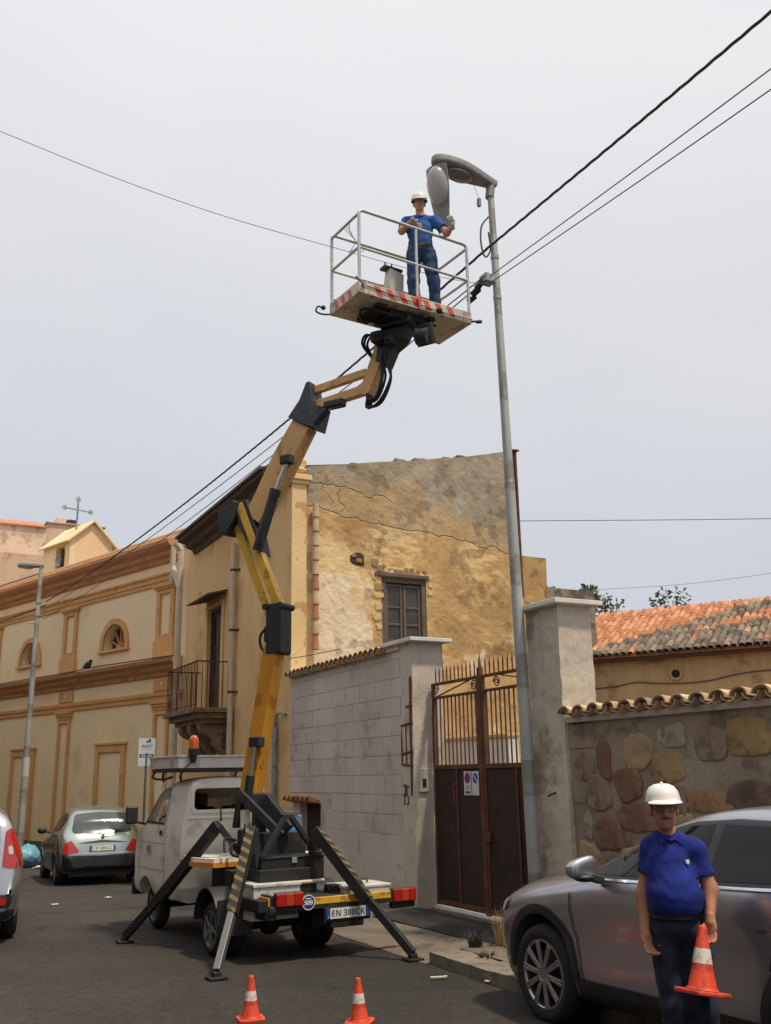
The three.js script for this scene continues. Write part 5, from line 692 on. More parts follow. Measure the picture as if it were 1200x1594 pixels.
  // outriggers: outer beam, inner leg, foot
  const outr = (a, b, split, striped, name) => {
    const g = sub(T, 'outrigger'); a = V(...a); b = V(...b); const m = a.clone().lerp(b, split), up = [0, 1, 0]; P('outer_beam', uvm(beam(a, m, .10, .12, up, .01)), M.dirtyBlack, g);
    const foot = b.clone(); foot.y = .05; P('inner_leg', uvm(beam(a.clone().lerp(b, split - .1), foot.clone().setY(.07), .07, .085, up, .008)), striped === 2 ? M.legSteel : M.black, g);
    if (striped) { const d = m.clone().sub(a), x = new THREE.Vector3().crossVectors(V(0, 1, 0), d).normalize(), nrm = new THREE.Vector3().crossVectors(d, x).normalize(); const L = d.length(); const N = 9; for (let i = 0; i < N; i++) { const w = .098; const side = new THREE.Vector3().crossVectors(nrm, d).normalize(); const off = .0615; const c0 = a.clone().addScaledVector(d, (i + .3) / N).addScaledVector(nrm, off), c1 = c0.clone().addScaledVector(d, .42 / N); const q = new THREE.BufferGeometry(); const sh = L / N * .5; const dn = d.clone().normalize(); const p0 = c0.clone().addScaledVector(side, -w / 2), p1 = c0.clone().addScaledVector(side, w / 2).addScaledVector(dn, sh), p2 = c1.clone().addScaledVector(side, w / 2).addScaledVector(dn, sh), p3 = c1.clone().addScaledVector(side, -w / 2); q.setAttribute('position', new THREE.Float32BufferAttribute([p0, p1, p2, p0, p2, p3].flatMap(v => [v.x, v.y, v.z]), 3)); P('warning_stripe', uvm(q), M.yellowDirty, g); } }
    P('foot_plate', uvm(merge(mv(rb(-.09, .09, 0, .022, -.08, .08, .006), foot.x, .006, foot.z), cyl([foot.x - .04, .05, foot.z], [foot.x + .04, .05, foot.z], .03), rb(foot.x - .04, foot.x + .04, .02, .07, foot.z - .03, foot.z + .03, .008))), M.dirtyBlack, g);
  };
  M.legSteel = flat(.16, .16, .155, .45, .5); M.yellowDirty = surf([104, 86, 48], [128, 106, 62], { size: .5, per: 3, grain: 10, spot: [70, 60, 42], cut: .56, rough: .75, px: 128, seed: 413 });
  outr([-.50, 1.33, -.32], [-1.17, 0, -1.47], .62, 0); outr([-.36, 1.30, .32], [-1.06, 0, 1.17], .6, 2); outr([.30, 1.27, .52], [.95, 0, 1.47], .56, 1); outr([.5, 1.3, -.35], [1.1, 0, -1.4], .62, 0);
  P('outrigger_frame', mrg(beam([-.05, 1.42, .42], [.08, 1.42, .42], .06, .04, [0, 1, 0], .005), beam([-.02, 1.41, .42], [-.28, 1.0, .42], .05, .07, [0, 0, 1], .006), beam([.06, 1.41, .42], [.38, 1.0, .42], .05, .07, [0, 0, 1], .006), beam([-.36, 1.3, .36], [-.3, .9, .36], .08, .08, [0, 0, 1], .006), beam([-.5, 1.32, -.32], [-.2, .95, -.3], .06, .08, [0, 0, 1], .006), rb(.3, .42, 1.0, 1.04, .36, .48, .006)), M.black); P('antenna', uvm(merge(cyl([-.47, 1.36, -.32], [-.48, 1.56, -.33], .014, .008, 8))), M.black);
  // rear bar with lamps, number disc and plate
  { const b = P('rear_bar', mrg(rb(-.38, 1.33, .50, .545, .84, .90, .008), rb(-.40, -.06, .47, .56, .8, .89, .015), rb(1.06, 1.36, .43, .50, .82, .89, .015), rb(-.38, -.33, .5, .66, .3, .86, .01)), M.dirtyBlack); P('yellow_band', mrg(rb(.1, 1.04, .545, .615, .86, .905, .006)), M.yellow, b); P('side_band', mrg(rb(-.40, -.38, .56, .64, .1, .86, .004)), M.ochreY, b);
    for (const [x0, x1, y0] of [[-.33, -.03, .555], [1.07, 1.36, .505]]) { P('lamp_housing', mrg(rb(x0 - .01, x1 + .01, y0 - .012, y0 + .135, .85, .90, .012)), M.plasticK, b); P('lamp_lens', rb(x0, x0 + (x1 - x0) * .34, y0, y0 + .125, .9, .925, .01), redLamp, b); P('lamp_lens', rb(x0 + (x1 - x0) * .68, x1, y0, y0 + .125, .9, .925, .01), redLamp, b); P('lamp_lens', mrg(rb(x0 + (x1 - x0) * .35, x0 + (x1 - x0) * .67, y0, y0 + .125, .9, .924, .01)), phys({ color: lin(.5, .05, .015), roughness: .15, clearcoat: 1 }), b); }
    const disc = printed(128, 128, (x) => { x.fillStyle = '#d9d9d6'; x.fillRect(0, 0, 128, 128); x.fillStyle = '#20385e'; x.beginPath(); x.arc(64, 64, 56, 0, 7); x.fill(); x.fillStyle = '#f2f2f0'; x.font = 'bold 52px sans-serif'; x.textAlign = 'center'; x.fillText('509', 64, 84); x.fillRect(38, 28, 52, 8); }); P('number_disc', (() => { const g = new THREE.CircleGeometry(.075, 28); g.translate(.035, .575, .912); return g; })(), disc, b); P('disc_back', uvm(mv(rx(new THREE.CylinderGeometry(.078, .078, .012, 28), Math.PI / 2), .035, .575, .904)), M.galv, b);
    plateMesh(T, .52, .11, .5, .445, .915, italianPlate('EN 380CK')); P('plate_holder', mrg(rb(.22, .78, .36, .505, .88, .905, .006), rb(.3, .7, .3, .36, .84, .9, .01)), M.dirtyBlack, b); }
  // boom: its own plane turned towards the pavement
  const B = sub(T, 'boom', [-.0, 0, -.35], [0, THREE.MathUtils.degToRad(-59), 0]); const Q = (n, g, m) => P(n, g, m, B), UP = [0, 0, 1];
  Q('lower_arm', uvm(merge(beam([-.13, 1.5, 0], [.20, 3.36, 0], .19, .205, UP, .012), beam([-.13, 1.62, .0], [.0, 2.3, .0], .21, .16, UP, .01))), M.ochreY);
  Q('arm_bracket', mrg(beam([-.16, 1.28, .13], [-.1, 1.66, .13], .05, .26, UP, .01), beam([-.16, 1.28, -.13], [-.1, 1.66, -.13], .05, .26, UP, .01), rb(-.02, .14, 2.18, 2.3, .08, .2, .02)), M.black);
  Q('lift_cylinder', uvm(merge(cyl([-.06, 1.35, .17], [.0, 1.86, .17], .05, .05, 14))), M.black); Q('lift_rod', uvm(cyl([.0, 1.84, .17], [.06, 2.22, .17], .026, .026, 12)), M.steel);
  Q('knuckle', mrg(rb(.14, .37, 3.27, 3.88, -.12, .12, .02), rb(.08, .16, 3.42, 3.62, -.07, .07, .02), mv(rx(new THREE.CylinderGeometry(.04, .04, .28, 14), Math.PI / 2), .14, 3.84, 0), mv(rx(new THREE.CylinderGeometry(.04, .04, .28, 14), Math.PI / 2), .36, 3.84, 0), mv(rx(new THREE.CylinderGeometry(.04, .04, .28, 14), Math.PI / 2), .30, 3.3, 0)), M.black);
  Q('parallel_arm', uvm(beam([.29, 3.86, .05], [-.31, 5.22, .05], .11, .115, UP, .01)), M.yellow); Q('parallel_arm', uvm(beam([.13, 3.72, -.04], [-.42, 4.98, -.04], .11, .105, UP, .01)), M.yellow);
  Q('head_bracket', mrg(ext([[-.64, 5.16], [-.6, 4.86], [-.5, 4.84], [-.38, 5.0], [-.3, 5.22], [-.4, 5.28]], -.12, .12, .01), ext([[-.38, 5.26], [-.2, 5.26], [-.02, 4.82], [.06, 4.5], [-.06, 4.56], [-.3, 4.9]], -.105, .105, .01)), M.black);
  Q('upper_arm', (() => { const g = ext([[-.21, 5.07], [.0, 4.92], [.36, 5.44], [.74, 6.06], [.50, 6.22], [.2, 5.80]], -.10, .10, .012); return g; })(), M.paleY);
  Q('tilt_cylinder', uvm(merge(cyl([.03, 4.55, .16], [.29, 5.28, .16], .065, .065, 14), cyl([.1, 4.62, .2], [.14, 4.78, .22], .04), cyl([.27, 5.22, .16], [.3, 5.3, .16], .075, .075, 14))), M.black); Q('tilt_rod', uvm(cyl([.29, 5.26, .16], [.46, 5.64, .16], .03, .03, 12)), M.steel); Q('rod_eye', mrg(rb(.38, .54, 5.6, 5.72, .1, .22, .02)), M.black);
  Q('jib_bracket', mrg(ext([[.45, 6.24], [.62, 6.44], [.72, 6.66], [.77, 6.66], [.82, 6.36], [.92, 6.3], [.84, 6.02], [.6, 6.14]], -.14, .14, .01)), M.blueBlack = surf([38, 44, 54], [50, 56, 66], { size: .6, per: 3, grain: 6, spot: [70, 72, 74], cut: .68, rough: .55, px: 128, seed: 415 }));
  Q('jib_rail', uvm(beam([.76, 6.58, .0], [1.53, 6.66, .0], .1, .075, UP, .01)), M.paleY); Q('jib_rail', uvm(beam([.76, 6.36, .0], [1.56, 6.44, .0], .12, .10, UP, .01)), M.paleY); Q('jib_cylinder', uvm(merge(cyl([.84, 6.1, .1], [1.02, 6.24, .1], .055, .055, 12), rb(.98, 1.26, 6.24, 6.34, .03, .16, .03))), M.black); Q('jib_rod', uvm(cyl([1.0, 6.22, .1], [1.18, 6.32, .1], .02, .02, 10)), M.steel);
  Q('mast_arm', uvm(merge(beam([1.53, 6.36, 0], [1.78, 6.96, 0], .16, .17, UP, .012), mv(rx(new THREE.CylinderGeometry(.085, .085, .2, 16), Math.PI / 2), 1.55, 6.42, 0))), M.paleY);
  Q('platform_mount', mrg(ext([[1.70, 6.74], [1.84, 6.66], [1.94, 6.86], [2.1, 6.98], [2.18, 7.22], [1.80, 7.22], [1.74, 7.0]], -.10, .10, .015), rb(1.80, 2.22, 7.12, 7.25, -.18, .18, .03), cyl([2.28, 6.95, .06], [2.42, 6.92, .06], .12, .10, 16)), M.black); Q('valve_block', mrg(rb(1.72, 1.86, 6.92, 7.06, .1, .26, .02), rb(1.9, 2.02, 6.86, 6.98, .12, .24, .015), cyl([1.8, 6.98, .26], [1.8, 6.98, .32], .02), cyl([1.95, 6.9, .24], [1.95, 6.9, .3], .018)), M.dirtyBlack); Q('slew_motor', uvm(merge(mv(rx(new THREE.CylinderGeometry(.12, .12, .26, 18), .5), 2.34, 6.98, .0))), M.rubber);
  { const loops = []; const R = rng(33); for (let i = 0; i < 6; i++) { const o = (R() - .5) * .14, k = .03 * i; loops.push(tube([[1.84 + o * .3, 7.0, o], [1.78 + k * .5, 6.72, .08 + o], [1.8 + k, 6.48, .12 + o], [1.70 + k * .4, 6.26 - k * .6, .1 + o], [1.58, 6.3 - k, .06 + o], [1.6, 6.44, o]], .018, 30, 6)); } for (let i = 0; i < 3; i++) { const o = (R() - .5) * .12; loops.push(tube([[1.8, 6.95, o], [1.66 - .03 * i, 7.1, .1 + o], [1.58 - .02 * i, 7.0, .1 + o], [1.62, 6.82, o]], .016, 20, 6)); } Q('hose_loops', uvm(merge(loops)), M.rubber); Q('hose_run', uvm(merge(tube([[-.1, 5.35, -.15], [.08, 5.62, -.16], [.2, 5.85, -.16], [.1, 5.7, -.18], [-.06, 5.4, -.17]], .022, 24, 6), tube([[.15, 3.62, .06], [.06, 3.5, .1], [.07, 3.36, .1], [.15, 3.26, .06]], .016, 14, 6))), M.rubber); }
  // work platform
  const W = sub(T, 'work_platform', [1.05, 7.26, 1.38], [0, THREE.MathUtils.degToRad(1.5), 0]); const F = (n, g, m) => P(n, g, m, W); const hx = .82, hz = .35;
  M.platform = surf([186, 176, 158], [206, 196, 178], { size: 1, per: 4, grain: 8, spot: [150, 136, 116], cut: .6, soft: .14, rough: .55, bump: .0006, px: 256, seed: 417 });
  F('floor_pan', mrg(bb(-hx + .01, hx - .01, 0, .012, -hz + .01, hz - .01), rb(-hx, hx, 0, .15, hz - .012, hz, .003), rb(-hx, hx, 0, .15, -hz, -hz + .012, .003), rb(-hx, -hx + .012, 0, .15, -hz + .012, hz - .012, .003), rb(hx - .012, hx, 0, .15, -hz + .012, hz - .012, .003)), M.platform);
  F('floor_beam', mrg(rb(-.5, -.35, -.05, 0, -.25, .25, .01), rb(-.3, .3, -.09, 0, -.18, .2, .01), rb(.25, .33, -.05, 0, -.25, .25, .01)), M.dirtyBlack); F('floor_hose', uvm(tube([[-.1, -.05, .1], [-.35, -.09, .2], [-.62, -.06, .1], [-.5, -.08, -.1], [-.2, -.06, -.05]], .022, 30, 6)), M.rubber); F('floor_hose', uvm(tube([[0, -.06, .15], [.2, -.09, .22], [.4, -.05, .15]], .02, 20, 6)), M.rubber);
  const red = flat(.60, .055, .03, .5); for (let i = 0; i < 7; i++) { const x = -.56 + i * .175; F('warning_stripe', ext([[x, .02], [x + .075, .02], [x + .02, .135], [x - .055, .135]], hz + .0015, hz + .004), red); } for (let i = 0; i < 3; i++) { const z = -.2 + i * .16; const g = ext([[z, .02], [z + .07, .02], [z + .03, .12], [z - .04, .12]], 0, .003); g.rotateY(-Math.PI / 2); g.translate(-hx - .0015, 0, 0); F('warning_stripe', g, red); }
  const rail = (pts, r = .02) => uvm(tube(pts, r, 40, 8)); const top = 1.1, mid = .6, rr2 = .08; const RM = M.galvRail = surf([176, 176, 172], [196, 196, 192], { size: .5, per: 4, grain: 8, spot: [150, 146, 138], rough: .42, metal: .5, px: 128, seed: 419 });
  const line = (a, b, r = .02) => uvm(cyl(a, b, r, r, 10));
  // hoops: front pair of posts with the top rail bent over, same at the back
  for (const z of [hz - .02, -hz + .02]) F('rail_hoop', uvm(merge(line([-hx + .02, 0, z], [-hx + .02, top - rr2, z]), tube([[-hx + .02, top - rr2, z], [-hx + .028, top - .03, z], [-hx + .055, top - .006, z], [-hx + .1, top, z]], .02, 12, 10), line([-hx + .1, top, z], [hx - .1, top, z]), tube([[hx - .1, top, z], [hx - .055, top - .006, z], [hx - .028, top - .03, z], [hx - .02, top - rr2, z]], .02, 12, 10), line([hx - .02, top - rr2, z], [hx - .02, 0, z]))), RM);
  for (const z of [hz - .02, -hz + .02]) F('mid_rail', line([-hx + .02, mid, z], [hx - .02, mid, z], .017), RM); F('low_rail', line([-hx + .02, .22, -hz + .02], [hx - .02, .22, -hz + .02], .016), RM);
  for (const x of [-hx + .02, hx - .02]) { F('side_rail', line([x, top - .05, -hz + .02], [x, top - .05, hz - .02], .018), RM); F('side_rail', line([x, mid, -hz + .02], [x, mid, hz - .02], .017), RM); } F('mid_post', line([0.02, 0, hz - .02], [.02, top, hz - .02], .018), RM); F('mid_post', line([-.3, .1, -hz + .02], [-.3, mid, -hz + .02], .018), RM);
  F('control_box', mrg(ext([[-.06, .32], [.10, .24], [.12, .70], [-.08, .74], [-.11, .5]], -.24, -.1, .01)), flat(.52, .5, .45, .6)); F('control_levers', mrg(rb(-.16, .12, .74, .78, -.24, -.12, .01), cyl([-.1, .77, -.18], [-.12, .84, -.17], .01), cyl([-.02, .77, -.18], [-.02, .84, -.17], .01)), M.plasticK);
  F('corner_hook', uvm(merge(tube([[-hx + .02, .02, -hz], [-hx - .06, .0, -hz], [-hx - .14, -.02, -hz + .02], [-hx - .2, -.0, -hz + .02], [-hx - .17, .07, -hz + .02], [-hx - .1, .06, -hz + .02]], .011, 30, 6), mv(new THREE.SphereGeometry(.03, 10, 8), -hx - .1, .07, -hz + .02))), M.black); F('corner_hook', uvm(merge(cyl([hx, .03, hz], [hx + .13, .06, hz + .01], .014), cyl([hx + .08, .045, hz], [hx + .14, .06, hz + .01], .024))), M.black);
  F('pivot_eye', uvm(merge(cyl([-hx + .06, .1, hz], [-hx + .06, .1, hz + .03], .03, .03, 14), cyl([-hx + .06, .1, hz + .02], [-hx - .1, .12, hz + .1], .012))), M.galv); F('cord', uvm(tube([[-hx + .1, .1, hz + .01], [-.4, .075, hz + .012], [-.1, .06, hz + .012], [.3, .035, hz + .012], [hx, .05, hz + .012]], .006, 30, 5)), M.cable);
  F('red_tape', uvm(merge(beam([.0, .16, hz + .01], [.06, .10, hz + .02], .03, .006, [0, 0, 1], 0), beam([.04, .2, hz + .01], [-.01, .1, hz + .02], .03, .006, [0, 0, 1], 0), beam([.02, .14, hz + .015], [.02, .02, hz + .02], .025, .006, [0, 0, 1], 0))), red); F('loose_wire', uvm(merge(...[0, 1, 2, 3].map(i => tube([[-hx + .02, top - .05, .1 - i * .05], [-hx + .06 + .05 * i, top - .16, .06 - i * .04], [-hx + .1 + .04 * i, top - .3 - .03 * i, .1], [-hx + .06, top - .42, .02 + .03 * i]], .004, 18, 4)))), M.wire);
}
// ---------------------------------------------------------------- people
function surfaceNet(sdf, lo, hi, cell) {
  const n = [0, 1, 2].map(k => Math.ceil((hi[k] - lo[k]) / cell) + 1), F = new Float32Array(n[0] * n[1] * n[2]); let q = 0;
  for (let k = 0; k < n[2]; k++) for (let j = 0; j < n[1]; j++) for (let i = 0; i < n[0]; i++) F[q++] = sdf(lo[0] + i * cell, lo[1] + j * cell, lo[2] + k * cell);
  const id = (i, j, k) => i + n[0] * (j + n[1] * k), vid = new Int32Array(F.length).fill(-1), P = [], I = [];
  for (let k = 0; k < n[2] - 1; k++) for (let j = 0; j < n[1] - 1; j++) for (let i = 0; i < n[0] - 1; i++) {
    let m = 0; const c = []; for (let b = 0; b < 8; b++) { const f = F[id(i + (b & 1), j + (b >> 1 & 1), k + (b >> 2))]; c.push(f); if (f < 0) m |= 1 << b; } if (m === 0 || m === 255) continue;
    let x = 0, y = 0, z = 0, t = 0; for (let a = 0; a < 8; a++) for (let e = 0; e < 3; e++) { const b = a ^ (1 << e); if (b < a || (c[a] < 0) === (c[b] < 0)) continue; const s = c[a] / (c[a] - c[b]); x += (a & 1) + (e === 0 ? s : 0); y += (a >> 1 & 1) + (e === 1 ? s : 0); z += (a >> 2) + (e === 2 ? s : 0); t++; }
    vid[id(i, j, k)] = P.length / 3; P.push(lo[0] + (i + x / t) * cell, lo[1] + (j + y / t) * cell, lo[2] + (k + z / t) * cell);
  }
  const quad = (a, b, c, d, flip) => { if (a < 0 || b < 0 || c < 0 || d < 0) return; flip ? I.push(a, c, b, a, d, c) : I.push(a, b, c, a, c, d); };
  for (let k = 1; k < n[2] - 1; k++) for (let j = 1; j < n[1] - 1; j++) for (let i = 1; i < n[0] - 1; i++) {
    const f = F[id(i, j, k)] < 0; if (f !== F[id(i + 1, j, k)] < 0) quad(vid[id(i, j - 1, k - 1)], vid[id(i, j, k - 1)], vid[id(i, j, k)], vid[id(i, j - 1, k)], !f); if (f !== F[id(i, j + 1, k)] < 0) quad(vid[id(i - 1, j, k - 1)], vid[id(i, j, k - 1)], vid[id(i, j, k)], vid[id(i - 1, j, k)], f); if (f !== F[id(i, j, k + 1)] < 0) quad(vid[id(i - 1, j - 1, k)], vid[id(i, j - 1, k)], vid[id(i, j, k)], vid[id(i - 1, j, k)], !f);
  }
  const g = new THREE.BufferGeometry(); g.setAttribute('position', new THREE.Float32BufferAttribute(P, 3)); g.setIndex(I); g.computeVertexNormals(); return g;
}
const cap = (a, b, ra, rb_) => { const dx = b[0] - a[0], dy = b[1] - a[1], dz = b[2] - a[2], l = dx * dx + dy * dy + dz * dz || 1e-9; return (x, y, z) => { const t = clamp(((x - a[0]) * dx + (y - a[1]) * dy + (z - a[2]) * dz) / l); const X = x - a[0] - dx * t, Y = y - a[1] - dy * t, Z = z - a[2] - dz * t; return Math.sqrt(X * X + Y * Y + Z * Z) - mix(ra, rb_, t); }; };
const ell = (c, r, yaw = 0) => { const ca = Math.cos(yaw), sa = Math.sin(yaw); return (x, y, z) => { const dx = x - c[0], dz = z - c[2]; const X = (dx * ca - dz * sa) / r[0], Y = (y - c[1]) / r[1], Z = (dx * sa + dz * ca) / r[2]; const k = Math.sqrt(X * X + Y * Y + Z * Z); const kk = Math.sqrt(X * X / r[0] / r[0] + Y * Y / r[1] / r[1] + Z * Z / r[2] / r[2]) || 1e-6; return k * (k - 1) / kk; }; };
const smin = (a, b, k) => { const h = clamp(.5 + .5 * (b - a) / k); return mix(b, a, h) - k * h * (1 - h); };
const uni = (k, ...fs) => (x, y, z) => { let d = fs[0](x, y, z); for (let i = 1; i < fs.length; i++) d = smin(d, fs[i](x, y, z), k); return d; };
const M4 = (pos, rot) => new THREE.Matrix4().compose(V(...pos), new THREE.Quaternion().setFromEuler(new THREE.Euler(rot[0], rot[1], rot[2], 'YXZ')), V(1, 1, 1));
// head in its own frame: chin at y = -.115, crown at .115, facing +z
const headSdf = (() => { const base = uni(.03, ell([0, .025, -.012], [.074, .098, .096]), ell([0, -.045, .022], [.058, .07, .062]), cap([0, -.085, .048], [0, -.085, .05], .026, .026), cap([0, .02, .085], [0, -.022, .106], .011, .016)); const ear = uni(.008, ell([.077, -.005, -.012], [.012, .03, .018]), ell([-.077, -.005, -.012], [.012, .03, .018])); const brow = uni(.01, cap([.015, .03, .082], [.045, .03, .07], .011, .009), cap([-.015, .03, .082], [-.045, .03, .07], .011, .009)); const lips = uni(.006, cap([-.022, -.058, .076], [.022, -.058, .076], .008, .008)); const eye = [ell([.031, .012, .092], [.018, .01, .016]), ell([-.031, .012, .092], [.018, .01, .016])]; const mouth = cap([-.022, -.057, .09], [.022, -.057, .09], .003, .003); const all = uni(.012, base, ear, brow, lips); return (x, y, z) => Math.max(all(x, y, z), -(eye[0](x, y, z) + .002), -(eye[1](x, y, z) + .002), -mouth(x, y, z)); })();
// hand in its own frame: wrist at origin, fingers towards -y, palm faces +z, thumb on the +x side when side = 1
function handSdf(side, curl, thumbIn = .5) {
  const fs = [ell([0, -.045, 0], [.04, .05, .015]), cap([0, .02, 0], [0, -.02, 0], .026, .03)];
  [[-.03, .062, .85], [-.0105, .07, 1], [.0095, .074, 1.02], [.029, .066, .95]].forEach(([x, l]) => { let p = [x * side * -1 * -1, -.085, 0], a = curl * .45; for (let k = 0; k < 3; k++) { const L = l * [.5, .32, .26][k]; const q = [p[0], p[1] - Math.cos(a) * L, p[2] + Math.sin(a) * L]; fs.push(cap(p, q, .0098 - k * .0009, .0092 - k * .001)); p = q; a += curl * .75; } });
  const th = [[side * .03, -.03, .006], [side * (.058 - .02 * thumbIn), -.06, .02 + .02 * thumbIn], [side * (.06 - .035 * thumbIn), -.09, .03 + .03 * thumbIn]]; fs.push(cap(th[0], th[1], .014, .012), cap(th[1], th[2], .012, .0095)); return uni(.008, ...fs);
}
function placed(geo, mat4) { geo.applyMatrix4(mat4); return geo; }
function person(label, pos, rotY, J, O) {
  const g = thing('person', label, 'person', pos, rotY);
  const arms = (k) => [cap(J.shR, J.elR, .047, .043), cap(J.elR, J.wrR, .043, .027), cap(J.shL, J.elL, .047, .043), cap(J.elL, J.wrL, .043, .027)];
  const core = uni(.05, cap(J.pelvis, J.chest, .10, .115), cap(J.shR, J.shL, .045, .045), cap(J.chest, J.neck, .075, .05)); const legs = [cap(J.hipR, J.knR, .075, .05), cap(J.knR, J.anR, .05, .035), cap(J.hipL, J.knL, .075, .05), cap(J.knL, J.anL, .05, .035)];
  const neckT = [J.head[0], J.head[1] - .06, J.head[2] - .02]; const body = uni(.035, core, ...arms(), ...legs, cap(J.neck, neckT, .056, .052));
  const bodyG = surfaceNet(body, O.lo, O.hi, .014); const HS = J.headScale || .92, hm = M4(J.head, J.headRot).scale(V(HS, HS, HS)); const headG = placed(surfaceNet(headSdf, [-.1, -.13, -.13], [.1, .14, .14], .0045), hm);
  const hands = [['R', -1], ['L', 1]].map(([s]) => { const h = J['hand' + s]; return placed(surfaceNet(handSdf(h.side, h.curl, h.thumb), [-.09, -.2, -.07], [.09, .05, .12], .0042), M4(J['wr' + s], h.rot)); });
  part(g, 'body', mergeGeometries([bodyG, headG, ...(O.gloves ? [] : hands)].map(clean)), O.skin);
  if (O.gloves) hands.forEach(h => part(g, 'glove', uvm(h), O.gloves));
  // clothes
  const wrinkle = (x, y, z) => .006 * (fbm(x * 9 + y * 3 + 5, y * 11 + z * 7, 701, 3) - .5) * 2 + .004 * Math.sin(y * 60 + fbm(x * 12, z * 12 + y * 4, 703, 2) * 9) * .5;
  const SR = O.sleeve || .06, nkL = [J.neck[0], J.neck[1] - .03, J.neck[2]]; const tors = uni(.05, ...O.torso, cap(J.shR, nkL, SR, .062), cap(J.shL, nkL, SR, .062)), sl = uni(.03, cap(J.shR, J.slR, SR + .004, SR + .006), cap(J.shL, J.slL, SR + .004, SR + .006)); const shirt0 = uni(.04, tors, sl); const nk = J.neck, hole = cap([nk[0], nk[1] + .02, nk[2] + .02], [nk[0], nk[1] + .2, nk[2] + .03], .055, .075);
  const cut = (e, s) => { const d = V(...J[e]).sub(V(...J[s])).normalize(), p = J[e]; return (x, y, z) => (x - p[0]) * d.x + (y - p[1]) * d.y + (z - p[2]) * d.z; }; const cR = cut('slR', 'shR'), cL = cut('slL', 'shL');
  const shirt = (x, y, z) => { let d = shirt0(x, y, z) + wrinkle(x, y, z); d = Math.max(d, -hole(x, y, z), O.hem - y + .0); const dR = cR(x, y, z), dL = cL(x, y, z); if (dR > -.05 && Math.hypot(x - J.slR[0], y - J.slR[1], z - J.slR[2]) < .1) d = Math.max(d, dR); if (dL > -.05 && Math.hypot(x - J.slL[0], y - J.slL[1], z - J.slL[2]) < .1) d = Math.max(d, dL); return d; };
  const sh = part(g, 'shirt', uvm(surfaceNet(shirt, O.slo, O.shi, .0095)), O.shirt);
  { // turned-down collar: a low band round the neck and two flaps that part at the front
    const ring = []; for (let i = 0; i <= 24; i++) { const a = -2.9 + 5.8 * i / 24; const fr = Math.max(0, Math.cos(a)); ring.push([nk[0] + Math.sin(a) * .058, nk[1] + .012 - .05 * fr * fr, nk[2] + .012 + Math.cos(a) * (.056 + .02 * fr)]); } part(sh, 'collar_band', uvm(tube(ring, .009, 60, 8)), O.shirt);
    if (O.collar) for (const s of [-1, 1]) { const q = ext([[s * .004, .0], [s * .05, .046], [s * .064, .012], [s * .046, -.05], [s * .022, -.022]], 0, .006, .002); rx(q, -.75); ry(q, s * .5); part(sh, 'collar_flap', mv(q, nk[0] + s * .006, nk[1] - .028, nk[2] + .085), O.shirt); } }
  const tr0 = uni(.035, cap(J.hipR, J.knR, .098, .076), cap(J.knR, J.anR, .076, .066), cap(J.hipL, J.knL, .098, .076), cap(J.knL, J.anL, .076, .066), ...O.seat); const trousers = (x, y, z) => Math.max(tr0(x, y, z) + 1.3 * wrinkle(x, y * .8, z), y - O.waist); const tg = part(g, 'trousers', uvm(surfaceNet(trousers, O.tlo, O.thi, .0105)), O.trousers);
  if (O.belt) part(tg, 'belt', uvm(placed(new THREE.CylinderGeometry(1, 1, .042, 40, 1, true).scale(O.belt[1], 1, O.belt[2]), M4(O.belt[0], [0, O.belt[3] || 0, 0]))), O.beltMat);
  for (const s of ['R', 'L']) { const a = J['an' + s], t = J['toe' + s]; const shoe = uni(.03, cap([a[0], .05, a[2]], [t[0], .035, t[2]], .05, .04), cap([a[0], .10, a[2]], [a[0], .05, a[2]], .048, .05)); const f = (x, y, z) => Math.max(shoe(x, y, z), -y + .002); const base = J.floor || 0; part(g, 'shoe', uvm(surfaceNet(f, [Math.min(a[0], t[0]) - .08, -.02, Math.min(a[2], t[2]) - .09], [Math.max(a[0], t[0]) + .08, .17, Math.max(a[2], t[2]) + .09], .009)), O.shoes); }
  // head things
  const hd = sub(g, 'head_gear', J.head, [0, 0, 0]); hd.scale.setScalar(Math.min(HS, .93)); hd.position.y += J.hatUp || 0; hd.quaternion.setFromEuler(new THREE.Euler(J.headRot[0], J.headRot[1], J.headRot[2], 'YXZ'));
  hd.name = 'hard_hat'; const prof = [[.122, -.002], [.126, .004], [.121, .012], [.118, .04], [.108, .08], [.085, .115], [.05, .135], [.001, .14]].map(p => new THREE.Vector2(...p)); const shell = new THREE.LatheGeometry(prof, 40); shell.scale(1, 1, 1.16); shell.scale(.93, J.hatFlat || .9, .96); shell.translate(0, .042, -.006); part(hd, 'shell', uvm(shell), O.helmet);
  const brim = new THREE.Shape(); brim.absellipse(0, 0, .126, .145, 0, Math.PI * 2); const pk = new THREE.SphereGeometry(1, 24, 6, 0, Math.PI * 2, 0, Math.PI / 2).scale(.112, .02, .068); part(hd, 'peak', uvm(mv(rx(pk, .12), 0, .036, .115)), O.helmet); const HF = J.hatFlat || .9, rf = (q) => q.map(([x, y, z]) => [x, .042 + (y - .042) * HF, z * .95]); part(hd, 'ridge', uvm(tube(rf([[0, .10, .115], [0, .155, .08], [0, .182, 0], [0, .15, -.09], [0, .09, -.125]]), .011, 24, 8)), O.helmet); for (const s of [-1, 1]) part(hd, 'ridge', uvm(tube(rf([[s * .05, .09, .11], [s * .05, .145, .07], [s * .05, .168, 0], [s * .05, .14, -.08]]), .006, 24, 6)), O.helmet);
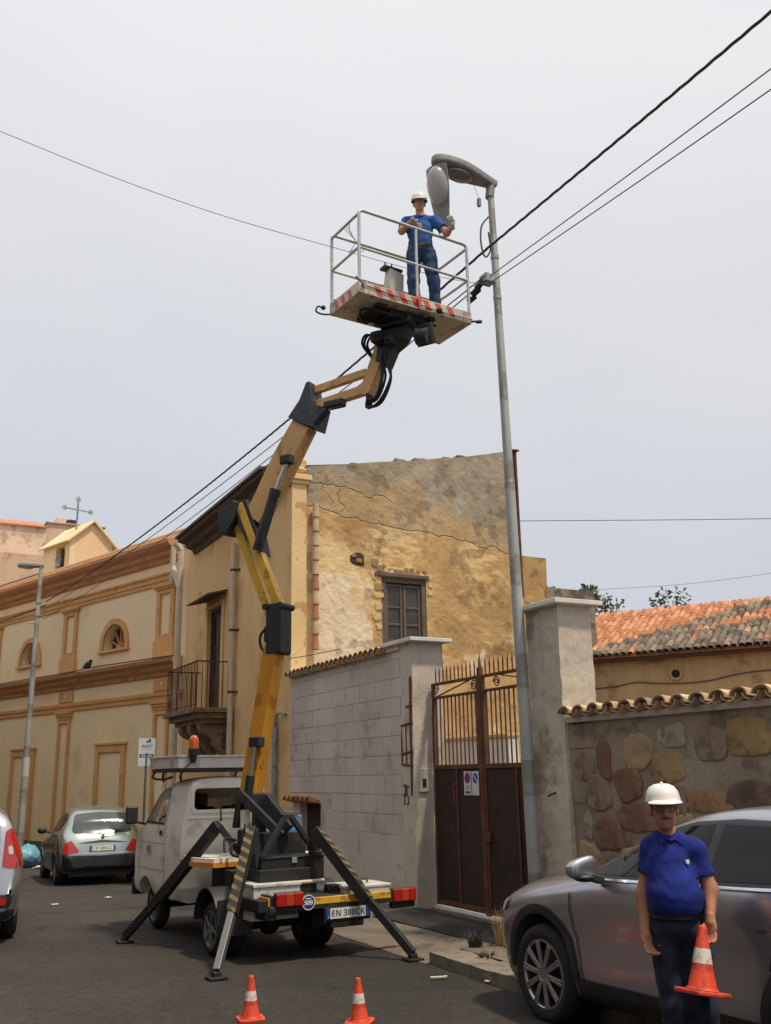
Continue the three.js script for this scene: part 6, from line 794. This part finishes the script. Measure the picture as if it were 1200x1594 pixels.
  const ft = sub(g, 'face_details', J.head); ft.quaternion.copy(hd.quaternion); ft.scale.setScalar(HS); ft.name = 'face'; for (const s of [-1, 1]) { part(ft, 'eye', uvm(mv(new THREE.SphereGeometry(.012, 12, 8), s * .031, .011, .074)), flat(.35, .32, .3, .2)); part(ft, 'iris', uvm(mv(new THREE.SphereGeometry(.0065, 10, 8), s * .031, .011, .0815)), flat(.02, .015, .012, .2)); }
  part(ft, 'hair', uvm(surfaceNet((x, y, z) => Math.max(ell([0, .028, -.02], [.081, .1, .098])(x, y, z), z - .03 - .02 * (y > .03), -.045 - y + (z > -.05 ? .04 : 0)), [-.1, -.1, -.14], [.1, .06, .1], .006)), O.hair); if (O.moustache) part(ft, 'moustache', uvm(surfaceNet(uni(.01, cap([0, -.036, .094], [.03, -.046, .078], .0095, .006), cap([0, -.036, .094], [-.03, -.046, .078], .0095, .006)), [-.05, -.07, .05], [.05, -.015, .12], .003)), O.moustache);
  if (O.glasses) { const gl = part(ft, 'glasses', uvm(merge(...[-1, 1].map(s => mv(new THREE.TorusGeometry(.021, .0022, 6, 18).scale(1.15, .85, 1), s * .032, .01, .098)), cyl([-.01, .014, .1], [.01, .014, .1], .002), cyl([.055, .014, .095], [.08, .014, -.0], .002), cyl([-.055, .014, .095], [-.08, .014, -.0], .002))), M.plasticK); for (const s of [-1, 1]) part(ft, 'spectacle_lens', uvm(mv(new THREE.CircleGeometry(.021, 18).scale(1.15, .85, 1), s * .032, .01, .098)), phys({ color: lin(.95, .94, .92), roughness: .03, transmission: 1, thickness: 0 })); }
  return g;
}
M.skinA = surf([168, 116, 90], [184, 130, 102], { size: .3, per: 4, grain: 8, spot: [138, 84, 64], cut: .62, rough: .6, bump: .0004, px: 128, seed: 451 }); M.skinB = surf([176, 122, 98], [190, 138, 112], { size: .3, per: 4, grain: 6, rough: .6, px: 128, seed: 453 });
const cloth = (a, b, seed) => surf(a, b, { size: .5, per: 6, grain: 10, rough: .95, bump: .0008, bumpPer: 80, px: 256, seed });
M.helmetW = phys({ color: lin(.74, .72, .67), roughness: .35, clearcoat: .25, clearcoatRoughness: .3 });
// the man with the cone in front of the grey car
person('man in blue polo shirt and white helmet carrying a cone', [1.715, 0, -6.2], 0, {
  pelvis: [-.01, .99, -.01], chest: [-.02, 1.30, -.02], neck: [-.03, 1.475, -.015], head: [-.042, 1.607, .02], headRot: [.0, -.16, .02], headScale: 1.0, hatFlat: .82, hatUp: .014, shR: [-.118, 1.385, -.07], elR: [-.185, 1.12, -.07], wrR: [-.215, .92, .0], shL: [.122, 1.38, .04], elL: [.178, 1.155, .07], wrL: [.135, 1.005, .16], slR: [-.15, 1.235, -.07], slL: [.15, 1.225, .055],
  handR: { rot: [-.35, .5, -.05], side: 1, curl: .75, thumb: .4 }, handL: { rot: [-.25, -.9, .1], side: -1, curl: .75, thumb: .9 },
  hipR: [-.10, .92, -.03], knR: [-.075, .50, .0], anR: [-.07, .10, -.06], toeR: [-.12, .04, .1], hipL: [.075, .92, .02], knL: [.08, .50, .06], anL: [.10, .10, .04], toeL: [.08, .04, .22]
}, { lo: [-.36, -.0, -.3], hi: [.4, 1.62, .34], slo: [-.36, .95, -.32], shi: [.4, 1.58, .36], tlo: [-.3, .02, -.3], thi: [.32, 1.1, .32], hem: 1.02, waist: 1.045, collar: true, sleeve: .057, torso: [ell([-.02, 1.13, .035], [.172, .165, .165], .35), ell([-.02, 1.27, -.0], [.165, .165, .12], .35), ell([-.01, 1.05, .0], [.158, .1, .13], .3)], seat: [ell([-.01, .97, -.01], [.162, .13, .135], .3)], belt: [[-.01, 1.02, .002], .164, .138, .3], beltMat: flat(.02, .014, .01, .5), skin: M.skinA, shirt: cloth([16, 32, 108], [23, 42, 126], 461), trousers: cloth([26, 32, 52], [36, 43, 64], 463), shoes: flat(.02, .018, .016, .6), helmet: M.helmetW, hair: flat(.09, .08, .075, .9), moustache: flat(.10, .085, .075, .9), glasses: true });
{ const man = scene.getObjectByName('person'); const sh = man.getObjectByName('shirt'); const g = new THREE.CircleGeometry(.017, 16); const m = new THREE.Mesh(ext([[-.012, .014], [.012, .014], [.012, -.004], [0, -.016], [-.012, -.004]], 0, .004, .001), flat(.6, .63, .6, .8)); m.name = 'chest_emblem'; m.position.set(.045, 1.315, .114); m.rotation.set(-.12, .25, 0); m.castShadow = m.receiveShadow = true; sh.add(m); }
// the worker on the platform; floor of the pan at y = 7.275
person('worker in blue overalls and white helmet on the raised platform', [.50, 7.272, -10.86], 0, {
  pelvis: [.0, .93, 0], chest: [.0, 1.24, 0], neck: [.015, 1.415, .0], head: [.0, 1.58, .03], headRot: [.22, -.05, .0], shR: [-.17, 1.35, .0], elR: [-.235, 1.16, .10], wrR: [-.10, 1.19, .30], shL: [.19, 1.345, .02], elL: [.33, 1.12, .10], wrL: [.40, 1.17, .17], slR: [-.215, 1.23, .05], slL: [.285, 1.2, .075],
  handR: { rot: [-1.5, 2.4, .5], side: -1, curl: .9, thumb: .6 }, handL: { rot: [-2.6, .2, -.4], side: 1, curl: .9, thumb: .6 },
  hipR: [-.09, .88, 0], knR: [-.10, .48, .03], anR: [-.10, .09, -.02], toeR: [-.13, .04, .14], hipL: [.1, .88, 0], knL: [.15, .48, .04], anL: [.17, .09, -.02], toeL: [.2, .04, .14]
}, { lo: [-.36, 0, -.26], hi: [.5, 1.6, .42], slo: [-.36, .8, -.26], shi: [.44, 1.54, .3], tlo: [-.32, .02, -.26], thi: [.36, 1.04, .28], hem: .93, waist: .97, torso: [ell([0, 1.2, 0], [.165, .2, .115]), ell([0, 1.02, 0], [.155, .14, .11])], seat: [ell([0, .92, -.01], [.165, .12, .125])], belt: [[0, .965, 0], .165, .122, 0], beltMat: flat(.06, .05, .045, .7), skin: M.skinB, gloves: flat(.38, .37, .35, .9), shirt: cloth([36, 78, 140], [46, 92, 156], 465), trousers: cloth([40, 58, 92], [50, 70, 106], 467), shoes: flat(.03, .028, .026, .7), helmet: M.helmetW, hair: flat(.06, .05, .045, .9) });
// ---------------------------------------------------------------- street furniture, cables, small things
function luminaire(parent, open) { // cobra head: local origin at the pole top, head runs along +z
  const shape = (w) => { const s = new THREE.Shape(); s.moveTo(-.05, -.08); s.lineTo(.05, -.08); s.bezierCurveTo(w * .6, .18, w, .36, w, .55); s.bezierCurveTo(w, .8, w * .45, .92, 0, .92); s.bezierCurveTo(-w * .45, .92, -w, .8, -w, .55); s.bezierCurveTo(-w, .36, -w * .6, .18, -.05, -.08); return s; };
  const shell = (w, d, bev) => { const g = new THREE.ExtrudeGeometry(shape(w), { depth: d, bevelEnabled: true, bevelSize: bev, bevelThickness: bev, bevelSegments: 4, bevelOffset: -bev, curveSegments: 14 }); g.rotateX(Math.PI / 2); return g; };
  const up = M.lampGrey; part(parent, 'lamp_housing', uvm(mv(shell(.17, .05, .04), 0, .12, 0)), up);
  part(parent, 'pole_socket', uvm(cyl([0, -.14, 0], [0, .08, 0], .06, .06, 16)), up);
  if (open) {
    const refl = new THREE.SphereGeometry(1, 20, 10, 0, Math.PI * 2, 0, Math.PI / 2); refl.scale(.13, .07, .2); refl.translate(0, -.005, .5); part(parent, 'reflector', uvm(refl), M.reflector);
    const c = sub(parent, 'open_cover', [0, -.02, .84], [0, 0, 0]); c.rotation.set(-1.2, .5, 0, 'YXZ'); // hinged at the far end, hanging down
    const sh = new THREE.Shape(); sh.moveTo(-.15, 0); sh.bezierCurveTo(-.17, .3, -.12, .5, -.075, .86); sh.lineTo(-.06, .86); sh.bezierCurveTo(-.05, .74, .05, .74, .06, .86); sh.lineTo(.075, .86); sh.bezierCurveTo(.12, .5, .17, .3, .15, 0); sh.bezierCurveTo(.1, -.06, -.1, -.06, -.15, 0);
    const g = new THREE.ExtrudeGeometry(sh, { depth: .012, bevelEnabled: true, bevelSize: .006, bevelThickness: .006, bevelSegments: 2, curveSegments: 10 }); g.rotateX(Math.PI / 2); g.rotateY(Math.PI); part(c, 'cover_tray', uvm(g.translate(0, 0, .0)), up);
    const len = new THREE.SphereGeometry(1, 24, 12, 0, Math.PI * 2, 0, Math.PI / 2); len.scale(.15, .15, .27); len.rotateX(Math.PI); len.translate(0, -.02, -.25); part(c, 'lens_bowl', uvm(len), M.lens);
  } else { const len = new THREE.SphereGeometry(1, 20, 10, 0, Math.PI * 2, 0, Math.PI / 2); len.scale(.14, .1, .24); len.rotateX(Math.PI); len.translate(0, .05, .52); part(parent, 'lens_bowl', uvm(len), M.lens); }
}
M.lampGrey = surf([120, 121, 122], [142, 143, 143], { size: .5, per: 3, grain: 7, spot: [104, 104, 102], rough: .55, metal: .2, px: 128, seed: 431 });
M.reflector = phys({ color: lin(.55, .54, .5), roughness: .35, metalness: .6 });
M.lens = phys({ color: lin(.74, .73, .70), roughness: .18, transmission: .62, thickness: 0 });
M.pole = surf([148, 152, 148], [170, 173, 168], { size: 1.2, per: 3, grain: 7, spot: [136, 136, 126], cut: .58, soft: .12, rough: .6, metal: .2, bump: .0006, px: 256, seed: 433 });
{ // near street lamp
  const b = [1.58, .1, -11.25], L = thing('street_lamp', 'tall grey street lamp with its cover hanging open beside the work platform', 'street lamp', b, WROT); const lean = V(-.08, 9.5, -.25).applyAxisAngle(V(0, 1, 0), -WROT); // local lean
  const at = (h) => lean.clone().multiplyScalar(h / 9.5);
  part(L, 'pole', uvm(merge(cyl(at(-.1), at(1.9), .078, .074, 20), cyl(at(1.9), at(5.2), .07, .063, 20), cyl(at(5.2), at(9.4), .058, .044, 20), cyl(at(1.87), at(1.91), .077, .071, 20), cyl(at(5.18), at(5.22), .066, .06, 20))), M.pole);
  for (const h of [7.72, 8.32]) part(L, 'steel_band', uvm(cyl(at(h), at(h + .05), .056, .056, 16)), M.galv);
  const top = at(9.4); const head = sub(L, 'lamp_head', [top.x, top.y, top.z], [THREE.MathUtils.degToRad(-7), 0, 0]); luminaire(head, true);
  { const q = at(8.0); part(L, 'cable_bracket', mrg(rb(q.x - .12, q.x + .04, 7.95, 8.07, q.z + .03, q.z + .19, .01)), M.galv); part(L, 'insulator', uvm(merge(cyl([q.x - .12, 7.9, q.z + .2], [q.x - .22, 7.84, q.z + .24], .05, .04, 10), cyl([q.x - .05, 7.98, q.z + .18], [q.x - .14, 7.9, q.z + .22], .03, .05, 10), cyl([q.x - .2, 7.82, q.z + .2], [q.x - .3, 7.78, q.z + .26], .03, .045, 10))), M.dirtyBlack); }
  { const a = at(8.95), b2 = at(8.3); part(L, 'feed_cable', uvm(merge(tube([[a.x, 8.95, a.z + .06], [a.x - .02, 8.8, a.z + .16], [b2.x, 8.45, b2.z + .2], [b2.x + .02, 8.3, b2.z + .16], [b2.x + .02, 8.42, b2.z + .08], [b2.x, 8.7, b2.z + .08]], .012, 40, 6))), M.cable); }
  { const h = at(9.4); part(L, 'dangling_ballast', uvm(merge(rb(h.x - .025, h.x + .025, 9.08, 9.2, h.z + .17, h.z + .215, .008), cyl([h.x, 9.2, h.z + .19], [h.x, 9.38, h.z + .26], .003, .003, 5))), M.lampGrey); }
}
{ // far street lamp by the church
  const b = chur(-5.9, 0, 1.25); b[1] = groundY(b[0], b[2]) + .05; const L = thing('street_lamp', 'slim street lamp standing on the pavement before the church', 'street lamp', b, CROT);
  part(L, 'pole', uvm(merge(cyl([0, -.1, 0], [0, 4, 0], .11, .085, 16), cyl([0, 4, 0], [0, 8.35, 0], .08, .06, 16))), M.pole); const head = sub(L, 'lamp_head', [0, 8.4, 0], [-.08, -.9, 0]); luminaire(head, false); head.scale.setScalar(.85); part(L, 'cable_clamp', uvm(merge(cyl([0, 7.3, 0], [0, 7.36, 0], .085, .085, 12), cyl([0, 6.7, .0], [.0, 6.68, .26], .02), cyl([0, 6.9, 0], [0, 6.96, 0], .09, .09, 12))), M.galv); part(L, 'paper_notice', uvm(merge(cyl([0, 2.2, 0], [0, 2.75, 0], .104, .103, 12))), flat(.5, .48, .44, .9));
}
{ // bus stop sign behind the cab
  const m = printed(256, 400, (x, W, H) => { x.fillStyle = '#ccd0d0'; x.fillRect(0, 0, W, H); x.fillStyle = '#2f7d46'; x.beginPath(); x.moveTo(110, 50); x.lineTo(150, 20); x.lineTo(188, 8); x.lineTo(188, 62); x.lineTo(120, 66); x.fill(); x.fillStyle = '#17456e'; x.fillRect(160, 6, 28, 34); x.font = 'italic bold 62px sans-serif'; x.textAlign = 'center'; x.fillStyle = '#1b4f9a'; x.fillText('AMAT', 128, 134, 180); x.fillStyle = '#5a6668'; x.font = 'bold 15px sans-serif'; x.fillText('TRASPORTO PUBBLICO', 128, 162, 190); x.fillStyle = '#26367c'; x.fillRect(20, 226, 216, 48); x.fillStyle = '#dfe3ee'; x.font = 'bold 38px sans-serif'; x.fillText('FERMATA', 128, 264, 196); }, .45);
  const s = thing('bus_stop_sign', 'white bus stop sign on a thin pole behind the truck cab', 'sign', [-4.95, -.2, -20.2], THREE.MathUtils.degToRad(14));
  part(s, 'pole', uvm(cyl([0, 0, 0], [0, 2.55, 0], .025, .025, 10)), flat(.12, .115, .10, .6)); part(s, 'board', rb(-.17, .17, 2.28, 2.84, -.012, .012, .004, 1), M.galv); const f = new THREE.PlaneGeometry(.332, .552); f.translate(0, 2.56, .0135); part(s, 'board_face', f, m);
}
// overhead cables: real spans with sag
function span(name, label, pts, r, mat, twist) { const o = pts.map(p => V(...p)); const c = o[0].clone(); const g = new THREE.TubeGeometry(new THREE.CatmullRomCurve3(o.map(p => p.clone().sub(c))), 120, r, 6); let geo = uvm(g); if (twist) { const cv = new THREE.CatmullRomCurve3(o.map(p => p.clone().sub(c))), L = cv.getLength(), N = Math.min(900, L * 26 | 0), h = [0, 2.1, 4.2].map(ph => { const q = []; for (let i = 0; i <= N; i++) { const t = i / N, p = cv.getPointAt(t), a = t * L * 9 + ph; q.push(V(p.x + Math.cos(a) * r * .6, p.y + Math.sin(a) * r * .6, p.z + Math.sin(a + 1.2) * r * .35)); } return new THREE.TubeGeometry(new THREE.CatmullRomCurve3(q), N, r * .55, 5); }); geo = uvm(merge(h)); } const m = part(scene, numbered(name), geo, mat); m.position.copy(c); m.userData.kind = 'thing'; tag(m, label, 'cable'); return m; }
const sag = (a, b, d, n = 8) => Array.from({ length: n + 1 }, (_, i) => { const t = i / n; return [mix(a[0], b[0], t), mix(a[1], b[1], t) - d * 4 * t * (1 - t), mix(a[2], b[2], t)]; });
{
  const bundleP = [1.44, 8.58, -11.42], farP = [-10.6, 7.2, -29.6];
  span('power_cable', 'thick twisted power cable rising to the upper right from the lamp', sag(bundleP, [14.5, 9.3, 13.5], .35), .017, M.cable, true);
  span('power_cable', 'thick twisted power cable running from the near lamp back to the church', sag(bundleP, farP, .3), .018, M.cable, true);
  span('thin_cable', 'upper thin grey cable rising to the right past the lamp', sag([1.42, 8.12, -11.38], [14.6, 8.7, 13.4], .5), .007, M.wire); span('thin_cable', 'lower thin grey cable rising to the right past the lamp', sag([1.46, 8.06, -11.40], [14.9, 8.2, 13.4], .5), .007, M.wire);
  span('thin_cable', 'upper thin cable running back along the house eaves', sag([1.36, 8.12, -11.35], [-10.7, 6.9, -29.6], .2), .009, M.wire); span('thin_cable', 'lower thin cable running back along the house eaves', sag([1.36, 8.05, -11.35], [-10.6, 6.6, -29.4], .28), .009, M.wire);
  span('thin_cable', 'lone thin wire crossing the sky at the upper left', [[1.42, 7.98, -11.35], [.8, 7.92, -11.03], [-.62, 7.98, -10.33], [-1.85, 8.07, -9.75], [-2.95, 8.22, -9.2], [-3.95, 8.42, -8.7], [-7.4, 9.1, -7.0]], .004, M.wire);
  span('thin_cable', 'dark level wire leaving the gable towards the right edge', [[2.86, 7.2, -20.62], [8.25, 7.02, -20.1], [17, 6.95, -19.6]], .008, M.wire); span('thin_cable', 'faint sagging wire above the tiled roof', [[4.2, 6.55, -26.4], [5.4, 6.6, -26], [8, 6.72, -26], [10.6, 7.0, -26], [16, 7.9, -26]], .007, tint(M.wire, .3, .3, .32));
  span('drop_cable', 'dark cable leaving the far lamp at the left edge', sag([-10.6, 7.1, -29.6], [-22, 5.2, -34], .3), .02, M.cable);
  span('facade_wire', 'thin wire stretched from the knuckle corner to the block wall coping', [wall(-5.5, 3.98, .34), wall(-4.6, 3.93, .36), wall(-3.2, 3.88, .36)], .008, M.wire);
}
// traffic cones
M.cone = surf([208, 66, 38], [222, 84, 52], { size: .5, per: 3, grain: 8, spot: [176, 60, 44], cut: .62, rough: .55, bump: .0006, px: 256, seed: 441 }); M.coneW = surf([206, 200, 190], [222, 216, 206], { size: .3, per: 3, grain: 10, spot: [184, 160, 144], cut: .66, soft: .1, rough: .5, px: 128, seed: 443 });
function cone(label, pos, rot, k = .76, h = .42) {
  const c = thing('traffic_cone', label, 'traffic cone', pos, 0, 'traffic cones'); c.rotation.set(...rot); c.scale.setScalar(k); const r = (y) => mix(.088, .026, (y - .03) / (h - .03));
  part(c, 'cone_shell', uvm(new THREE.LatheGeometry([[r(.03) + .02, .028], [r(.03) + .004, .045], [r(h * .45), h * .45], [r(h * .97), h * .97], [r(h) - .004, h], [r(h) - .012, h - .002], [r(h) - .014, h - .05]].map(p => new THREE.Vector2(...p)), 28)), M.cone);
  part(c, 'reflective_band', uvm(new THREE.LatheGeometry([[r(h * .44) + .002, h * .44], [r(h * .66) + .002, h * .66]].map(p => new THREE.Vector2(...p)), 28)), M.coneW);
  const s = new THREE.Shape(); const n = 8; for (let i = 0; i <= 40; i++) { const a = i / 40 * Math.PI * 2; const q = .142 / Math.pow(Math.pow(Math.abs(Math.cos(a)), 6) + Math.pow(Math.abs(Math.sin(a)), 6), 1 / 6); i ? s.lineTo(Math.cos(a) * q, Math.sin(a) * q) : s.moveTo(Math.cos(a) * q, Math.sin(a) * q); } const g = new THREE.ExtrudeGeometry(s, { depth: .012, bevelEnabled: true, bevelSize: .008, bevelThickness: .008, bevelSegments: 2, bevelOffset: -.008 }); g.rotateX(-Math.PI / 2); part(c, 'base', uvm(g.translate(0, .004, 0)), M.cone); return c;
}
cone('orange cone on the road in front of the striped outrigger', [-1.135, 0, -8.38], [0, .3, 0]); cone('orange cone with worn band on the road near the bottom centre', [-.27, 0, -8.22], [0, -.2, .03]);
cone('orange and white cone held by the standing worker', [1.735, .625, -5.95], [-.06, .4, -.15], .86);
{ // blue rubbish bag and loose litter
  const p = [-9.4, groundY(0, -26.2) + .02, -26.2]; let g = new THREE.SphereGeometry(.36, 34, 22); const q = g.attributes.position; for (let i = 0; i < q.count; i++) { const x = q.getX(i), y = q.getY(i), z = q.getZ(i); const n = 1 + .5 * (fbm(x * 6 + 3, y * 6 + z * 5, 601, 3) - .5) + .25 * Math.abs(fbm(x * 14, z * 14 + y * 9, 603, 3) - .5); q.setXYZ(i, x * n * 1.05, Math.max(-.2, y * n * .8), z * n); } g.translate(0, .2, 0); g.computeVertexNormals();
  const b = thing('rubbish_bag', 'crumpled pale blue rubbish bag on the pavement by the church', 'bag', p, 0); part(b, 'sack', uvm(g), phys({ color: lin(.16, .42, .55), roughness: .35, transmission: .15, thickness: 0 })); part(b, 'knot', roughen(new THREE.ConeGeometry(.09, .16, 10, 4).translate(.05, .5, .02), .03, 9, 5), phys({ color: lin(.2, .46, .58), roughness: .35 }));
  const R = rng(91); const scrap = (x, z, s, col, label, thin = .6) => { const t = part(scene, numbered('litter'), roughen(new THREE.BoxGeometry(s, .01, s * thin, 5, 1, 4), s * thin * .16, 9, R() * 900 | 0), flat(...col, .9)); t.position.set(x, groundY(x, z) + .02 + s * .06, z); t.rotation.y = R() * 3; t.userData.kind = 'thing'; tag(t, label, 'litter'); };
  scrap(-8.7, -25.6, .5, [.6, .57, .5], 'flattened pale cardboard scrap beside the blue bag'); scrap(-8.1, -25.2, .3, [.5, .4, .25], 'brown cardboard scrap behind the small hatchback'); scrap(-4.75, -17.2, .14, [.75, .74, .7], 'white paper scrap on the road left of the truck wheel'); scrap(-5.3, -16.2, .1, [.75, .74, .7], 'tiny white paper scrap in the middle of the road'); scrap(-4.2, -18.4, .2, [.7, .68, .66], 'crumpled paper lying under the small hatchback bumper'); scrap(.55, -13.1, .16, [.62, .5, .62], 'pinkish plastic scrap on the apron behind the truck lamp'); scrap(.42, -9.75, .16, [.7, .66, .58], 'pale stick-like scrap on the road before the kerb', .16); scrap(.85, -9.55, .05, [.75, .72, .66], 'small white crumb on the road by the kerb'); scrap(.6, -10.35, .12, [.3, .2, .1], 'dry leaf heap in the gutter by the kerb end'); scrap(.9, -9.95, .1, [.34, .22, .1], 'brown dry leaf against the kerb');
}
{ // weeds at the kerb: each clump a plant
  const R = rng(17); const blades = (n, h, spread, w, curl) => { const P = []; for (let i = 0; i < n; i++) { const a = R() * 6.28, d = Math.sqrt(R()) * spread * .5, l = h * (.5 + R() * .5), lean = (.15 + R() * .5) * curl, bx = Math.cos(a) * d, bz = Math.sin(a) * d, pa = a + 1.57; let px = bx, py = 0, pz = bz; const S = 3; const pts = []; for (let k = 0; k <= S; k++) { const t = k / S; pts.push([bx + Math.cos(a) * lean * l * t * t, l * t * (1 - .2 * t * lean), bz + Math.sin(a) * lean * l * t * t, w * (1 - t * .9)]); } for (let k = 0; k < S; k++) { const A = pts[k], B = pts[k + 1], ca = Math.cos(pa), sa = Math.sin(pa); const q = (p, s) => [p[0] + ca * p[3] * s, p[1], p[2] + sa * p[3] * s]; P.push(...q(A, -1), ...q(A, 1), ...q(B, 1), ...q(A, -1), ...q(B, 1), ...q(B, -1)); } } const g = new THREE.BufferGeometry(); g.setAttribute('position', new THREE.Float32BufferAttribute(P, 3)); g.computeVertexNormals(); return uvm(g); };
  const leaf = (c) => phys({ color: lin(...c), roughness: .8, side: THREE.DoubleSide, transmission: .2, thickness: 0 });
  const plant = (label, pos, parts) => { const t = thing('weed', label, 'weed', pos, 0); for (const [n, g, m] of parts) part(t, n, g, m); };
  plant('dry straw-coloured grass tuft growing on the broken pavement', [...wall(2.45, .1, 1.02)], [['dry_stems', blades(120, .42, .22, .004, .5), leaf([.42, .28, .09])], ['green_leaves', blades(50, .12, .3, .012, 1.6), leaf([.08, .10, .03])]]);
  plant('small dark green weed beside the dry grass tuft', [...wall(2.35, .1, 1.32)], [['leaves', blades(90, .2, .14, .009, 1.1), leaf([.035, .055, .03])]]);
  plant('green weed at the front tyre of the grey car', [...wall(3.1, .12, 1.2)], [['leaves', blades(70, .2, .22, .011, 1.2), leaf([.06, .085, .03])]]);
  plant('flat green weed in the joint between two kerb stones', [...wall(2.85, .11, 1.5)], [['leaves', blades(40, .08, .2, .01, 1.5), leaf([.07, .08, .03])]]);
  plant('tiny weed in a pavement crack behind the dry tuft', [...wall(2.75, .12, .95)], [['leaves', blades(36, .08, .16, .01, 1.4), leaf([.07, .085, .03])]]);
}
{ // tree tops beyond the tiled house
  const R = rng(29); const tree = (label, pos, h, w, n) => { const t = thing('tree', label, 'tree', pos, 0, 'trees beyond the tiled house'); part(t, 'trunk', uvm(merge(cyl([0, 0, 0], [.1, h * .75, 0], .12, .05, 8), ...[0, 1, 2, 3, 4].map(i => cyl([.08, h * .6, 0], [(R() - .5) * w, h * (.85 + R() * .12), (R() - .5) * w], .035, .012, 6)))), M.wood); const P = []; for (let k = 0; k < 9; k++) { const cx = (R() - .5) * w, cy = h * (.8 + .2 * R()), cz = (R() - .5) * w; for (let i = 0; i < n / 9; i++) { const x = cx + (R() - .5) * .5, y = cy + (R() - .5) * .44, z = cz + (R() - .5) * .5, s = .055 + R() * .05; const a = V(R() - .5, R() - .5, R() - .5).normalize().multiplyScalar(s), b = V(R() - .5, R() - .5, R() - .5).normalize().multiplyScalar(s * .6); P.push(x - a.x, y - a.y, z - a.z, x + b.x, y + b.y, z + b.z, x + a.x, y + a.y, z + a.z, x - a.x, y - a.y, z - a.z, x + a.x, y + a.y, z + a.z, x - b.x, y - b.y, z - b.z); } } const g = new THREE.BufferGeometry(); g.setAttribute('position', new THREE.Float32BufferAttribute(P, 3)); g.computeVertexNormals(); part(t, 'crown', uvm(g), phys({ color: lin(.07, .11, .045), roughness: .8, side: THREE.DoubleSide, transmission: .3, thickness: 0 })); };
  tree('leafy tree top just right of the white pillar cap', [5.0, 0, -26.5], 6.95, 1.2, 620); tree('sparse tree top further right above the tiled roof', [6.3, 0, -27.5], 6.85, 1.0, 340); tree('thin sprig of leaves above the middle of the tiled roof', [8.4, 0, -28.5], 6.9, .8, 200);
}
{ const c0 = chur(-4.4, 5.0, .3); const b = thing('pigeon', 'dark pigeon perched on the church middle cornice', 'bird', c0, CROT); const g = new THREE.SphereGeometry(1, 16, 12).scale(.17, .1, .09); rz(g, .25); part(b, 'body', uvm(merge(mv(g, 0, .12, 0), mv(new THREE.SphereGeometry(.055, 10, 8), .16, .22, 0), mv(rz(new THREE.ConeGeometry(.06, .24, 8), 1.7), -.24, .07, 0), mv(rz(new THREE.ConeGeometry(.015, .05, 6), -1.57), .225, .22, 0), cyl([.0, 0, .03], [0, .06, .03], .008), cyl([.0, 0, -.03], [0, .06, -.03], .008))), flat(.05, .045, .045, .8)); }
renderer.render(scene, camera);
